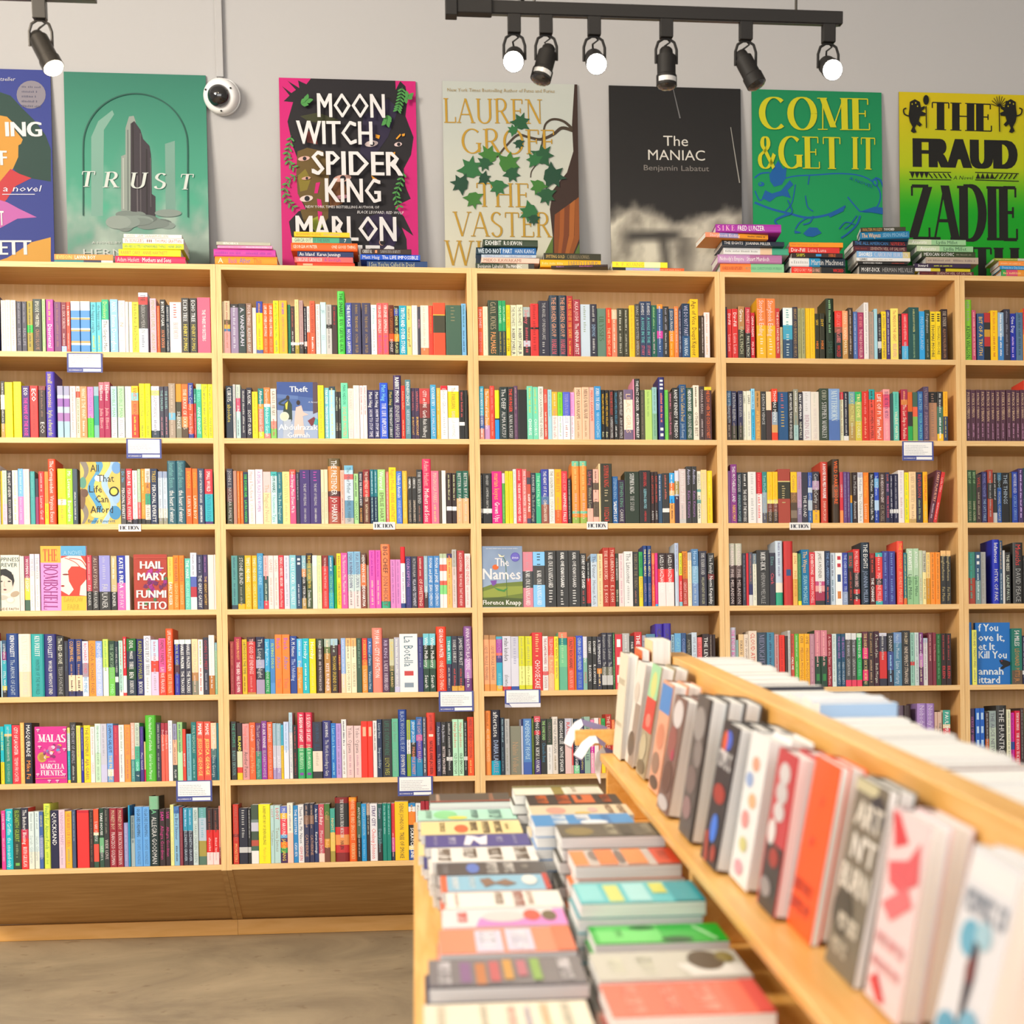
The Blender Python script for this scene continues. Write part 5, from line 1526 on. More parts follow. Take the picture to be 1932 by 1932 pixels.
# ------------------------------------------------------------------ printed flat art
from mathutils import noise
class Art:
    """draws on the flat front of an object whose frame is O + X,Z (front plane), depth D; pixel positions are carried onto that plane"""
    def __init__(s, O, X, Z, w, h, zoom, step=.00018):
        s.mb = MB(); s.O = O; s.X = X; s.Z = Z; s.D = Z.cross(X); s.w = w; s.h = h; s.z = zoom; s.k = 1; s.step = step
    def P(s, x, y):
        d = ray(s.z[0] + x / s.z[2], s.z[1] + y / s.z[2]); t = (s.O - EYE).dot(s.D) / d.dot(s.D); p = EYE + d * t - s.O
        return (p.dot(s.X), p.dot(s.Z))
    def lay(s): s.k += 1; return -.0003 - s.k * s.step
    def clip(s, pts):
        for ax, lim, sg in ((0, 0, 1), (0, s.w, -1), (1, 0, 1), (1, s.h, -1)):
            out = []
            for i in range(len(pts)):
                a, b = pts[i - 1], pts[i]; ia, ib = (a[ax] - lim) * sg >= 0, (b[ax] - lim) * sg >= 0
                if ia != ib: t = (lim - a[ax]) / (b[ax] - a[ax]); out.append((a[0] + (b[0] - a[0]) * t, a[1] + (b[1] - a[1]) * t))
                if ib: out.append(b)
            pts = out
            if len(pts) < 3: return []
        return pts
    def local(s, pts, col, y=None):
        pts = s.clip(list(pts))
        if pts:
            y = s.lay() if y is None else y; s.mb.poly([(p[0], y, p[1]) for p in pts], hx(col) if isinstance(col, str) else col)
    def poly(s, pts, col, y=None): s.local([s.P(*p) for p in pts], col, y)
    def rect(s, x0, y0, x1, y1, col): s.poly([(x0, y1), (x1, y1), (x1, y0), (x0, y0)], col)
    def ell(s, cx, cy, rx, ry, col, rot=0, n=24, y=None):
        r = radians(rot); s.poly([(cx + rx * cos(t) * cos(r) - ry * sin(t) * sin(r), cy + rx * cos(t) * sin(r) + ry * sin(t) * cos(r)) for t in [2 * pi * i / n for i in range(n)]], col, y)
    def line(s, pts, wd, col, taper=None, smooth=True):
        if smooth and len(pts) > 2:
            q = []
            for i in range(len(pts) - 1):
                p0, p1, p2, p3 = pts[max(i - 1, 0)], pts[i], pts[i + 1], pts[min(i + 2, len(pts) - 1)]
                for j in range(6):
                    t = j / 6; q.append(tuple(.5 * (2 * p1[a] + (p2[a] - p0[a]) * t + (2 * p0[a] - 5 * p1[a] + 4 * p2[a] - p3[a]) * t * t + (3 * p1[a] - p0[a] - 3 * p2[a] + p3[a]) * t ** 3) for a in (0, 1)))
            pts = q + [pts[-1]]
        y = s.lay(); n = len(pts); L = []; R_ = []
        for i, p in enumerate(pts):
            a, b = pts[max(i - 1, 0)], pts[min(i + 1, n - 1)]; dx, dy = b[0] - a[0], b[1] - a[1]; l = sqrt(dx * dx + dy * dy) or 1
            ww = wd * (1 if taper is None else 1 + (taper - 1) * i / (n - 1)) / 2
            L.append((p[0] - dy / l * ww, p[1] + dx / l * ww)); R_.append((p[0] + dy / l * ww, p[1] - dx / l * ww))
        for i in range(n - 1): s.poly([L[i], L[i + 1], R_[i + 1], R_[i]], col, y)
    def text(s, t, x0, yb, x1, hp, col, style='b', shear=0, y1=None, track=0, ang=None):
        a = s.P(x0, yb); b = s.P(x1, yb if y1 is None else y1); c = s.P(x0, yb - hp)
        X = Vector((b[0] - a[0], 0, b[1] - a[1])); wd = X.length; X.normalize(); Y = Vector((-X.z, 0, X.x)); hei = (Vector((c[0] - a[0], 0, c[1] - a[1]))).length
        put_text(s.mb, t, Vector((a[0], s.lay(), a[1])), X, Y, wd, hei, hx(col), style, track, shear=shear)
    def down(s, t, x, y0, y1, hp, col, style='b'):            # reading top to bottom
        a = s.P(x, y0); b = s.P(x, y1); c = s.P(x + hp, y0)
        X = Vector((b[0] - a[0], 0, b[1] - a[1])); wd = X.length; X.normalize(); Y = Vector((-X.z, 0, X.x))
        put_text(s.mb, t, Vector((a[0], s.lay(), a[1])), X, Y, wd, abs(c[0] - a[0]), hx(col), style)
    def dash(s, x0, y0, x1, hp, col, rows=1, gap=2.0, seed=1):
        rr = random.Random(seed)
        for i in range(rows):
            a = s.P(x0, y0 + i * hp * gap); b = s.P(x1 - (rr.random() * .25 * (x1 - x0) if rows > 1 else 0), y0 + i * hp * gap); c = s.P(x0, y0 + i * hp * gap - hp)
            put_dashes(s.mb, Vector((a[0], s.lay(), a[1])), Vector((1, 0, 0)), Vector((0, 0, 1)), b[0] - a[0], c[1] - a[1], hx(col), rr)
    def grid(s, fn, nx=40, ny=60):
        y = s.lay(); C = {}
        for i in range(nx + 1):
            for j in range(ny + 1): C[i, j] = tuple(lin(max(0, min(1, c))) * .92 for c in fn(i / nx, j / ny))
        for i in range(nx):
            for j in range(ny):
                P = [(s.w * (i + a) / nx, y, s.h * (j + b) / ny) for a, b in ((0, 0), (1, 0), (1, 1), (0, 1))]
                s.mb.poly(P, [C[i, j], C[i + 1, j], C[i + 1, j + 1], C[i, j + 1]])
    def leaf(s, cx, cy, r, rot, col):
        pts = []
        prof = [(0, 1), (14, .62), (24, .66), (40, .88), (52, .5), (75, .55), (95, .82), (110, .42), (140, .4), (165, .32), (180, .3)]
        for a, q in prof + [(360 - a, q) for a, q in reversed(prof[1:-1])]: t = radians(a + rot); pts.append((cx + r * q * sin(t), cy - r * q * cos(t)))
        s.poly(pts, col)
    def frond(s, pts, n, r, col, stem='2b6b3a'):
        s.line(pts, r * .22, stem)
        for i in range(n):
            f = (i + .5) / n * (len(pts) - 1); k = int(f); t = f - k; p = [pts[k][a] + (pts[k + 1][a] - pts[k][a]) * t for a in (0, 1)]
            an = atan2(pts[k + 1][1] - pts[k][1], pts[k + 1][0] - pts[k][0])
            for sg in (1, -1): b = an + sg * .9; s.ell(p[0] + cos(b) * r * .9, p[1] + sin(b) * r * .9, r * .85, r * .32, col, rot=b * 180 / pi, n=10)
def mixc(a, b, t): t = max(0, min(1, t)); return tuple(a[i] + (b[i] - a[i]) * t for i in range(3))
def rgb(h): return tuple(int(h[i:i + 2], 16) / 255 for i in (0, 2, 4))

# ------------------------------------------------------------------ seven cover posters leaning on the wall
PTOPY, PBOTY = WALLY - .008, .452
yb_ = (PBOTY - fw(0, 0, ZTOP).y) / cos(TH); PZB = fw(0, yb_, ZTOP).z + .0006
def poster(tl, tr, zoom, edge, label):
    a, b = at_y(*tl, PTOPY), at_y(*tr, PTOPY); zt = (a.z + b.z) / 2
    Zv = Vector((0, PTOPY - PBOTY, zt - PZB)); h = Zv.length; Zv.normalize(); X = Vector((1, 0, 0)); O = Vector((a.x, PBOTY, PZB))
    A = Art(O, X, Zv, b.x - a.x, h, zoom)
    A.mb.box((0, 0, 0), (A.w, .005, h), hx(edge))
    A.label = label; return A
def finish(A, name, cat, group=None):
    o = A.mb.build(name, POSTER); m = Matrix.Identity(4)
    for i in range(3): m[i][0] = A.X[i]; m[i][1] = A.D[i]; m[i][2] = A.Z[i]; m[i][3] = A.O[i]
    o.matrix_world = m; tag(o, A.label, cat, group); return o
PG = 'book cover posters standing on the bookcases'
Z1 = (0, 0, 3.01875); Z2 = (500, 120, 3.01875); Z3 = (1120, 130, 2.3793)
# woman's profile in flat colours
A = poster((-172, 124), (95, 134), Z1, '28337c', 'blue poster with dark green hair and orange face shapes, partly out of view')
A.local([(0, 0), (A.w, 0), (A.w, A.h), (0, A.h)], '2a3a92')
A.poly([(-60, 520), (0, 525), (60, 545), (130, 620), (200, 690), (260, 770), (290, 850), (290, 1035), (170, 1015), (100, 990), (60, 940), (-60, 900)], '143f38')
A.poly([(-60, 640), (0, 658), (40, 665), (75, 700), (85, 740), (130, 795), (120, 820), (105, 828), (104, 895), (75, 960), (40, 1005), (0, 1040), (-60, 1050)], 'd99a35')
A.poly([(-60, 1050), (0, 1035), (60, 962), (110, 990), (180, 1015), (90, 1060), (40, 1135), (0, 1180), (-60, 1200)], 'c8303a')
A.poly([(-60, 1150), (0, 1140), (40, 1152), (110, 1190), (210, 1238), (100, 1246), (0, 1300), (-60, 1310)], 'c765b4')
A.poly([(-60, 1500), (40, 1470), (90, 1440), (180, 1380), (290, 1352), (290, 1500)], 'dba23e')
A.ell(178, 540, 83, 80, '8d8794'); A.dash(125, 500, 235, 12, '5b5a72', 5, 2.3)
A.text('tseller', 0, 462, 86, 22, 'd9dae6', 's', .25)
A.text('ING', 28, 778, 245, 84, 'eeeef0', 'B'); A.text('F', 0, 942, 42, 84, 'eeeef0', 'B'); A.text('a novel', 14, 1092, 235, 36, 'eef', 's', .3); A.line([(14, 1108), (200, 1108)], 4, 'eef')
A.text('T', 0, 1285, 24, 84, 'eeeef0', 'B'); A.text('ETT', -8, 1452, 180, 84, 'eeeef0', 'B')
finish(A, 'cover_poster', 'poster', PG)
# arched glass with a tower in fog
A = poster((120, 134), (388, 143.5), Z1, '2c6f60', 'green poster of a grey tower under an arched glass dome, lettered TRUST')
def tf1(u, v):
    n = noise.fractal(Vector((u * 4, v * 5, 1.7)), 1, 2, 4) * .5
    c = mixc(rgb('2a7a66'), rgb('4fae90'), (1 - v) * 1.5); fog = max(0, min(1, (.46 - v + n * .5) * 4)); c = mixc(c, mixc(rgb('7d8f88'), rgb('bcc8be'), .5 + n * 1.6), fog * .9)
    c = mixc(c, rgb('8f9d97'), max(0, .55 - abs(u - .5) * 2.2 - abs(v - .48) * 1.6) * 1.1)
    return mixc(c, rgb('3a4a46'), max(0, (.12 - v) * 5) * (.5 + n) + max(0, (u - .8) * 4) * max(0, (.2 - v) * 5))
A.grid(tf1, 54, 80)
A.poly([(520, 1230), (520, 780), (560, 690), (640, 628), (650, 652), (592, 740), (586, 1230)], '7fae9f'); A.poly([(940, 820), (996, 802), (1000, 1210), (944, 1215)], '7aa699')
A.poly([(690, 1200), (690, 890), (715, 880), (715, 730), (735, 664), (762, 660), (772, 690), (772, 1215)], '97a39c')
A.poly([(744, 1235), (744, 705), (765, 690), (800, 740), (815, 792), (852, 832), (860, 880), (865, 1105), (886, 1120), (886, 1240)], '37303a')
for x, y0, y1, c in ((702, 900, 1190, 'b9c2ba'), (728, 740, 1200, '6f7a76'), (757, 700, 1000, '20191f'), (800, 760, 1220, '5a545a'), (835, 850, 1220, '221c22'), (782, 1000, 1225, '6c666c'), (858, 900, 1180, '554e55')): A.line([(x, y0), (x + 2, y1)], 7, c)
for i in range(16):
    rr = random.Random(i); A.ell(640 + rr.random() * 330, 1215 + rr.random() * 75, 40 + rr.random() * 50, 18 + rr.random() * 22, rr.choice(['7d8a85', '8b9a94', '97a59e', '6a7672']), n=16)
arch = [(475, 1230), (475, 1000), (475, 830)] + [(772 - 297 * cos(radians(a)), 832 - 297 * sin(radians(a))) for a in range(15, 180, 15)] + [(1069, 832), (1070, 1000), (1072, 1240)]
A.line(arch, 7, '1f5a50')
for t, x0, x1, yb in (('T', 452, 540, 1066), ('R', 588, 680, 1070), ('U', 735, 835, 1074), ('S', 872, 948, 1078), ('T', 1015, 1100, 1082)): A.text(t, x0, yb, x1, 88, 'dde6e2', 'serif', .22)
A.text('A NOVEL BY', 525, 1390, 690, 13, 'cdd6d2', 's'); A.text('HERNAN DIAZ', 470, 1460, 1080, 40, 'cfd8d4', 's')
finish(A, 'cover_poster', 'poster', PG)
# magenta and black
A = poster((526, 147), (784, 153), Z2, 'a3105e', 'magenta and black poster with eyes and fronds, lettered MOON WITCH SPIDER KING')
A.local([(0, 0), (A.w, 0), (A.w, A.h), (0, A.h)], 'd8127c')
A.poly([(262, 84), (742, 95), (745, 150), (770, 100), (800, 130), (812, 200), (800, 300), (846, 420), (832, 520), (790, 600), (800, 700), (830, 770), (790, 790), (740, 815), (790, 870), (846, 982), (780, 935), (806, 1000), (815, 1190), (250, 1190), (150, 980), (136, 900), (190, 842), (232, 830), (186, 740), (180, 640), (192, 560), (158, 470), (128, 330), (160, 220), (106, 215), (140, 182), (96, 128), (150, 168), (176, 150), (128, 98), (196, 140), (188, 96), (236, 118)], '16121c')
for pts, c in (([(185, 500), (240, 480), (330, 498), (362, 560), (365, 700), (360, 880), (300, 960), (220, 900), (200, 830), (240, 830), (186, 740), (178, 620)], '6b5423'), ([(186, 640), (230, 600), (260, 660), (240, 720), (200, 730)], '8a7a24'), ([(240, 900), (300, 870), (330, 930), (290, 960)], '9bab2e'), ([(360, 700), (430, 640), (470, 720), (440, 800), (370, 820)], '7a4a22'), ([(200, 300), (300, 280), (420, 320), (360, 345), (250, 330)], '3c4020'), ([(230, 380), (290, 400), (300, 460), (240, 450)], '7c3a34'), ([(560, 300), (700, 200), (760, 260), (700, 420), (600, 560), (540, 520)], '241a3e'), ([(560, 880), (700, 840), (780, 960), (700, 1100), (600, 1050)], '2a1c46')): A.poly(pts, c)
for a in ([(290, 680), (315, 676), (300, 740), (280, 740)], [(296, 770), (320, 776), (326, 820), (300, 815)], [(300, 840), (326, 846), (322, 900), (304, 896)]): A.poly(a, 'd8127c')
for x, y, rx, ry, c in ((222, 542, 34, 13, 'e7b9b0'), (236, 770, 38, 18, 'ecd9d4'), (440, 655, 52, 20, 'e8b5a8'), (606, 458, 38, 17, 'e6d2d4'), (758, 462, 22, 12, 'e8cfd0'), (436, 762, 44, 12, 'dc9fb0'), (235, 655, 26, 9, 'd9a89a'), (666, 1020, 16, 18, 'd7a78f')): A.ell(x, y, rx, ry, c, rot=-8, n=18); A.ell(x + 4, y, ry * .85, ry * .85, '1a1420', n=14)
for p in ([(630, 405), (655, 412), (650, 432), (630, 425)], [(745, 430), (770, 402), (775, 410), (752, 435)], [(780, 405), (797, 400), (795, 415), (782, 418)], [(695, 520), (742, 505), (740, 525), (700, 535)], [(605, 640), (640, 662), (615, 665)]): A.poly(p, 'f0a52c')
for p in ([(150, 410), (140, 470), (125, 520), (135, 570), (170, 600)], [(185, 640), (130, 670), (112, 730), (130, 790), (170, 830)], [(782, 140), (775, 190), (765, 240), (755, 275)], [(700, 300), (698, 325), (690, 352)], [(790, 620), (770, 690), (745, 760), (765, 830)], [(205, 240), (228, 232), (250, 212)], [(800, 200), (812, 215), (820, 190)]): A.frond(p, 8, 17, '4f9e4e')
for t, x0, x1, yb, hp in (('MOON', 295, 692, 318, 138), ('WITCH', 186, 622, 470, 135), ('SPIDER', 266, 784, 645, 138), ('KING', 338, 668, 800, 138), ('MARLON', 172, 758, 1016, 142), ('JAMES', 250, 745, 1180, 142)): A.text(t, x0, yb, x1, hp, 'f1eff2', 'b', y1=yb + (x1 - x0) * .012)
A.text('NEW YORK TIMES BESTSELLING AUTHOR OF', 232, 834, 652, 15, 'e4e2e6', 's', y1=838); A.text('BLACK LEOPARD, RED WOLF', 525, 865, 788, 16, 'e4e2e6', 's', .2, y1=870)
finish(A, 'cover_poster', 'poster', PG)
# pale poster with maple leaves
A = poster((834.5, 152), (1089, 160), Z2, 'b9bcb2', 'pale grey poster with gold letters, maple leaves and a red-brown tree trunk')
A.grid(lambda u, v: mixc(rgb('dedbc4'), rgb('c3c9c4'), v * 1.3), 4, 20)
A.poly([(1762, 118), (1782, 118), (1800, 700), (1800, 1180), (1560, 1180), (1600, 1070), (1640, 1000), (1622, 830), (1640, 720), (1720, 620), (1756, 500), (1748, 350)], '3a2620')
for x, c in ((1650, '8c4a20'), (1680, 'a65a24'), (1705, '7d3f1e'), (1735, 'b0652a'), (1765, '97521f')): A.poly([(x, 860 - (x - 1650) * .7), (x + 30, 840 - (x - 1650) * .75), (x + 24, 1000), (x + 30 - (x - 1640) * .35, 1095), (x - (x - 1640) * .3, 1095), (x - 4, 980)], c)
A.poly([(1572, 1180), (1590, 1090), (1640, 985), (1640, 1180)], '5f7a34'); A.poly([(1720, 1180), (1800, 1000), (1800, 1180)], '587236')
br = '45382c'
A.line([(1752, 382), (1690, 368), (1640, 405), (1570, 432), (1500, 420), (1440, 408), (1380, 462), (1320, 535)], 20, br, .5); A.line([(1750, 372), (1700, 330), (1640, 318), (1598, 345), (1585, 400), (1578, 450), (1570, 520)], 16, br, .4); A.line([(1560, 560), (1520, 610), (1512, 650)], 6, br)
for t, x0, x1, yb, hp in (('LAUREN', 1016, 1592, 338, 140), ('GROFF', 1118, 1660, 512, 140), ('THE', 1202, 1518, 816, 136), ('VASTER', 1076, 1640, 984, 140), ('WILDS', 1028, 1560, 1150, 142)): A.text(t, x0, yb, x1, hp, 'c3992f', 'serifthin', y1=yb + (x1 - x0) * .012)
A.text('New York Times Bestselling Author of Fates and Furies', 1036, 160, 1650, 20, 'b9a372', 's', y1=168)
for i, (x, y, r, rot) in enumerate(((1450, 350, 62, 20), (1420, 385, 38, -60), (1445, 450, 36, 170), (1282, 540, 70, -30), (1255, 560, 50, 200), (1168, 620, 80, 10), (1240, 650, 45, 120), (1370, 580, 78, 60), (1400, 620, 55, 150), (1330, 690, 60, 190), (1130, 690, 66, -80), (1185, 760, 62, 170), (1570, 540, 72, 40), (1540, 560, 52, -40), (1620, 640, 82, 100), (1560, 690, 56, 200), (1600, 740, 62, 170), (1520, 840, 68, -120), (1530, 880, 40, 180))): A.leaf(x, y, r * 1.22, rot, ['1f5a38', '2c7240', '174a34', '3f7f34'][i % 4])
finish(A, 'cover_poster', 'poster', PG)
# black poster with a cloud
A = poster((1148.5, 161), (1397, 168), Z3, '1c1b1c', 'black and grey poster of a smoke cloud, lettered The MANIAC')
def tf4(u, v):
    n = noise.fractal(Vector((u * 5, v * 5, 4.2)), 1, 2, 5); e = .385 + .03 * sin(u * 9) + n * .07; c = mixc(rgb('161517'), rgb('33302f'), (1 - v) * .9)
    k = max(0, min(1, (e - v) * 14)); body = mixc(rgb('ded8c8'), rgb('8d877d'), .3 + n * 1.2); c = mixc(c, body, k)
    d = max(0, 1 - abs(v - (.235 + u * .03)) * 22) * max(0, 1 - max(0, abs(u - .32) - .16) * 12); c = mixc(c, rgb('3a3735'), d)
    st = max(0, 1 - abs(u - .42 + (v - .1) * .2) * 14) * (1 if v < .26 else 0) * .85; st2 = max(0, 1 - abs(u - .57 + n * .04) * 11) * (1 if v < .24 else 0) * .8
    c = mixc(c, rgb('3d3936'), st); c = mixc(c, rgb('6a655e'), st2); return mixc(c, rgb('d9d2b8'), max(0, (.16 - v) * 5) * (.4 + n * .3))
A.grid(tf4, 60, 90)
A.line([(357, 90), (372, 155), (388, 222)], 3, '77777a', 2); A.line([(615, 262), (635, 390), (655, 512)], 3, 'aaa8a2', 1.6)
A.text('The', 312, 345, 426, 46, 'e4e1da', 'S', y1=347); A.text('MANIAC', 240, 408, 503, 46, 'e4e1da', 'S', y1=412); A.text('Benjamín Labatut', 222, 455, 518, 24, '8e8885', 'S', y1=460)
finish(A, 'cover_poster', 'poster', PG)
# green poster with a pig
A = poster((1418, 169), (1663, 174), Z3, '00784a', 'green poster with yellow serif letters COME and a blue line drawing of a pig')
A.grid(lambda u, v: mixc(rgb('00a85c'), rgb('0a8a58'), v), 4, 20)
B_ = '0a62b0'
A.line([(835, 500), (900, 482), (1000, 476), (1100, 470), (1190, 478), (1250, 505), (1284, 550), (1282, 600), (1250, 640), (1195, 640)], 6, B_); A.line([(1195, 640), (1160, 600), (1140, 575)], 6, B_); A.line([(722, 600), (800, 630), (880, 650), (960, 668), (1050, 655), (1130, 618)], 10, B_)
A.line([(722, 490), (750, 470), (790, 466)], 7, B_); A.line([(724, 548), (745, 590), (770, 575)], 6, B_); A.poly([(788, 475), (828, 412), (850, 450), (866, 440), (862, 490), (845, 520), (810, 530), (792, 505)], B_); A.poly([(755, 580), (770, 545), (800, 560), (840, 548), (880, 500), (896, 520), (870, 545), (886, 582), (848, 570), (820, 575), (790, 598)], B_)
A.ell(752, 518, 14, 10, B_); A.ell(748, 516, 5, 4, '00a05c')
A.line([(968, 480), (962, 520)], 5, B_); A.line([(905, 520), (890, 600), (860, 640)], 5, B_); A.line([(950, 570), (960, 620), (985, 640)], 5, B_)
A.line([(880, 650), (815, 680), (830, 705)], 12, B_, .5); A.line([(960, 668), (925, 690), (905, 720)], 6, B_); A.line([(985, 660), (970, 690), (940, 700)], 6, B_); A.poly([(900, 725), (925, 732), (930, 738), (902, 740)], B_); A.poly([(940, 740), (968, 712), (1002, 714), (1022, 738), (985, 755), (955, 752)], B_)
A.poly([(1050, 655), (1130, 612), (1120, 640), (1060, 668)], B_); A.line([(1195, 660), (1180, 700), (1140, 740), (1110, 760)], 8, B_); A.line([(1180, 660), (1150, 700), (1125, 720)], 5, B_); A.poly([(1200, 640), (1260, 620), (1300, 625), (1300, 655), (1240, 645)], B_); A.line([(1262, 490), (1285, 500), (1300, 535)], 7, B_); A.ell(1262, 510, 12, 18, B_, rot=-20); A.ell(1262, 512, 6, 10, '00a05c', rot=-20); A.line([(870, 590), (890, 640), (870, 660)], 5, B_); A.line([(1170, 700), (1130, 690), (1100, 720)], 5, B_)
Yc = 'd9d41e'
A.text('COME', 746, 272, 1252, 144, Yc, 'serifcon', y1=278); A.text('&', 738, 446, 822, 140, Yc, 'serifcon', y1=447); A.text('GET', 832, 448, 1120, 144, Yc, 'serifcon', y1=452); A.text('IT', 1156, 452, 1272, 144, Yc, 'serifcon', y1=455); A.text('A NOVEL', 1145, 497, 1252, 14, B_, 's', y1=538)
finish(A, 'cover_poster', 'poster', PG)
# yellow to green poster
A = poster((1696, 173), (1943, 180), Z3, '9b8a10', 'yellow to green poster with black poster lettering THE FRAUD between two lions')
A.grid(lambda u, v: mixc(rgb('08a81e'), mixc(rgb('b4c80c'), rgb('d9c40a'), (v - .6) * 3), (v - .38) * 4.2), 4, 40)
K = '141410'
A.text('THE', 1514, 274, 1798, 126, K, 'seriffat', y1=283); A.text('FRAUD', 1436, 440, 1896, 132, K, 'H', y1=450, track=.1)
A.text('A Novel', 1614, 497, 1702, 17, K, 's', .25); A.text('ZADIE', 1422, 765, 1915, 244, K, 'serifbold', y1=772); A.text('SMITH', 1424, 940, 1918, 140, K, 'serifbold', y1=943)
for y in (463, 497): A.line([(1416, y), (1604, y + 2)], 4, K); A.line([(1712, y + 2), (1908, y + 8)], 4, K)
for i in range(9): x = 1420 + i * 21; A.poly([(x, 466), (x + 20, 466), (x + 10, 492)], K) if i < 4 else A.line([(x, 470), (x + 16, 492)], 5, K)
for i in range(9): x = 1714 + i * 21; A.poly([(x, 494), (x + 20, 494), (x + 10, 468)], K) if i < 4 else A.line([(x, 496), (x + 16, 474)], 5, K)
def lion(fx, sx):
    g = lambda p: [(fx + sx * x, y) for x, y in p]
    A.poly(g([(30, 150), (52, 138), (74, 150), (80, 175), (96, 168), (98, 178), (82, 192), (100, 200), (98, 212), (76, 214), (70, 236), (84, 252), (74, 262), (60, 250), (52, 268), (60, 286), (46, 290), (34, 282), (42, 262), (30, 240), (24, 210), (28, 180)]), K)
    A.line(g([(26, 214), (6, 205), (2, 185), (14, 178)]), 6, K)
    for x, y in ((40, 160), (56, 155), (64, 170)): A.ell(fx + sx * x, y, 3, 4, 'b9b010', n=8)
lion(1388, 1); lion(1922, -1)
A.line([(1490, 170), (1492, 268)], 5, K); A.ell(1490, 142, 13, 22, K); A.line([(1818, 170), (1820, 285)], 5, K)
for i in range(9): a = radians(-75 + i * 19); A.line([(1818, 172), (1818 + 40 * sin(a), 172 - 48 * cos(a))], 3, K)
finish(A, 'cover_poster', 'poster', PG)

# ------------------------------------------------------------------ face-out books
FD = dict(Theft=('blue face-out book showing two figures, near left end of second shelf, second bookcase', '4a68a8'),
 All_That_Life_Can_Afford=('yellow face-out book with blue wavy pattern on third shelf of leftmost bookcase', 'd8c060'),
 Happiness_Forever=('cream face-out book with a black-capped pale face at left edge, fourth shelf', 'eee9d8'),
 The_Bombshell=('pink and yellow face-out book with red woman portrait, fourth shelf of leftmost bookcase', 'f09ad8'),
 Hail_Mary=('rust red face-out book with magenta flowers, fourth shelf of leftmost bookcase', 'b23a2a'),
 The_Names=('grey-sky face-out book with green hills and flower, fourth shelf of middle bookcase', '8fa6c0'),
 If_You_Love_It=('bright blue face-out book with a black bird, fifth shelf of rightmost bookcase', '1c72c8'),
 Malas=('magenta face-out book with a gold medallion, sixth shelf of leftmost bookcase', 'd62c92'))
EX = {q['face']: q for _, g in KEEP for q in g if q['face']}
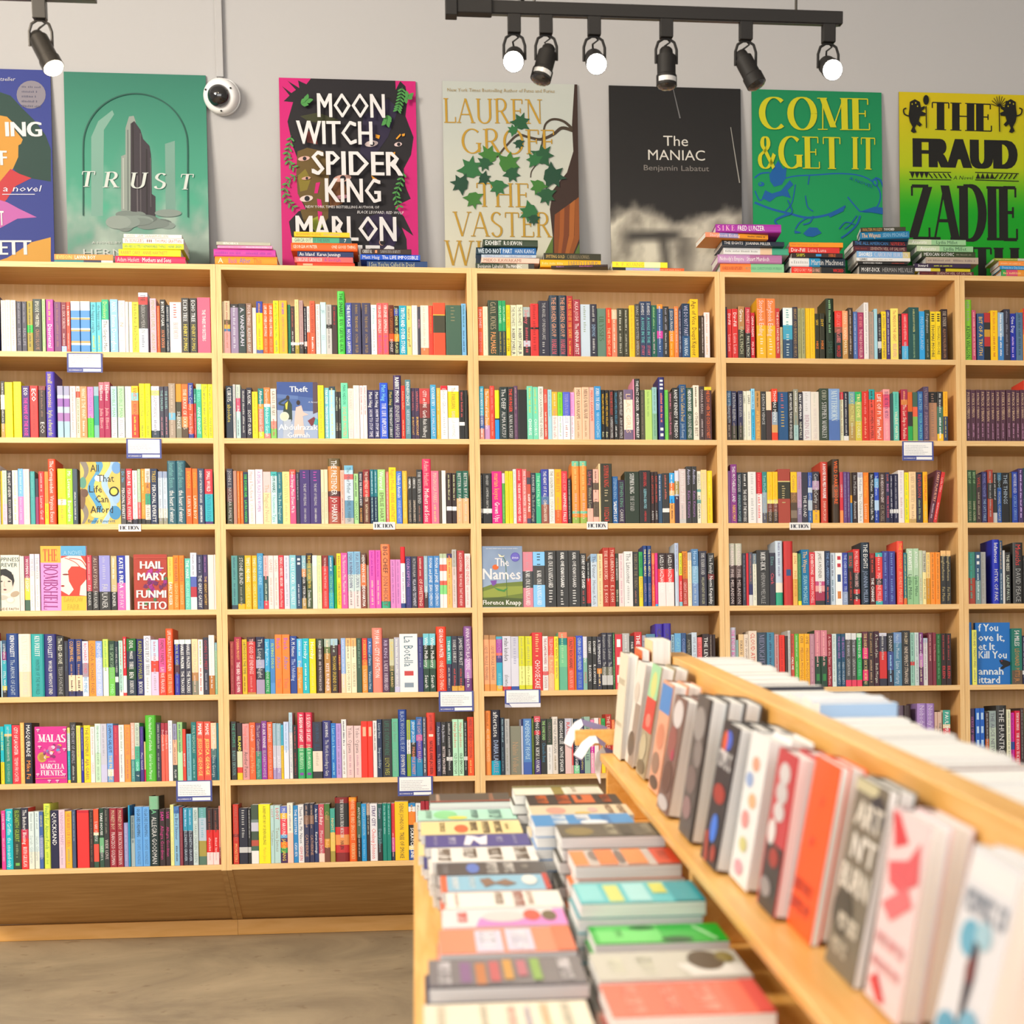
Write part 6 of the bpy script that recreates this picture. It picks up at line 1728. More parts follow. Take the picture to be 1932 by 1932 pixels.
for r, b, key, fx0, fx1, fh, zoom in FACING:
    q = EX[key]; x0, x1 = q['x0'], q['x1'] - .0003; w, h = x1 - x0, q['h']
    yf = .026 if key == 'If_You_Love_It' else .006
    O = fw(x0, yf, ZF[r] + PT + .0004); A = Art(O, Vector((1, 0, 0)), FM @ Vector((0, 0, 1)), w, h, zoom, .00009); A.label = FD[key][0]
    th = .022; A.mb.box((0, 0, 0), (w, .001, h), hx(FD[key][1])); A.mb.box((0, th - .001, 0), (w, th, h), hx(FD[key][1])); A.mb.box((0, .001, 0), (.001, th - .001, h), hx(FD[key][1]))
    f = lambda: A.local([(0, 0), (w, 0), (w, h), (0, h)], FD[key][1])
    f()
    if key == 'Theft':
        A.poly([(440, 118), (712, 122), (712, 240), (440, 210)], '38549a'); A.poly([(440, 330), (748, 340), (748, 560), (440, 560)], '9fb2d4'); A.poly([(710, 122), (750, 122), (750, 345), (712, 360)], '5a4550'); A.poly([(440, 210), (600, 225), (600, 250), (440, 240)], '5a78b4')
        A.poly([(500, 280), (530, 250), (555, 290), (558, 400), (545, 430), (535, 545), (490, 545), (490, 340)], '2d4038'); A.poly([(505, 285), (525, 265), (520, 325), (510, 325)], 'e8d34a'); A.poly([(492, 400), (550, 400), (540, 545), (490, 545)], 'b4bfd2'); A.ell(524, 238, 13, 17, '3a2a26'); A.line([(515, 245), (460, 280), (500, 295)], 14, '2d3c46')
        A.poly([(585, 310), (625, 295), (640, 345), (680, 365), (636, 375), (650, 520), (570, 520), (575, 400)], 'e9c3bb'); A.ell(602, 275, 14, 18, '30201e'); A.ell(500, 378, 34, 34, 'e5e6d6'); A.ell(500, 378, 27, 27, 'd6d8c2'); A.poly([(672, 410), (720, 380), (745, 420), (700, 450)], '7a3038'); A.poly([(730, 390), (748, 400), (748, 440), (715, 440)], '4aa9b0')
        A.text('Theft', 538, 195, 672, 42, 'e8eef4', 'b'); A.text('A Novel', 676, 278, 745, 13, 'd8e0ee', 's', .2); A.text('Abdulrazak', 458, 478, 746, 42, 'eef1f6', 'b'); A.text('Gurnah', 520, 535, 690, 38, 'eef1f6', 'b')
    elif key == 'All_That_Life_Can_Afford':
        for i, (c, off) in enumerate((('8a8078', 0), ('d9b84a', 40), ('4f9fd0', 110), ('e3cf68', 165), ('a9cbe4', 230), ('d9c060', 290))):
            L = [(690 + off + 40 * sin((y - 98) / 60 + i * .4), y) for y in range(90, 650, 14)]; A.poly(L + [(x + 55, y) for x, y in reversed(L)], c)
        A.ell(1010, 150, 40, 52, '6d9fd6'); A.ell(720, 280, 30, 50, '5a9a86'); A.ell(712, 420, 30, 90, '7a5a44'); A.ell(735, 370, 30, 36, '6a4a38'); A.ell(1000, 540, 50, 60, '3f8fc4'); A.ell(860, 240, 40, 30, 'cfe0ec'); A.ell(850, 560, 60, 25, 'e8d88a'); A.ell(1010, 400, 34, 60, '9dc2e8')
        for t, x0_, x1_, yb in (('All', 785, 862, 184), ('That', 845, 990, 272), ('Life', 768, 888, 364), ('Can', 826, 944, 450), ('Afford', 786, 986, 542)): A.text(t, x0_, yb, x1_, 62, '1d1c1c', 's')
        A.ell(990, 356, 43, 43, '1b1b1a'); A.ell(990, 356, 30, 30, 'e6dc5a'); A.text('Emily Everett', 762, 624, 1000, 26, '3a6a8c', 's')
    elif key == 'Happiness_Forever':
        A.ell(45, 410, 82, 96, 'ead2c4'); A.poly([(-40, 400), (-30, 330), (0, 296), (50, 290), (100, 320), (124, 380), (118, 405), (60, 360), (20, 345), (-20, 380)], '1d1c1e'); A.poly([(112, 330), (126, 395), (110, 450), (104, 400)], '1d1c1e')
        for x in (10, 80): A.ell(x, 400, 14, 6, '2c2a2c')
        A.line([(40, 400), (36, 440), (48, 444)], 4, 'c8a090'); A.ell(44, 472, 14, 7, '7a3a40'); A.ell(130, 510, 40, 24, 'b9a58c', rot=-20); A.ell(90, 560, 40, 30, 'd9d4c6'); A.ell(90, 560, 30, 20, 'f0ece0'); A.ell(20, 540, 50, 20, 'c8c2b4')
        A.text('HAPPINESS', -60, 226, 166, 34, '3c5a60', 'S', .05); A.text('FOREVER', -60, 274, 150, 34, '3c5a60', 'S', .05); A.text('ADELAIDE FAITH', -80, 650, 165, 22, '8a6a5a', 's')
    elif key == 'The_Bombshell':
        A.rect(346, 92, 526, 238, 'eeb43c'); A.rect(526, 92, 750, 178, '58a8d8'); A.rect(530, 178, 752, 528, 'd9402e'); A.rect(534, 528, 752, 660, 'f0c23a'); A.rect(346, 238, 530, 660, 'f49ade')
        A.poly([(530, 200), (600, 178), (700, 180), (752, 260), (752, 300), (690, 270), (620, 270), (590, 310), (600, 400), (640, 470), (600, 520), (530, 480)], 'f3e6dc'); A.poly([(690, 520), (700, 440), (752, 380), (752, 526)], 'f3e6dc'); A.ell(572, 340, 30, 7, '8a2a22'); A.ell(545, 440, 16, 8, 'a32a22'); A.line([(600, 200), (700, 215), (750, 280)], 8, 'd9402e'); A.line([(560, 195), (660, 240), (740, 330)], 6, 'd9402e')
        A.text('THE', 372, 225, 502, 104, 'd8503a', 'serif'); A.down('BOMBSHELL', 382, 252, 648, 118, '8a2a7a', 'serif'); A.text('A NOVEL', 552, 168, 720, 34, '9fd0ec', 'S'); A.text('DARROW', 552, 578, 720, 46, 'c9b23a', 'S'); A.text('FARR', 582, 642, 690, 46, 'c9b23a', 'S')
    elif key == 'Hail_Mary':
        for i in range(26): rr = random.Random(i); a = rr.random() * 6.3; l = rr.random() * 90; A.leaf(1330 + cos(a) * l * 1.2 + rr.uniform(-40, 60), 400 + sin(a) * l * 1.3 + rr.uniform(-90, 60), 34, rr.random() * 360, rr.choice(['9a1f86', '861a78', 'b0309a', '6a1a5a']))
        for x, y in ((1290, 480), (1340, 560), (1270, 600), (1440, 380)): A.leaf(x, y, 26, x % 90, '3f7a4a')
        for t, x0_, x1_, yb in (('HAIL', 1212, 1418, 290), ('MARY', 1192, 1440, 390), ('FUNMI', 1182, 1448, 542), ('FETTO', 1194, 1448, 640)): A.text(t, x0_, yb, x1_, 66, 'f3ece8', 'B')
        A.line([(1165, 198), (1445, 198)], 4, 'd0604a')
    elif key == 'The_Names':
        A.grid(lambda u, v: mixc(rgb('9fb4cf'), rgb('7f93b4'), v + .35 * noise.noise(Vector((u * 4, v * 4, 2)))), 16, 22)
        A.poly([(76, 400), (160, 370), (260, 360), (388, 350), (388, 545), (76, 545)], '6e7f2e'); A.poly([(76, 430), (200, 390), (388, 385), (388, 440), (200, 470), (76, 470)], '93a03e'); A.poly([(76, 480), (200, 470), (388, 480), (388, 545), (76, 545)], '4a5a22'); A.line([(268, 470), (262, 300), (255, 200), (225, 150)], 5, '4a6a3a'); A.poly([(200, 140), (232, 158), (252, 150), (240, 165), (210, 165)], 'e7e0c4'); A.ell(180, 242, 24, 20, 'e0661e'); A.poly([(140, 345), (190, 340), (186, 370), (160, 386)], '7a4aa8'); A.poly([(165, 395), (240, 415), (278, 395), (250, 430), (200, 420)], '3f8a3a')
        A.ell(330, 165, 35, 35, '5a52b8'); A.ell(330, 165, 29, 29, '6d66c8'); A.text('JENNA', 305, 178, 355, 14, 'e8e8f8', 's')
        A.text('The', 176, 234, 284, 62, 'e6e6ea', 'b'); A.text('Names', 78, 335, 374, 84, 'e6e6ea', 'b'); A.text('Florence Knapp', 82, 527, 378, 36, 'f0eee8', 'b'); A.dash(108, 104, 350, 6, 'dfe6ee')
    elif key == 'If_You_Love_It':
        for t, x0_, x1_, yb in (('f You', 1646, 1772, 136), ('ove It,', 1644, 1812, 197), ('et It', 1644, 1748, 254), ('Kill You', 1644, 1826, 306), ('annah', 1646, 1806, 408), ('ittard', 1646, 1784, 462)): A.text(t, x0_, yb, x1_, 47, 'dfe9f2', 'b')
        A.poly([(1775, 318), (1800, 312), (1830, 322), (1855, 335), (1840, 352), (1815, 362), (1800, 374), (1778, 370), (1800, 350), (1785, 340)], '16161c'); A.ell(1792, 322, 4, 3, 'c0304a')
    elif key == 'Malas':
        A.text('MALAS', 333, 322, 570, 66, 'f1e3ec', 'serifslab'); A.text('MARCELA', 350, 555, 556, 44, 'f1e3ec', 'serifslab'); A.text('FUENTES', 356, 612, 552, 44, 'f1e3ec', 'serifslab'); A.text('A NOVEL', 420, 497, 484, 14, 'f6d0e4', 's')
        A.ell(366, 455, 42, 44, 'c9a24a'); A.ell(366, 455, 26, 28, 'b08a34')
        for i in range(26): rr = random.Random(40 + i); A.ell(450 + rr.uniform(-70, 70), 400 + rr.uniform(-55, 60), 9 + rr.random() * 14, 7 + rr.random() * 9, rr.choice(['e8c9e0', '6f8fc8', 'f0a83c', 'a04a98', 'e96aa8', '8a2a6a']), n=12)
        for x, y in ((330, 215), (560, 212), (330, 600), (560, 600), (430, 655), (500, 655), (345, 360), (560, 380)): A.ell(x, y, 16, 7, 'f0b8d6', n=12); A.ell(x, y + 14, 6, 6, 'e8a8ce', n=10)
        A.line([(310, 640), (575, 632)], 3, 'e8c04a')
    A.mb.build('face', PRINT).name = 'face_tmp'
    o = bpy.data.objects['face_tmp']; o.name = 'face_out_book'
    m = Matrix.Identity(4)
    for i in range(3): m[i][0] = A.X[i]; m[i][1] = A.D[i]; m[i][2] = A.Z[i]; m[i][3] = A.O[i]
    o.matrix_world = m; tag(o, A.label, 'book', 'books standing face out on the shelves')
    pm = MB(); pm.box((.0012, .0011, .001), (w - .0012, th - .0011, h - .001)); pm.build('page_block', PAGES, o)

# ------------------------------------------------------------------ cards on the shelf edges
def card(px, label, first=None, tilt=0, broken=False):
    x0, y0, x1, y1 = px; a = at_face(x0, y0, -.004); b = at_face(x1, y1, -.004)
    O = fw(a.x, -.004, b.z); w, h = b.x - a.x, a.z - b.z; A = Art(O, Vector((1, 0, 0)), FM @ Vector((0, 0, 1)), w, h, (0, 0, 1), .00008); A.label = label
    A.mb.box((0, 0, 0), (w, .0012, h), hx('f0f0f4')); A.local([(0, 0), (w, 0), (w, h), (0, h)], '46519a')
    L = lambda p: [(w * u, h * v) for u, v in p]
    A.local(L([(.05, .26), (.95, .26), (.95, .95), (.05, .95)]), 'fbfbfc'); A.local(L([(.45, .05), (.95, .05), (.95, .19), (.45, .19)]), 'f6f6fa')
    if broken: A.local(L([(.0, .0), (.2, .0), (.12, .14), (.0, .2)]), 'b9b7c8'); A.local(L([(.2, .0), (1, 0), (1, .22), (.12, .22)]), 'ecebf2')
    else: put_text(A.mb, 'RECOMMENDED BY', Vector((w * .05, A.lay(), h * .09)), Vector((1, 0, 0)), Vector((0, 0, 1)), w * .37, h * .06, hx('e8e8f2'), 'b')
    rr = random.Random(int(x0))
    if first: put_text(A.mb, first, Vector((w * .1, A.lay(), h * .84)), Vector((1, 0, 0)), Vector((0, 0, 1)), w * .6, h * .06, hx('d0606a'), 's')
    for i in range(6): put_dashes(A.mb, Vector((w * .09, A.lay(), h * (.76 - i * .085))), Vector((1, 0, 0)), Vector((0, 0, 1)), w * rr.uniform(.55, .8), h * .028, hx('84889f'), rr)
    o = A.mb.build('recommendation_card', PRINT); m = Matrix.Identity(4)
    for i in range(3): m[i][0] = A.X[i]; m[i][1] = A.D[i]; m[i][2] = A.Z[i]; m[i][3] = A.O[i]
    o.matrix_world = m; tag(o, label, 'card', 'blue-bordered recommendation cards on the shelf edges')
card((126, 666, 194, 703), 'blue-bordered white card with red heading hanging from the top shelf of the leftmost bookcase', 'THE HAPPY COUPLE')
card((238, 827.5, 305, 865), 'blue-bordered white card hanging from the second shelf edge of the leftmost bookcase')
card((1702, 832.5, 1761.5, 869), 'blue-bordered white card hanging from the second shelf edge of the fourth bookcase')
card((827.5, 1304, 894, 1342), 'blue-bordered white card hanging from the fifth shelf edge of the second bookcase')
card((952, 1301, 1020, 1334), 'white card with a curled torn lower edge on the fifth shelf of the middle bookcase', broken=True)
card((332, 1473, 400.5, 1511.5), 'blue-bordered white card hanging from the sixth shelf edge of the leftmost bookcase')
card((750, 1465, 817, 1501), 'blue-bordered white card hanging from the sixth shelf edge of the second bookcase')
for (x0, y0, x1, y1), bn in (((223.5, 989, 266, 1002.5), 'leftmost'), ((704, 985, 745.5, 999), 'second'), ((1107, 984.5, 1146.5, 998.5), 'middle'), ((1489.5, 986, 1529, 999.5), 'fourth')):
    a = at_face(x0, y0, -.003); b = at_face(x1, y1, -.003); w, h = b.x - a.x, a.z - b.z; A = Art(fw(a.x, -.003, b.z), Vector((1, 0, 0)), FM @ Vector((0, 0, 1)), w, h, (0, 0, 1), .0001)
    A.mb.box((0, 0, 0), (w, .0012, h), hx('f4f4f4')); put_text(A.mb, 'FICTION', Vector((w * .07, A.lay(), h * .24)), Vector((1, 0, 0)), Vector((0, 0, 1)), w * .86, h * .52, hx('2c2c40'), 'seriffat')
    A.label = 'white FICTION label on the third shelf edge of the %s bookcase' % bn
    o = A.mb.build('shelf_label', PRINT); m = Matrix.Identity(4)
    for i in range(3): m[i][0] = A.X[i]; m[i][1] = A.D[i]; m[i][2] = A.Z[i]; m[i][3] = A.O[i]
    o.matrix_world = m; tag(o, A.label, 'label', 'FICTION labels on the shelf edges')

# ------------------------------------------------------------------ stacks lying on top of the bookcases
STK = """
@90 420 4.2 0 in low pair left of the tower poster
52 517 292 312 288:50,235:80,ddd ^_
52 517 247 291 f94 ^fd7EVISON|^fffLAWN BOY|_
@90 420 4.2 0 in stack before the arched tower poster
535 1090 262 322 e36 ^fccAdam Haslett|^fffMothers and Sons|_
562 1055 208 262 fd1 ^e83RABBIT CAKE|^d83ANNIE HARTNETT|_
593 1078 163 208 de2 ^256AN ABSOLUTELY REMARKABLE THING|^257HANK GREEN
595 1076 120 163 fee ^e64IN TONGUES|^843= = =|^e64THOMAS GRATTAN
602 1062 88 120 f5f0ea ^aa9GREEN|^998SAM GRAHAM-FELSEN|_
@90 420 4.2 0 in the stack left of the magenta poster
1325 1818 264 340 f92 ^fecA|^d5aBack|^66bAfter|^f62This|_
1315 1805 205 264 c4a ^a3a~|^a3a~
1345 1780 178 205 f9c ^c7a~|^fde~
1337 1765 150 178 bba ^fffHUNCHBACK|_
@530 420 6.44 0 in the stack before the magenta poster
198 895 484 537 f42 ^fb9=|_
165 875 412 484 f66 ^fddVIRGINIE GRIMALDI|^53aA Good Life|_
200 880 346 412 236 ^fffAn Island|^fffKaren Jennings|_
122 930 238 346 f62 ^fedGEORGIA HUNTER|_|^fedONE GOOD THING
135 852 176 238 cdb:35,4a8:80,256 ^566GARCIA OUT OF THE RAIN|_|^fff7
160 835 108 176 fc2 ^d72AN EXPERIMENT IN LEISURE|^89aANNA GLENDENNING|_
@530 420 6.44 0 in stack at the magenta poster's right corner
1045 1780 462 546 247 ^bb9I See You've Called In Dead|_
965 1692 382 462 15c ^dddMatt Haig|^fffThe LIFE IMPOSSIBLE
970 1585 315 382 322 ^dddORBITAL|^f96=|^aaaSAMANTHA HARVEY|_
@880 440 4.6 0 in the stack before the maple leaf poster
80 588 258 303 343:40,665:70,bba:90,333 ^dddBenjamin Labatut|^fffThe MANIAC|_
130 632 210 258 fcb ^865MIEKO KAWAKAMI|_
130 605 182 210 bcd ^99bTERRACE STORY|^99bHILARY LEICHTER
84 605 118 182 134:40,26a ^cdeWE DO NOT PART|^cdeHAN KANG
145 620 50 118 343 ^fffEXHIBIT|^fffR.O.KWON|_
@880 440 4.6 0 in stack under the maple poster's tree trunk
735 1225 276 312 322 ^b7bAudition|^c6aKatie Kitamura
640 1166 226 276 fb2 ^fd8~|^986JARED LEMUS
672 1168 171 226 332 ^db6SPITTING GOLD|^986CARMELLA LOWKIS|_
@880 440 4.6 0 in low pair before the black poster
1270 1890 295 324 222:18,abd:66,e63 ^_|^e8e~|^fb9~
1266 1745 245 295 fe3:58,ffb:87,fe3 ^db4R. F. KUANG|_
@1300 400 6.0375 0 in the tall stack left of the pig poster
358 1080 582 690 f84:48,8c9 ^a42HARLEM RHAPSODY|^6a8VICTORIA CHRISTOPHER MURRAY
328 1058 478 582 c9c:50,b7a ^fffNobody's Empire|^fffStuart Murdoch|_
392 1138 402 478 eee:56,eca:74,4a8 ^aaa~|_
375 1088 325 402 234 ^fffTHE EIGHTS|^dddJOANNA MILLER|_
183 908 236 325 f97:22,99c:52,e92 ^fddStorybook Ending|^432~
305 1047 85 180 a3a ^fbdS I K E|^fffFRED LUNZER|_
@1300 400 6.0375 0 in the stack before the pig poster
1168 1782 620 706 e32:38,654:55,222 ^fbaGREGORY MAGUIRE|_|^e22WICKED
1146 1778 517 620 eee:35,39c:55,234 ^bbb~|^dddMartin MacInnes
1170 1752 462 517 322 ^dd3SHIPS|^39d=|^e72HIKE
1136 1715 396 462 d33 ^fffDir-Fill|^fccLuisa Luna|_
1146 1752 340 396 f92 ^d73~|_
@1570 400 5.337 0 in the tall stack right of the pig poster
276 830 525 632 333 ^fffMOBY-DICK|^aaaHERMAN MELVILLE
262 758 497 525 222 ^dddRESPONSIBLE WORLD|^c43~
245 786 455 497 eee ^443LIARS|^ba9~|_
248 786 392 455 8be:86,dc8 ^fffSHORES|^ddeCAROLINE BURTON
215 752 340 392 523 ^943~|^ca9SEVENTH VEIL OF SALOME
210 752 286 340 223 ^48cTHE ALL AMERICAN|^e43NEPHEWS
285 770 190 286 17a ^fc8The Wayess|^8bdSEAN MICHAELS
292 735 148 190 332 ^c94WALTER MOSLEY|^dddTOUCHED|_
@1570 400 5.337 0 in stack before the yellow-green poster
882 1426 594 637 512 ^842~|^ca9SEVENTH VEIL OF SALOME
836 1393 562 594 eee:28,dc3:45,322:55,dc2 ^_
832 1393 515 562 324 ^fffInward|^dd4~|_
946 1472 450 515 ba9 ^877~|^877~
905 1442 396 450 342 ^eeeMEXICAN GOTHIC|^887~
853 1420 336 396 cdb:40,9c9 ^fffAtavists|^354Lydia Millet
768 1346 272 336 cdb:40,9c9 ^fffAtavists|^354Lydia Millet
@1570 400 5.337 0 in the rightmost stack above the bookcases
1708 2090 576 642 4a5:12,d57:42,e93 ^fc8~|_
1692 2085 540 576 29d ^cdfDeena in a City Somewhere|_
1680 2080 490 540 f94 ^fc9~|_
1632 2060 462 490 9a3:55,ccb ^dd9~|_
"""
SPECIAL = {'Storybook': (-.045, 5), 'FRED': (-.06, -2), 'Wayess': (-.02, -9), 'WALTER': (-.012, -7), 'Audition': (-.03, -8), 'EIGHTS': (-.012, 2)}
RM = Matrix(((0, 0, -1), (0, 1, 0), (1, 0, 0)))
zoomc = None; zcur = 0; grp = []; groups = []
for ln in STK.strip().split('\n'):
    if ln.startswith('@'):
        a = ln[1:].split(' ', 4); zoomc = (float(a[0]), float(a[1]), float(a[2])); grp = []; groups.append((a[4], zoomc, grp)); continue
    grp.append(ln.split(' ', 5))
rs = random.Random(11)
for where, zc, items in groups:
    z = ZTOP + .0004; n = len(items)
    for i, a in enumerate(items):
        xl, xr, yt, ybt = [float(t) for t in a[:4]]; v = (yt + ybt) / 2
        off, ang = next((s for k, s in SPECIAL.items() if k in a[5]), (rs.uniform(.004, .016), rs.uniform(-1.2, 1.2)))
        p0 = at_face(zc[0] + xl / zc[2], zc[1] + v / zc[2], off); p1 = at_face(zc[0] + xr / zc[2], zc[1] + v / zc[2], off)
        top = at_face(zc[0] + xl / zc[2], zc[1] + yt / zc[2], off).z; w = max(.008, top - z) if i else max(.009, top - z); L = p1.x - p0.x
        if 'FRED' in a[5]: w = .03
        b = parse_bands(a[4]); hard = w > .026; d = min(.15, L * .68)
        mb = MB(); ct, y0 = cover_shell(mb, w, d, L, b, hard, lambda p: p)
        spine_text(mb, w, L, b, a[5], (Vector((0, -.0003, L)), Vector((0, 0, -1)), Vector((1, 0, 0))), rs, flat=True)
        o = mb.build('stacked_book', PRINT)
        mid = fw((p0.x + p1.x) / 2, off, z); rz = Matrix.Rotation(radians(ang), 3, 'Z')
        R3 = FM @ rz @ RM; mm = R3.to_4x4(); pos = mid + FM @ (rz @ Vector((L / 2, 0, 0))); mm.translation = pos; o.matrix_world = mm
        pm = MB(); pages_box(pm, w, d, L, ct, y0, hard, lambda p: p); pm.build('page_block', PAGES, o)
        posn = 'topmost' if i == n - 1 else 'lowest' if i == 0 else ordinal(i) + ' from bottom'
        tag(o, '%s book lying %s %s' % (cname(main_col(b)), posn, where), 'book', 'books lying flat on top of the bookcases')
        z += w + .0005

# ------------------------------------------------------------------ conduit and dome camera on the wall
c = at_y(415.5, 146, WALLY - .012); q = MB(); q.box((c.x - .0135, WALLY - .022, c.z), (c.x + .0135, WALLY - .0005, RZ - .001))
tag(q.build('cable_conduit', WALLM, bevel=.003), 'white square cable conduit running down the wall to the dome camera', 'conduit')
cc = at_y(419, 182, WALLY - .03); root = empty('security_camera', cc); tag(root, 'white dome security camera with black bubble fixed to the wall by the tower poster', 'security camera')
ax = Vector((-.16, -.9, -.16)).normalized()
def revolve(prof, axis, n=40):
    q = MB(); up = Vector((0, 0, 1)); a = axis.cross(up).normalized(); b = a.cross(axis).normalized(); m = len(prof)
    for h, r in prof:
        for j in range(n): t = 2 * pi * j / n; p = axis * h + (a * cos(t) + b * sin(t)) * max(r, .0002); q.v.append(tuple(p))
    for i in range(m - 1):
        for j in range(n): q.f.append((i * n + j, i * n + (j + 1) % n, (i + 1) * n + (j + 1) % n, (i + 1) * n + j)); q.c.append((1, 1, 1)); q.m.append(0)
    return q
q = revolve([(-.03, .058), (.0, .063), (.02, .064), (.032, .061), (.040, .054), (.043, .047), (.043, .0)], ax); q.build('housing', WHITEPL, root, smooth=True)
q = revolve([(.043 + .04 * sin(t), .041 * cos(t)) for t in [i * pi / 2 / 12 for i in range(13)]], ax); o = q.build('dome', DOME, root, smooth=True)
q = revolve([(-.028, .064), (-.002, .066), (-.002, .05)], Vector((0, -1, 0))); q.build('mounting_base', WHITEPL, root, smooth=True)
for an in (25, 150, 265):
    a_ = ax.cross(Vector((0, 0, 1))).normalized(); b_ = a_.cross(ax); p = ax * .0405 + (a_ * cos(radians(an)) + b_ * sin(radians(an))) * .052; q = MB(); q.tube([p, p + ax * .004], .0035, 10); q.build('screw', BLACK, root)

# ------------------------------------------------------------------ lighting track with six heads
TY = -1.0
def tp(u, v, y=TY): return at_y(u, v, y)
zt = tp(1250, 26).z + .002; xl, xr = tp(925, 20).x, tp(1588, 34).x
zt = (tp(960, 18).z + tp(1570, 33).z) / 2
root = empty('track_rail', (xl, TY, zt)); tag(root, 'long black lighting track hung on thin rods above the posters', 'lighting track')
q = MB(); q.box((-.12, -.018, -.018), (xr - xl, .018, .018)); q.build('rail', BLACK, root, bevel=.002)
q = MB(); q.box((0, -.010, -.0205), (xr - xl - .01, .010, -.018)); q.build('rail_slot', DARKMETAL, root)
q = MB(); q.box((tp(840, 10).x - xl, -.03, -.03), (tp(862, 10).x - xl, .03, .04)); q.build('end_feed', BLACK, root, bevel=.002)
q = MB(); q.box((tp(862, 10).x - xl, -.026, -.022), (tp(928, 10).x - xl, .026, .026)); q.build('feed_box', BLACK, root, bevel=.003)
for u in (1008, 1502): x = tp(u, 5).x - xl; q = MB(); q.tube([(x, 0, .018), (x, 0, RZ - zt)], .004, 8); q.build('hanging_rod', DARKMETAL, root)
q = MB(); q.tube([(-.09, 0, .024), (-.06, .01, .05), (-.02, 0, .04), (.02, .01, .055), (.06, 0, .035), (.1, .01, .03)], .006, 8); q.build('feed_cable', BLACK, root, smooth=True)
def head(u, v_top, axis, lit, label, sticker=False, bodyl=.085, mat_=BLACK, y=TY, ztop=None, lens=LENS):
    p = tp(u, v_top, y); z0 = zt - .018 if ztop is None else ztop
    r = empty('track_spotlight', (p.x, y, z0)); tag(r, label, 'spotlight', 'black spotlights on the lighting track')
    q = MB(); q.box((-.019, -.017, -.052), (.019, .017, 0)); q.build('adapter', mat_, r, bevel=.002)
    q = MB(); Y = [(-.031, 0, -.125), (-.031, 0, -.085), (-.024, 0, -.064), (-.008, 0, -.054), (.008, 0, -.054), (.024, 0, -.064), (.031, 0, -.085), (.031, 0, -.125)]
    q.tube(Y, .0042, 8); q.build('yoke', mat_, r, smooth=True)
    pv = Vector((0, 0, -.118)); ax = Vector(axis).normalized()
    q = revolve([(-.042, .004), (-.040, .014), (-.034, .019), (-.018, .021), (-.016, .0275), (bodyl - .045, .0275), (bodyl - .042, .0305), (bodyl - .012, .0305), (bodyl - .012, .026), (bodyl - .018, .0)], ax, 32)
    o = q.build('lamp_housing', mat_, r, smooth=True); o.location = pv
    q = revolve([(bodyl - .0125, .0285), (bodyl - .006, .024), (bodyl - .002, .014), (bodyl - .001, .0)], ax, 28); o = q.build('lamp_lens', lens if lit else DOME, r, smooth=True); o.location = pv
    q = MB(); q.tube([(0, .004, -.05), (.012, .006, -.062), (-.004, .006, -.074), pv - ax * .04], .003, 8); q.build('power_lead', mat_, r, smooth=True)
    if sticker:
        st = MB(); a = ax.cross(Vector((0, 1, 0))).normalized(); b = Vector((0, -1, 0)) - ax * Vector((0, -1, 0)).dot(ax); b.normalize(); n = 10
        for i in range(n):
            t0, t1 = -1.0 + 2.0 * i / n, -1.0 + 2.0 * (i + 1) / n; f = lambda t, h: tuple(pv + ax * h + (b * cos(t) + a * sin(t)) * .0309)
            st.poly([f(t0, bodyl - .034), f(t1, bodyl - .034), f(t1, bodyl - .020), f(t0, bodyl - .020)])
        st.build('silver_sticker', FOIL, r)
    if lit:
        l = bpy.data.lights.new('spot', 'SPOT'); l.energy = lit; l.color = (1, .86, .62); l.spot_size = radians(75); l.spot_blend = .6; l.shadow_soft_size = .025
        lo = bpy.data.objects.new('lamp_beam', l); COL.objects.link(lo); lo.location = Vector((p.x, y, z0)) + pv + ax * (bodyl + .01); lo.rotation_euler = ax.to_track_quat('-Z', 'Y').to_euler()
head(970, 40, (-.10, -.93, -.42), 40, 'lit black track spotlight nearest the left end of the lighting track')
head(1030, 42, (-.26, -.30, -.92), 0, 'unlit black spotlight tilted left, between two lit heads on the track', True)
head(1121, 46, (0, -.93, -.42), 40, 'lit black track spotlight above the gap left of the black poster')
head(1257, 52, (0, -.12, -.99), 0, 'unlit black spotlight pointing straight down above the black cloud poster', True)
head(1407, 58, (.42, -.25, -.88), 0, 'unlit black spotlight tilted to the right above the pig poster')
head(1563, 64, (-.02, -.93, -.38), 40, 'lit black track spotlight at the right end of the lighting track')
LY = -1.0
pz = tp(72, 2, LY).z
root = empty('track_rail', (tp(72, 0).x, LY, pz + .02)); tag(root, 'short dark track section above the left edge holding one spotlight', 'lighting track')
q = MB(); q.box((-1.1, -.018, -.018), (.16, .018, .018)); q.build('rail', DARKMETAL, root, bevel=.002)
q = MB(); q.tube([(-.3, 0, .018), (-.3, 0, RZ - pz - .02)], .004, 8); q.build('hanging_rod', DARKMETAL, root)
head(74, 0, (.42, -.42, -.80), 30, 'lit bronze cylinder spotlight at upper left, aimed down to the right', mat_=DARKMETAL, y=LY, ztop=pz + .002, bodyl=.105, lens=LENS2)
# warm heads out of the picture that wash the posters and the upper shelves
for x, e in ((-.3, 26), (.9, 32), (2.0, 32), (3.1, 14)):
    l = bpy.data.lights.new('spot', 'SPOT'); l.energy = e; l.color = (1, .80, .52); l.spot_size = radians(70); l.spot_blend = .8; l.shadow_soft_size = .06
    lo = bpy.data.objects.new('wall_wash', l); COL.objects.link(lo); lo.location = (x - .9, -2.2, 3.9); lo.rotation_euler = (Vector((x, .25, 2.05)) - lo.location).to_track_quat('-Z', 'Y').to_euler()
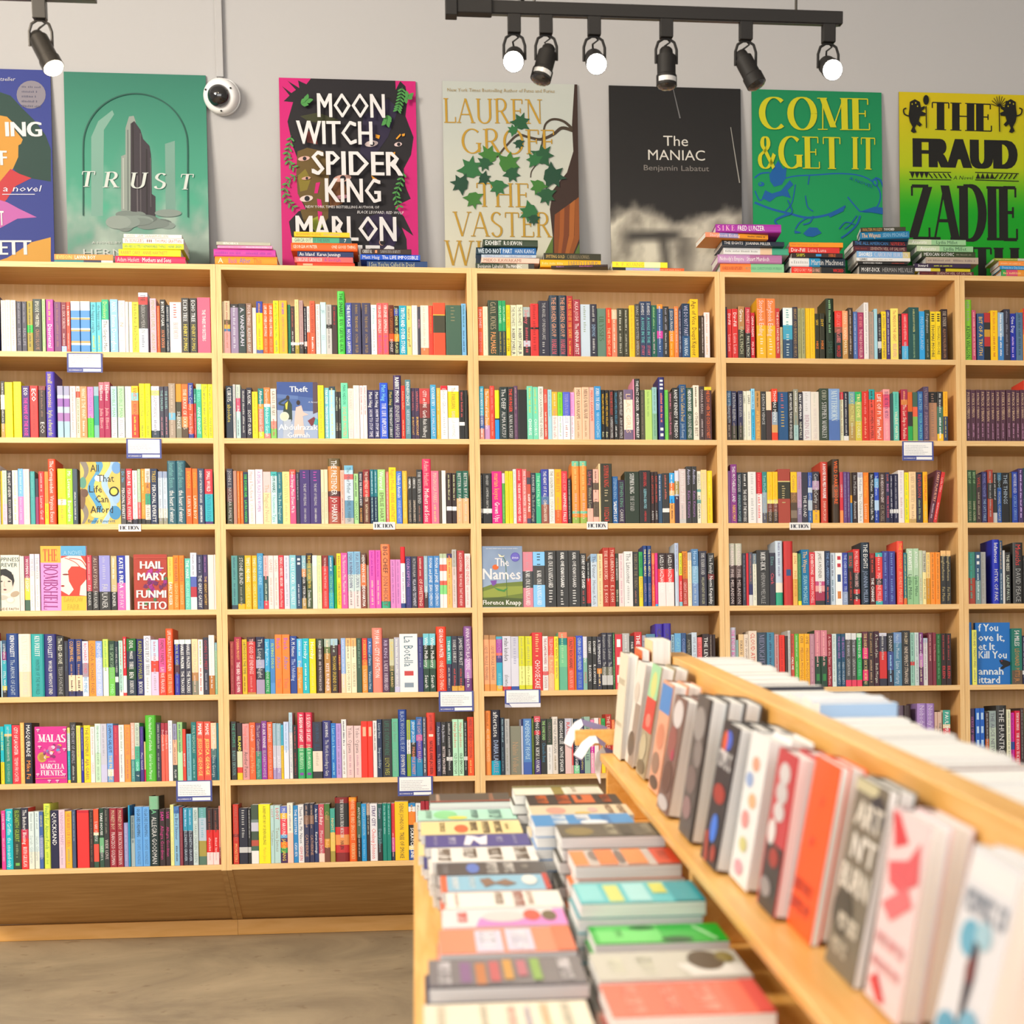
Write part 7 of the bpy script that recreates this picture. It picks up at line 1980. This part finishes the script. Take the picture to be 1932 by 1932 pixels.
# ------------------------------------------------------------------ the island display table
EX0, EZ = EYE.x, EYE.z
def DY(d): return EYE.y + d
def XO(o): return EX0 + o
DECK = .81; RIS = .973; LEDGE = 1.221; FAR, NEAR = 4.40, .95; BX = .607
root = empty('display_table', (XO(.62), DY(2.6), 0)); tag(root, 'honey-coloured wooden display table with raised book ledges, loaded with books', 'display table')
def tb(name, x0, x1, d0, d1, z0, z1, bev=.0025, m=None):
    q = MB(); q.box((XO(x0) - root.location.x, DY(d0) - root.location.y, z0), (XO(x1) - root.location.x, DY(d1) - root.location.y, z1)); return q.build(name, m or OAK, root, bevel=bev)
tb('deck_board', -.0115, .6064, NEAR, FAR, DECK - .03, DECK); tb('deck_board', .6576, 1.28, NEAR, FAR, DECK - .03, DECK)
for x in (0.02, 1.21): tb('side_panel', x, x + .02, NEAR + .05, FAR - .06, .08, DECK - .03)
for d in (NEAR + .05, FAR - .08): tb('end_panel', .04, 1.21, d, d + .02, .08, DECK - .03)
tb('toe_kick', .07, 1.18, NEAR + .1, FAR - .12, 0, .08)
seam = 3.42
tb('riser_shelf',   .448, BX - .0006, seam + .0006, FAR, RIS - .019, RIS); tb('riser_shelf',   .448, BX - .0006, NEAR, seam, RIS - .019, RIS)
tb('riser_shelf', BX + .0506, .80, NEAR, FAR, .985, 1.004)
tb('center_board', BX, BX + .05, NEAR, FAR, DECK - .03, LEDGE)
for dd in (FAR - .028, 3.005, 1.40): tb('riser_bracket', .462, BX - .0006, dd, dd + .019, DECK, RIS - .0195); tb('riser_bracket', BX + .0506, .785, dd, dd + .019, DECK, .9845)
tb('end_cleat', .388, BX + .05, FAR + .0006, FAR + .028, .992, 1.030)

def cover_art(mb, w, d, h, ops, rnd, eps=.0004):
    k = [0]
    def pt(u, v): return Vector((w + eps + k[0] * .00022, u * d, v * h))
    U, V = Vector((0, 1, 0)), Vector((0, 0, 1))
    for op in ops:
        k[0] += 1
        if op[0] == 'r': _, u0, v0, u1, v1, c = op; mb.poly([pt(u0, v0), pt(u1, v0), pt(u1, v1), pt(u0, v1)], hx(c))
        elif op[0] == 'e':
            _, u, v, ru, rv, c = op; mb.poly([pt(min(.995, max(.005, u + ru * cos(2 * pi * i / 22))), min(.995, max(.005, v + rv * sin(2 * pi * i / 22)))) for i in range(22)], hx(c))
        elif op[0] == 'p': _, pts, c = op; mb.poly([pt(*p) for p in pts], hx(c))
        elif op[0] == 't': _, u0, v, u1, hv, c, tx = op; put_text(mb, tx, pt(u0, v), U, V, (u1 - u0) * d, hv * h, hx(c), 'B')
        elif op[0] == 'd':                       # rows of lettering too blurred to read
            _, u0, v, u1, hv, c = op; x = u0; col = hx(c)
            while x < u1:
                n = rnd.randint(3, 7)
                for _i in range(n):
                    ww = hv * h / d * rnd.uniform(.35, .6)
                    if x + ww > u1: break
                    if rnd.random() < .75: mb.poly([pt(x, v), pt(x + ww * .4, v), pt(x + ww * .4, v + hv), pt(x, v + hv)], col); mb.poly([pt(x + ww * .4, v + hv * rnd.choice((0, .4, .8))), pt(x + ww, v + hv * rnd.choice((0, .4, .8))), pt(x + ww, v + hv), pt(x + ww * .4, v + hv)], col)
                    else: mb.poly([pt(x, v), pt(x + ww, v), pt(x + ww, v + hv * .25), pt(x, v + hv * .25)], col); mb.poly([pt(x, v + hv * .75), pt(x + ww, v + hv * .75), pt(x + ww, v + hv), pt(x, v + hv)], col); mb.poly([pt(x, v), pt(x + ww * .35, v), pt(x + ww * .35, v + hv), pt(x, v + hv)], col)
                    x += ww * 1.25
                x += hv * h / d * .4
                if hv * h / d > u1 - x: break
def spine_of(c, j): return c
RT = Matrix(((0, 0, 1), (0, -1, 0), (1, 0, 0)))                 # lying on its back: head to +X, fore-edge towards the viewer
rk = random.Random(5)
def blur_book(name, w, d, h, base, ops, M4, spine=None, hard=False, label=None, group=None, art=True):
    mb = MB(); ct, y0 = cover_shell(mb, w, d, h, parse_bands(spine or base), hard, lambda p: p)
    if art:
        k = len(mb.v); mb.poly([(w + .0002, .002, .0002), (w + .0002, d - .0002, .0002), (w + .0002, d - .0002, h - .0002), (w + .0002, .002, h - .0002)], hx(base)); cover_art(mb, w, d, h, ops, rk)
    o = mb.build(name, PRINT); o.matrix_world = M4
    pm = MB(); pages_box(pm, w, d, h, ct, y0, hard, lambda p: p); pm.build('page_block', PAGES, o)
    tag(o, label, 'book', group); return o
# each stack: depth of its front edge, x-offset of left and right end, number of copies, thickness, colour, picture, words
SL = [
 (800, 1130, 1957, 0.896, 4, 'f6ead2', [('d', .1, .08, .9, .05, 'dccfb4'), ('d', .1, .34, .8, .04, 'c9c0a8'), ('d', .15, .5, .9, .05, 'e3a89a'), ('d', .15, .6, .9, .04, 'b9b0cc'), ('d', .1, .7, .9, .05, 'eec08a'), ('d', .1, .83, .85, .05, 'c8c2ae')], '2c2c58', 'cream-covered book with a navy spine, nearest the viewer in the left row of stacks'),
 (809.7, 1114, 1860.8, 0.896, 4, '757076', [('d', .12, .06, .9, .08, 'd9d4da'), ('r', .15, .2, .85, .27, '84588f'), ('r', .2, .3, .95, .365, 'c4743a'), ('r', .15, .39, .85, .455, 'c4525c'), ('r', .1, .48, .8, .54, 'd0963a'), ('r', .15, .57, .7, .63, 'bf6678'), ('r', .1, .66, .85, .72, '86b04c'), ('d', .1, .84, .92, .08, 'd9d4da'), ('r', .96, 0, 1, 1, '26264a')], '26264a', 'dark grey book with bands of coloured words in the left row of stacks'),
 (829.9, 1090.7, 1797, 0.896, 4, 'f28c68', [('r', .1, .27, .97, .47, 'd8d2e8'), ('r', .06, .5, .95, .7, 'd8d2e8'), ('d', .15, .3, .9, .12, 'eceaf4'), ('d', .15, .54, .9, .12, 'eceaf4'), ('r', 0, .86, 1, 1, 'e8754c')], 'f28c68', 'salmon orange book with two lilac panels in the left row of stacks'),
 (836, 1073.7, 1747.5, 0.896, 4, 'f0e4e6', [('p', [(.55, .3), (1, .26), (1, 1), (.1, 1), (.1, .92), (.5, .86)], 'e88ad4'), ('d', .2, .12, .8, .08, 'e0605a'), ('e', .5, .5, .3, .18, 'e0d4d4'), ('e', .45, .73, .3, .07, 'd8503c'), ('e', .5, .87, .28, .06, '6a5a3a')], 'f0e4e6', 'white and pink book with a red oval picture in the left row of stacks'),
 (843.9, 1065.9, 1711.7, 0.896, 4, 'f6f2ea', [('d', .1, .07, .9, .03, 'd8b4a4'), ('d', .1, .42, .95, .07, '9a7a64'), ('d', .08, .58, .95, .09, 'a44a3a'), ('d', .1, .7, .9, .05, 'c8a898')], 'f6f2ea', 'white book with red and brown title lines in the left row of stacks'),
 (833, 1042.6, 1680.7, 0.896, 4, '8cc2de', [('r', 0, 0, 1, .055, 'e8663a'), ('d', .1, .1, .9, .06, 'e8f2f8'), ('d', .1, .26, .9, .05, 'dcecf4'), ('p', [(.3, .36), (.2, .45), (.5, .5), (.3, .6), (.6, .7), (.75, .6), (.6, .5), (.8, .4)], '8a6a58'), ('e', .4, .82, .3, .07, 'f0eee8'), ('r', 0, .95, 1, 1, 'c8382e')], 'e8663a', 'pale blue book with an orange spine band in the left row of stacks'),
 (825, 1033, 1649.6, 0.896, 4, '4c484a', [('d', .1, .05, .9, .05, '8a8688'), ('e', .5, .33, .4, .06, '5a7acc'), ('d', .1, .46, .95, .1, 'dcd8d4'), ('d', .1, .62, .95, .09, 'dcd8d4'), ('d', .3, .78, .7, .06, '9a968e')], '3a3638', 'charcoal book with white capitals and a blue shape in the left row of stacks'),
 (815, 1017.8, 1625.7, 0.896, 4, 'f2ede8', [('d', .1, .06, .95, .12, '6c5a4a'), ('d', .1, .3, .95, .13, '6c5a4a'), ('d', .1, .54, .95, .13, '6c5a4a'), ('d', .1, .79, .95, .13, '6c5a4a')], 'e8e0d8', 'white book filled with four lines of brown capitals in the left row'),
 (802.9, 1003.8, 1596.8, 0.896, 4, '4a4692', [('d', .1, .08, .9, .03, 'a8a4cc'), ('d', .2, .22, .8, .07, 'b8b4d8'), ('p', [(.1, .4), (.9, .36), (.95, .42), (.5, .46), (.9, .52), (.9, .58), (.1, .6), (.3, .52), (.15, .46)], 'f0eef8'), ('d', .3, .68, .7, .06, 'b8b4d8'), ('d', .1, .84, .9, .03, 'a8a4cc')], '3a3680', 'indigo book with white script lettering in the left row of stacks'),
 (794, 988, 1573.5, 0.896, 4, 'f4dea0', [('d', .1, .19, .9, .05, 'a08a5a'), ('e', .6, .4, .3, .07, 'd86a3c'), ('d', .1, .49, .9, .07, '5a4636'), ('d', .1, .61, .95, .07, '5a4636'), ('d', .1, .73, .95, .07, '5a4636'), ('d', .3, .84, .7, .03, 'a08a5a')], 'f4dea0', 'pale yellow book with an orange picture and brown title in the left row'),
 (788, 977, 1547, 0.896, 4, 'b6e8d4', [('e', .5, .28, .4, .12, '8fdc9a'), ('e', .8, .4, .15, .1, 'e8e05a'), ('d', .1, .08, .9, .06, '8ab8a4'), ('d', .1, .54, .9, .07, '6a9088'), ('d', .1, .72, .95, .13, '7aa49a')], '2a3a40', 'mint green book with a yellow and green picture in the left row of stacks'),
 (811, 965, 1513, 0.912, 5, '5c574e', [('r', .1, .08, .9, .12, 'b89a84'), ('d', .1, .74, .9, .05, 'd89a7a'), ('r', .88, 0, 1, 1, 'b0584a')], '4a463e', 'dark taupe book farthest away in the left row of stacks'),
]
SRT = [
 (1154, 1470, 1915, 0.916, 5, 'f4694e', [('d', .1, .12, .9, .1, 'f8a08a'), ('d', .1, .36, .9, .09, 'f8a08a'), ('d', .1, .56, .9, .12, 'f9a892'), ('r', 0, .9, 1, 1, 'e0403a')], 'e85a42', 'coral red book nearest the viewer in the right row of stacks'),
 (1129.6, 1425, 1846.8, 0.896, 4, 'cccabe', [('d', .2, .1, .8, .1, 'dcdcc8'), ('d', .2, .3, .9, .1, 'dcdcc8'), ('p', [(.5, .55), (.95, .62), (.95, 1), (.55, .98)], 'eeece6'), ('e', .4, .76, .35, .12, '54402c'), ('e', .3, .9, .2, .06, '8a7a3a')], 'b8b6ac', 'grey book with a dark brown picture in the right row of stacks'),
 (1122, 1380, 1778.5, 0.896, 4, '20b830', [('r', .05, .04, .95, .52, '6cdc6c'), ('d', .3, .18, .7, .05, '3aa03c'), ('e', .85, .62, .15, .12, '1a5a24'), ('e', .2, .4, .12, .1, '2a7a30'), ('p', [(.1, .8), (.2, .78), (.95, .9), (.9, .93)], 'a8e8a8')], '20a030', 'bright green book in the right row of stacks'),
 (1094, 1334.6, 1702.4, 0.931, 5, '58c8d0', [('r', .1, .02, .9, .2, '8adce0'), ('r', .15, .24, .95, .36, 'd8e07a'), ('r', .1, .4, .95, .58, 'a8e4e6'), ('r', .1, .62, .6, .74, 'd4d860'), ('r', .05, .76, 1, 1, '16a0ae')], '1a9aa6', 'turquoise book with yellow patches in the right row of stacks'),
 (1084.5, 1288, 1632.5, 0.931, 5, 'cbc0ba', [('r', .1, 0, .95, .14, 'f2914e'), ('e', .4, .22, .3, .05, '8a7a74'), ('r', .05, .24, .95, .42, 'f08444'), ('e', .5, .46, .4, .04, '7a6c68'), ('r', .05, .5, .95, .7, 'f2914e'), ('r', .05, .78, .98, 1, 'd84a2c'), ('d', .2, .84, .8, .08, 'b03a24')], 'f08444', 'book patterned with orange blocks in the right row of stacks'),
 (1058, 1257, 1578, 0.95, 6, '5c564a', [('e', .6, .2, .3, .14, '8a7a4a'), ('d', .1, .46, .9, .1, 'b0a890'), ('r', .2, .6, .9, .72, '3c3830'), ('d', .2, .82, .8, .08, 'a8a290')], '4a443a', 'dark olive book in the right row of stacks'),
 (1008.4, 1201, 1556.5, 0.946, 6, '3e92d4', [('d', .1, .2, .9, .14, 'e8f2fa'), ('d', .1, .44, .9, .14, 'f0f6fc'), ('r', .1, .7, .95, .78, '2a7abc'), ('e', .8, .6, .2, .14, 'e8f0f8')], '3e92d4', 'sky blue book with white lettering in the right row of stacks'),
 (1005.3, 1198, 1539.4, 0.941, 6, 'e4d2b2', [('e', .5, .25, .3, .1, 'e0a090'), ('e', .8, .5, .15, .08, 'd8b85a'), ('e', .5, .62, .2, .05, 'd8b4ae'), ('d', .1, .76, .9, .06, '8a6a52'), ('d', .1, .88, .9, .06, '8a6a52')], 'e4d2b2', 'beige book with brown title lines in the right row of stacks'),
 (997.6, 1176, 1517.6, 0.941, 6, '2a2422', [('d', .05, .1, .95, .12, 'd86a2a'), ('d', .05, .32, .95, .14, 'c85c24'), ('r', .05, .5, .9, .72, 'd4682a'), ('r', .1, .55, .6, .6, '2a2422'), ('d', .1, .8, .9, .1, 'b8501e')], '2a2422', 'black book with large orange lettering in the right row of stacks'),
 (971, 1140, 1499, 0.941, 6, 'f4f0de', [('r', 0, .44, 1, .56, '9a8c48'), ('r', .1, .6, .9, .96, 'eae4d4'), ('d', .2, .66, .8, .05, 'b8b09a'), ('r', 0, 0, .2, 1, '8a8456')], '4a4238', 'cream book with an olive centre stripe, farthest in the right row of stacks'),
]
def stacks(L, row):
    G = []
    for xl, xr, yf, zt, n, base, ops, spine, label in L:
        p, q = at_z(xl, yf, zt), at_z(xr, yf, zt); G.append((p.x, q.x, (p.y + q.y) / 2))
    for q, (xl, xr, yf, zt, n, base, ops, spine, label) in enumerate(L):
        x0, x1, y0 = G[q]; h = min(x1 - x0, .235); z = DECK + .0004; t = (zt - DECK) / n - .0003
        wd = min(.168, G[q + 1][2] - y0 - .0075) if q + 1 < len(L) else .135
        if wd < .115: print('tight stack', label, wd)
        for i in range(n):
            top = i == n - 1; jx = rk.uniform(-.006, .006) if not top else 0; jy = rk.uniform(-.003, .003) if not top else 0
            M4 = RT.to_4x4(); M4.translation = Vector((x0 + jx, y0 + jy + wd, z))
            name = 'tabletop_book'; lab = label if top else ['lowest', 'second lowest', 'third lowest', 'fourth lowest', 'fifth lowest', 'sixth lowest'][i] + ' copy under the ' + label.split(' book')[0].replace(' with a navy spine, nearest the viewer', '') + ' book, ' + row + ' row of stacks'
            if len(lab.split()) > 16: lab = ' '.join(lab.split()[:16]).rstrip(',')
            blur_book(name, t, wd, h, base, ops, M4, spine, label=lab, group='copies in the %s row of table stacks' % row, art=top); z += t + .0003
stacks(SL, 'left'); stacks(SRT, 'right')

# books leaning face-out on the left riser: near depth, bottom x, top x, height, width, thickness, copies
RB = [
 (1.593, 0.508, 0.557, 0.23, 0.15, .0215, 1, 'e8eaf2', [('r', .05, .86, .98, .97, 'f2f2f6'), ('d', .1, .72, .95, .1, '8a94a4'), ('e', .35, .62, .2, .08, '6ab4d4'), ('e', .6, .66, .16, .06, 'a8d0e2'), ('p', [(.45, .62), (.56, .62), (.6, .48), (.55, .3), (.62, .08), (.5, .1), (.46, .3), (.42, .48)], '3c3a48'), ('e', .5, .5, .09, .06, '7a3a3c'), ('e', .3, .2, .22, .08, '5aa8cc'), ('e', .7, .25, .2, .1, '78b8d8'), ('e', .6, .1, .25, .06, '3a86aa')], 'white and blue book with a dark standing figure, nearest on the riser'),
 (1.874, 0.516, 0.55, 0.224, 0.15, .026, 1, 'f2dade', [('p', [(0, .98), (.2, .98), (.55, .86), (.2, .8)], 'e0424c'), ('p', [(.1, .72), (.6, .78), (.85, .9), (.95, .7), (.5, .6), (.2, .62)], 'e4606a'), ('p', [(.1, .5), (.7, .66), (.9, .58), (.4, .44)], 'e8767e'), ('d', .1, .3, .9, .06, 'e8a0a6'), ('d', .1, .18, .9, .05, 'e8989e'), ('p', [(.1, .1), (.3, .16), (.6, .04), (.4, .02)], 'e0424c')], 'white book with sweeping red shapes leaning on the riser'),
 (2.05, 0.509, 0.552, 0.24, 0.15, .012, 1, '776f60', [('r', 0, .93, .7, .99, 'cfc9a4'), ('e', .75, .86, .24, .09, '34343c'), ('t', .16, .76, .98, .13, 'ece6da', 'ART'), ('t', .2, .59, .98, .13, 'f0ece4', "N'T"), ('t', .04, .42, .98, .13, 'ece6da', 'BURN'), ('e', .3, .3, .3, .12, '4c463c'), ('d', .25, .22, .9, .08, 'e8e0d0'), ('d', .2, .09, .8, .07, 'e0d6c2')], 'olive grey book with large pale capitals leaning on the riser'),
 (2.276, 0.507, 0.548, 0.238, 0.149, .012, 1, 'ff5c18', [('d', .5, .74, .62, .05, 'e04a3a'), ('d', .35, .5, .5, .05, 'e04a3a'), ('d', .06, .22, .8, .07, 'c63a22'), ('d', .06, .11, .8, .07, 'c63a22')], 'bright orange hardcover leaning on the riser'),
 (2.432, 0.489, 0.523, 0.23, 0.128, .052, 2, 'c8424a', [('r', .1, .0, 1, .42, '3a3638'), ('e', .5, .86, .28, .07, 'd8d2d4'), ('e', .5, .74, .3, .07, 'cfc8ca'), ('e', .5, .62, .28, .06, 'd8d2d4'), ('e', .3, .48, .2, .08, 'e8e2e2'), ('e', .6, .34, .25, .06, 'a83a34'), ('e', .4, .14, .3, .06, '9a9294')], 'red and black book with a column of white figures leaning on the riser'),
 (2.622, 0.485, 0.522, 0.232, 0.147, .034, 1, 'f2f0f0', [('e', .5, .8, .2, .05, 'e2a58a'), ('e', .3, .68, .2, .05, '9ab0dc'), ('e', .6, .56, .2, .05, 'e8b88a'), ('e', .4, .42, .2, .06, 'e89a98'), ('e', .5, .26, .2, .05, 'd8d08a'), ('e', .45, .1, .22, .05, 'e8a6b4')], 'white book with scattered pastel spots leaning on the riser'),
 (2.787, 0.465, 0.506, 0.232, 0.148, .034, 2, '2c2b31', [('e', .5, .88, .2, .07, '3f66d8'), ('e', .3, .86, .14, .08, 'e05a30'), ('d', .1, .68, .95, .12, 'e8e4e6'), ('e', .5, .5, .35, .07, 'a8342c'), ('e', .55, .26, .2, .1, '3c7ae4'), ('p', [(.1, .2), (.3, .22), (.5, .02), (.3, .0)], 'b0483c'), ('e', .75, .1, .15, .06, 'a83c30')], 'black book with a blue oval and white lettering leaning on the riser'),
 (3.057, 0.468, 0.506, 0.252, 0.15, .046, 2, '5a5553', [('e', .4, .8, .4, .12, '9a9492'), ('e', .6, .6, .3, .1, '857d7b'), ('e', .4, .4, .35, .1, '7a6a68'), ('r', .88, 0, 1, 1, '1c1b1d'), ('e', .4, .2, .3, .08, '94787a')], 'dark grey photographic book with a black edge leaning on the riser'),
 (3.345, 0.466, 0.506, 0.225, 0.15, .034, 2, '80625a', [('e', .5, .85, .4, .12, 'd8d0d0'), ('e', .4, .6, .35, .14, '9a5a54'), ('e', .6, .5, .12, .05, 'b83a5a'), ('e', .5, .3, .4, .14, '6a4a40'), ('e', .5, .08, .45, .06, 'c8c0c0')], 'brown photographic book with a crimson spot leaning on the riser'),
 (3.628, 0.486, 0.521, 0.23, 0.149, .046, 2, 'e8aa8c', [('r', 0, .72, 1, .97, '4c8cd4'), ('e', .5, .5, .35, .12, 'd88a6c'), ('e', .4, .25, .35, .1, '9a7a68'), ('e', .5, .08, .4, .06, '5a4a44')], 'peach book with a blue upper part leaning on the riser'),
 (3.87, 0.489, 0.53, 0.248, 0.15, .034, 2, 'aea084', [('r', 0, .68, 1, 1, 'a4dcae'), ('e', .5, .82, .3, .12, 'd8dc8a'), ('r', 0, .40, 1, .70, 'd8463a'), ('e', .5, .5, .25, .06, 'e88a7a'), ('e', .4, .25, .35, .12, 'c4b898'), ('e', .5, .08, .4, .06, '7a6c54')], 'green and red illustrated book with a maroon edge leaning on the riser'),
 (4.08, 0.489, 0.522, 0.24, 0.145, .030, 2, 'efe6de', [('r', .4, .0, 1, .6, 'a8968a'), ('e', .4, .7, .3, .1, 'd8ccc0'), ('e', .5, .2, .4, .12, '6a5a4c')], 'white and brown book toward the far end of the riser'),
 (4.235, 0.478, 0.498, 0.25, 0.15, .026, 1, 'f5ecd6', [('d', .1, .7, .9, .06, 'e0d4b8'), ('d', .1, .3, .9, .04, 'e0d4b8')], 'cream book at the far end of the riser'),
]
RZ180 = Matrix.Rotation(pi, 3, 'Z')
for i, (dn, xb, xt, h, wd, t, n, base, ops, lab) in enumerate(RB):
    ang = atan2(xt - xb, h); tt = min(t, .030) if n > 1 else t; px = xb; j = 0
    lim = BX - .001 - h * sin(ang) - .002
    R3 = Matrix.Rotation(ang, 3, 'Y') @ RZ180
    while True:
        w = tt if j == 0 else (tt if tt > .02 else .024)
        if j and (px + w / cos(ang) > lim or 'far end of the riser' in lab): break
        hh = h * (1 if j == 0 else (.985, .992, .978, .99)[j % 4]); px += w / cos(ang)
        M4 = R3.to_4x4(); M4.translation = Vector((XO(px), DY(dn) + wd, RIS + .0005)); w -= .0006
        lb = lab if j == 0 else ordinal(j) + ' copy standing behind the ' + lab.replace(' leaning on the riser', '')
        if len(lb.split()) > 16: lb = lb.replace(' with a dark standing figure', '')
        blur_book('display_book', w, wd - (.004 if j else 0), hh, base if j == 0 else spine_of(base, j), ops, M4, None, hard=(w > .022), label=lb, group='books leaning face out on the table riser', art=(j == 0))
        j += 1
# tall pale books standing at the far end
for k, (xo, d0, w, h, c, lab) in enumerate(((.558, 4.235, .044, .285, 'f6e2b0', 'tall cream book standing at the far end against the centre board'), (.534, 4.24, .018, .262, 'e8743c', 'orange-edged pale book standing at the far end of the riser'))):
    M4 = RZ180.to_4x4(); M4.translation = Vector((XO(xo + w), DY(d0) + .15, RIS + .0005))
    blur_book('display_book', w, .145, h, c, [], M4, c, label=lab, group='books leaning face out on the table riser', art=False)
# spine-out row on the far side of the centre board: page tops seen from above
d = 1.02; ro = random.Random(21); k = 0
COLS = ['e8e4de', 'efece6', '2e2c34', 'e6e2dc', 'f0ede8', '5c2a36', 'ece8e2', 'd9d5d0', 'e9e5df', '33343c', 'f2efea', 'b03038', 'e4e0da', 'ebe7e0', 'd8b820', 'eeeae4', '3a3c44', 'f0ece6']
items = []
while d < 4.28:
    c = ro.choice(COLS[:1] + COLS[3:5] + COLS[6:9] + COLS[12:14]) ; w = ro.uniform(.032, .052); jack = False
    for dd, cc in ((1.62, '5c2a36'), (2.22, '6a2a38'), (2.64, '4a4846'), (3.42, '2c2c38'), (3.78, 'd8b41c')):
        if abs(d - dd) < .026: c = cc; w = .03
    if 2.88 < d < 3.12: c = ro.choice(['7fb0dc', 'e9eef6', 'a9c6e6']); w = .03; jack = True
    if d + w > 4.30: break
    items.append((d, w, c, jack)); d += w + .0012
for i, (d, w, c, jack) in enumerate(items):
    h = ro.uniform(.205, .214) + (.018 if jack else 0); dep = ro.uniform(.120, .132) + (.01 if jack else 0)
    R3 = Matrix.Rotation(pi / 2, 3, 'Z'); M4 = R3.to_4x4(); M4.translation = Vector((XO(BX + .052 + dep), DY(d), 1.0045))
    left = i < len(items) / 2; kk = i if left else len(items) - 1 - i
    lab = '%s book in the spine-out row behind the centre board, %s from the %s end' % ({'7fb0dc': 'blue-jacketed', 'a9c6e6': 'pale blue-jacketed', 'e9eef6': 'taller white', 'd8b41c': 'yellow', '5c2a36': 'maroon', '6a2a38': 'maroon', '4a4846': 'charcoal', '2c2c38': 'black'}.get(c, 'white'), ordinal(kk), 'near' if left else 'far')
    blur_book('shelf_row_book', w, dep, h, c, [], M4, c, hard=False, label=lab, group='spine-out books on the far side of the display table', art=False)

# curled tag strips at the far end of the riser
def ribbon(A_, B_, da, db, col, label, back='9a8fb4'):
    mb = MB(); P = [at_y(u, v, DY(da)) for u, v in A_]; Q = [at_y(u, v, DY(db)) for u, v in B_]; c = P[0].copy()
    for i in range(len(P) - 1):
        t = i / (len(P) - 1); mb.poly([P[i] - c, P[i + 1] - c, Q[i + 1] - c, Q[i] - c], hx(col if i else back) if not isinstance(col, list) else hx(col[i]))
    o = mb.build('tag_strip', PRINT, loc=c); md = o.modifiers.new('thickness', 'SOLIDIFY'); md.thickness = .0012
    tag(o, label, 'tag', 'curled white tags at the far end of the table riser')
PU, WH = '9288b0', 'f4f3f6'
ribbon([(1145, 1371), (1096, 1356), (1085, 1362), (1074, 1376), (1066, 1394), (1063, 1402), (1073, 1410)], [(1145, 1384), (1100, 1368), (1093, 1376), (1086, 1390), (1081, 1402), (1078, 1410), (1082, 1413)], 4.44, 4.4275, [PU, WH, WH, WH, WH, PU], 'upper curled white tag with a purple back at the far end of the riser')
ribbon([(1143, 1402), (1124, 1388), (1112, 1389), (1098, 1400), (1087, 1416), (1082, 1424), (1090, 1432)], [(1141, 1410), (1130, 1402), (1122, 1402), (1112, 1410), (1104, 1424), (1098, 1432), (1096, 1434)], 4.396, 4.382, [PU, WH, WH, WH, WH, PU], 'middle curled white tag at the far end of the riser')
ribbon([(1176, 1424), (1138, 1408), (1126, 1420), (1121, 1440), (1124, 1460), (1131, 1478)], [(1170, 1432), (1143, 1420), (1137, 1430), (1134, 1446), (1132, 1462), (1133, 1479)], 4.412, 4.404, [PU, WH, WH, WH, WH], 'lowest white tag hanging down from the far corner of the riser')
# ------------------------------------------------------------------ light
def area(name, loc, tgt, size, power, col, size_y=None):
    l = bpy.data.lights.new(name, 'AREA'); l.energy = power; l.color = col; l.size = size
    if size_y: l.shape = 'RECTANGLE'; l.size_y = size_y
    o = bpy.data.objects.new(name, l); COL.objects.link(o); o.location = loc
    o.rotation_euler = (Vector(tgt) - Vector(loc)).to_track_quat('-Z', 'Y').to_euler(); return o
area('window_light', (-2.4, -3.6, 3.95), (1.3, 0, 1.0), 1.7, 340, (1, .91, .77), 1.3)
area('shop_front_daylight', (1.5, -9.3, 2.3), (1.4, 0, 1.0), 7.0, 320, (1, .975, .94), 3.6)
w = bpy.data.worlds.new('world'); SC.world = w; w.use_nodes = True
w.node_tree.nodes['Background'].inputs['Color'].default_value = (.95, .97, 1, 1); w.node_tree.nodes['Background'].inputs['Strength'].default_value = .50
SC.view_settings.view_transform = 'Standard'; SC.view_settings.look = 'None'; SC.view_settings.exposure = 0
SC.cycles.use_denoising = True; SC.cycles.max_bounces = 5; SC.cycles.diffuse_bounces = 3; SC.cycles.use_adaptive_sampling = True; SC.cycles.adaptive_threshold = .03; SC.cycles.caustics_reflective = False; SC.cycles.caustics_refractive = False
SC.cycles.sample_clamp_indirect = 6
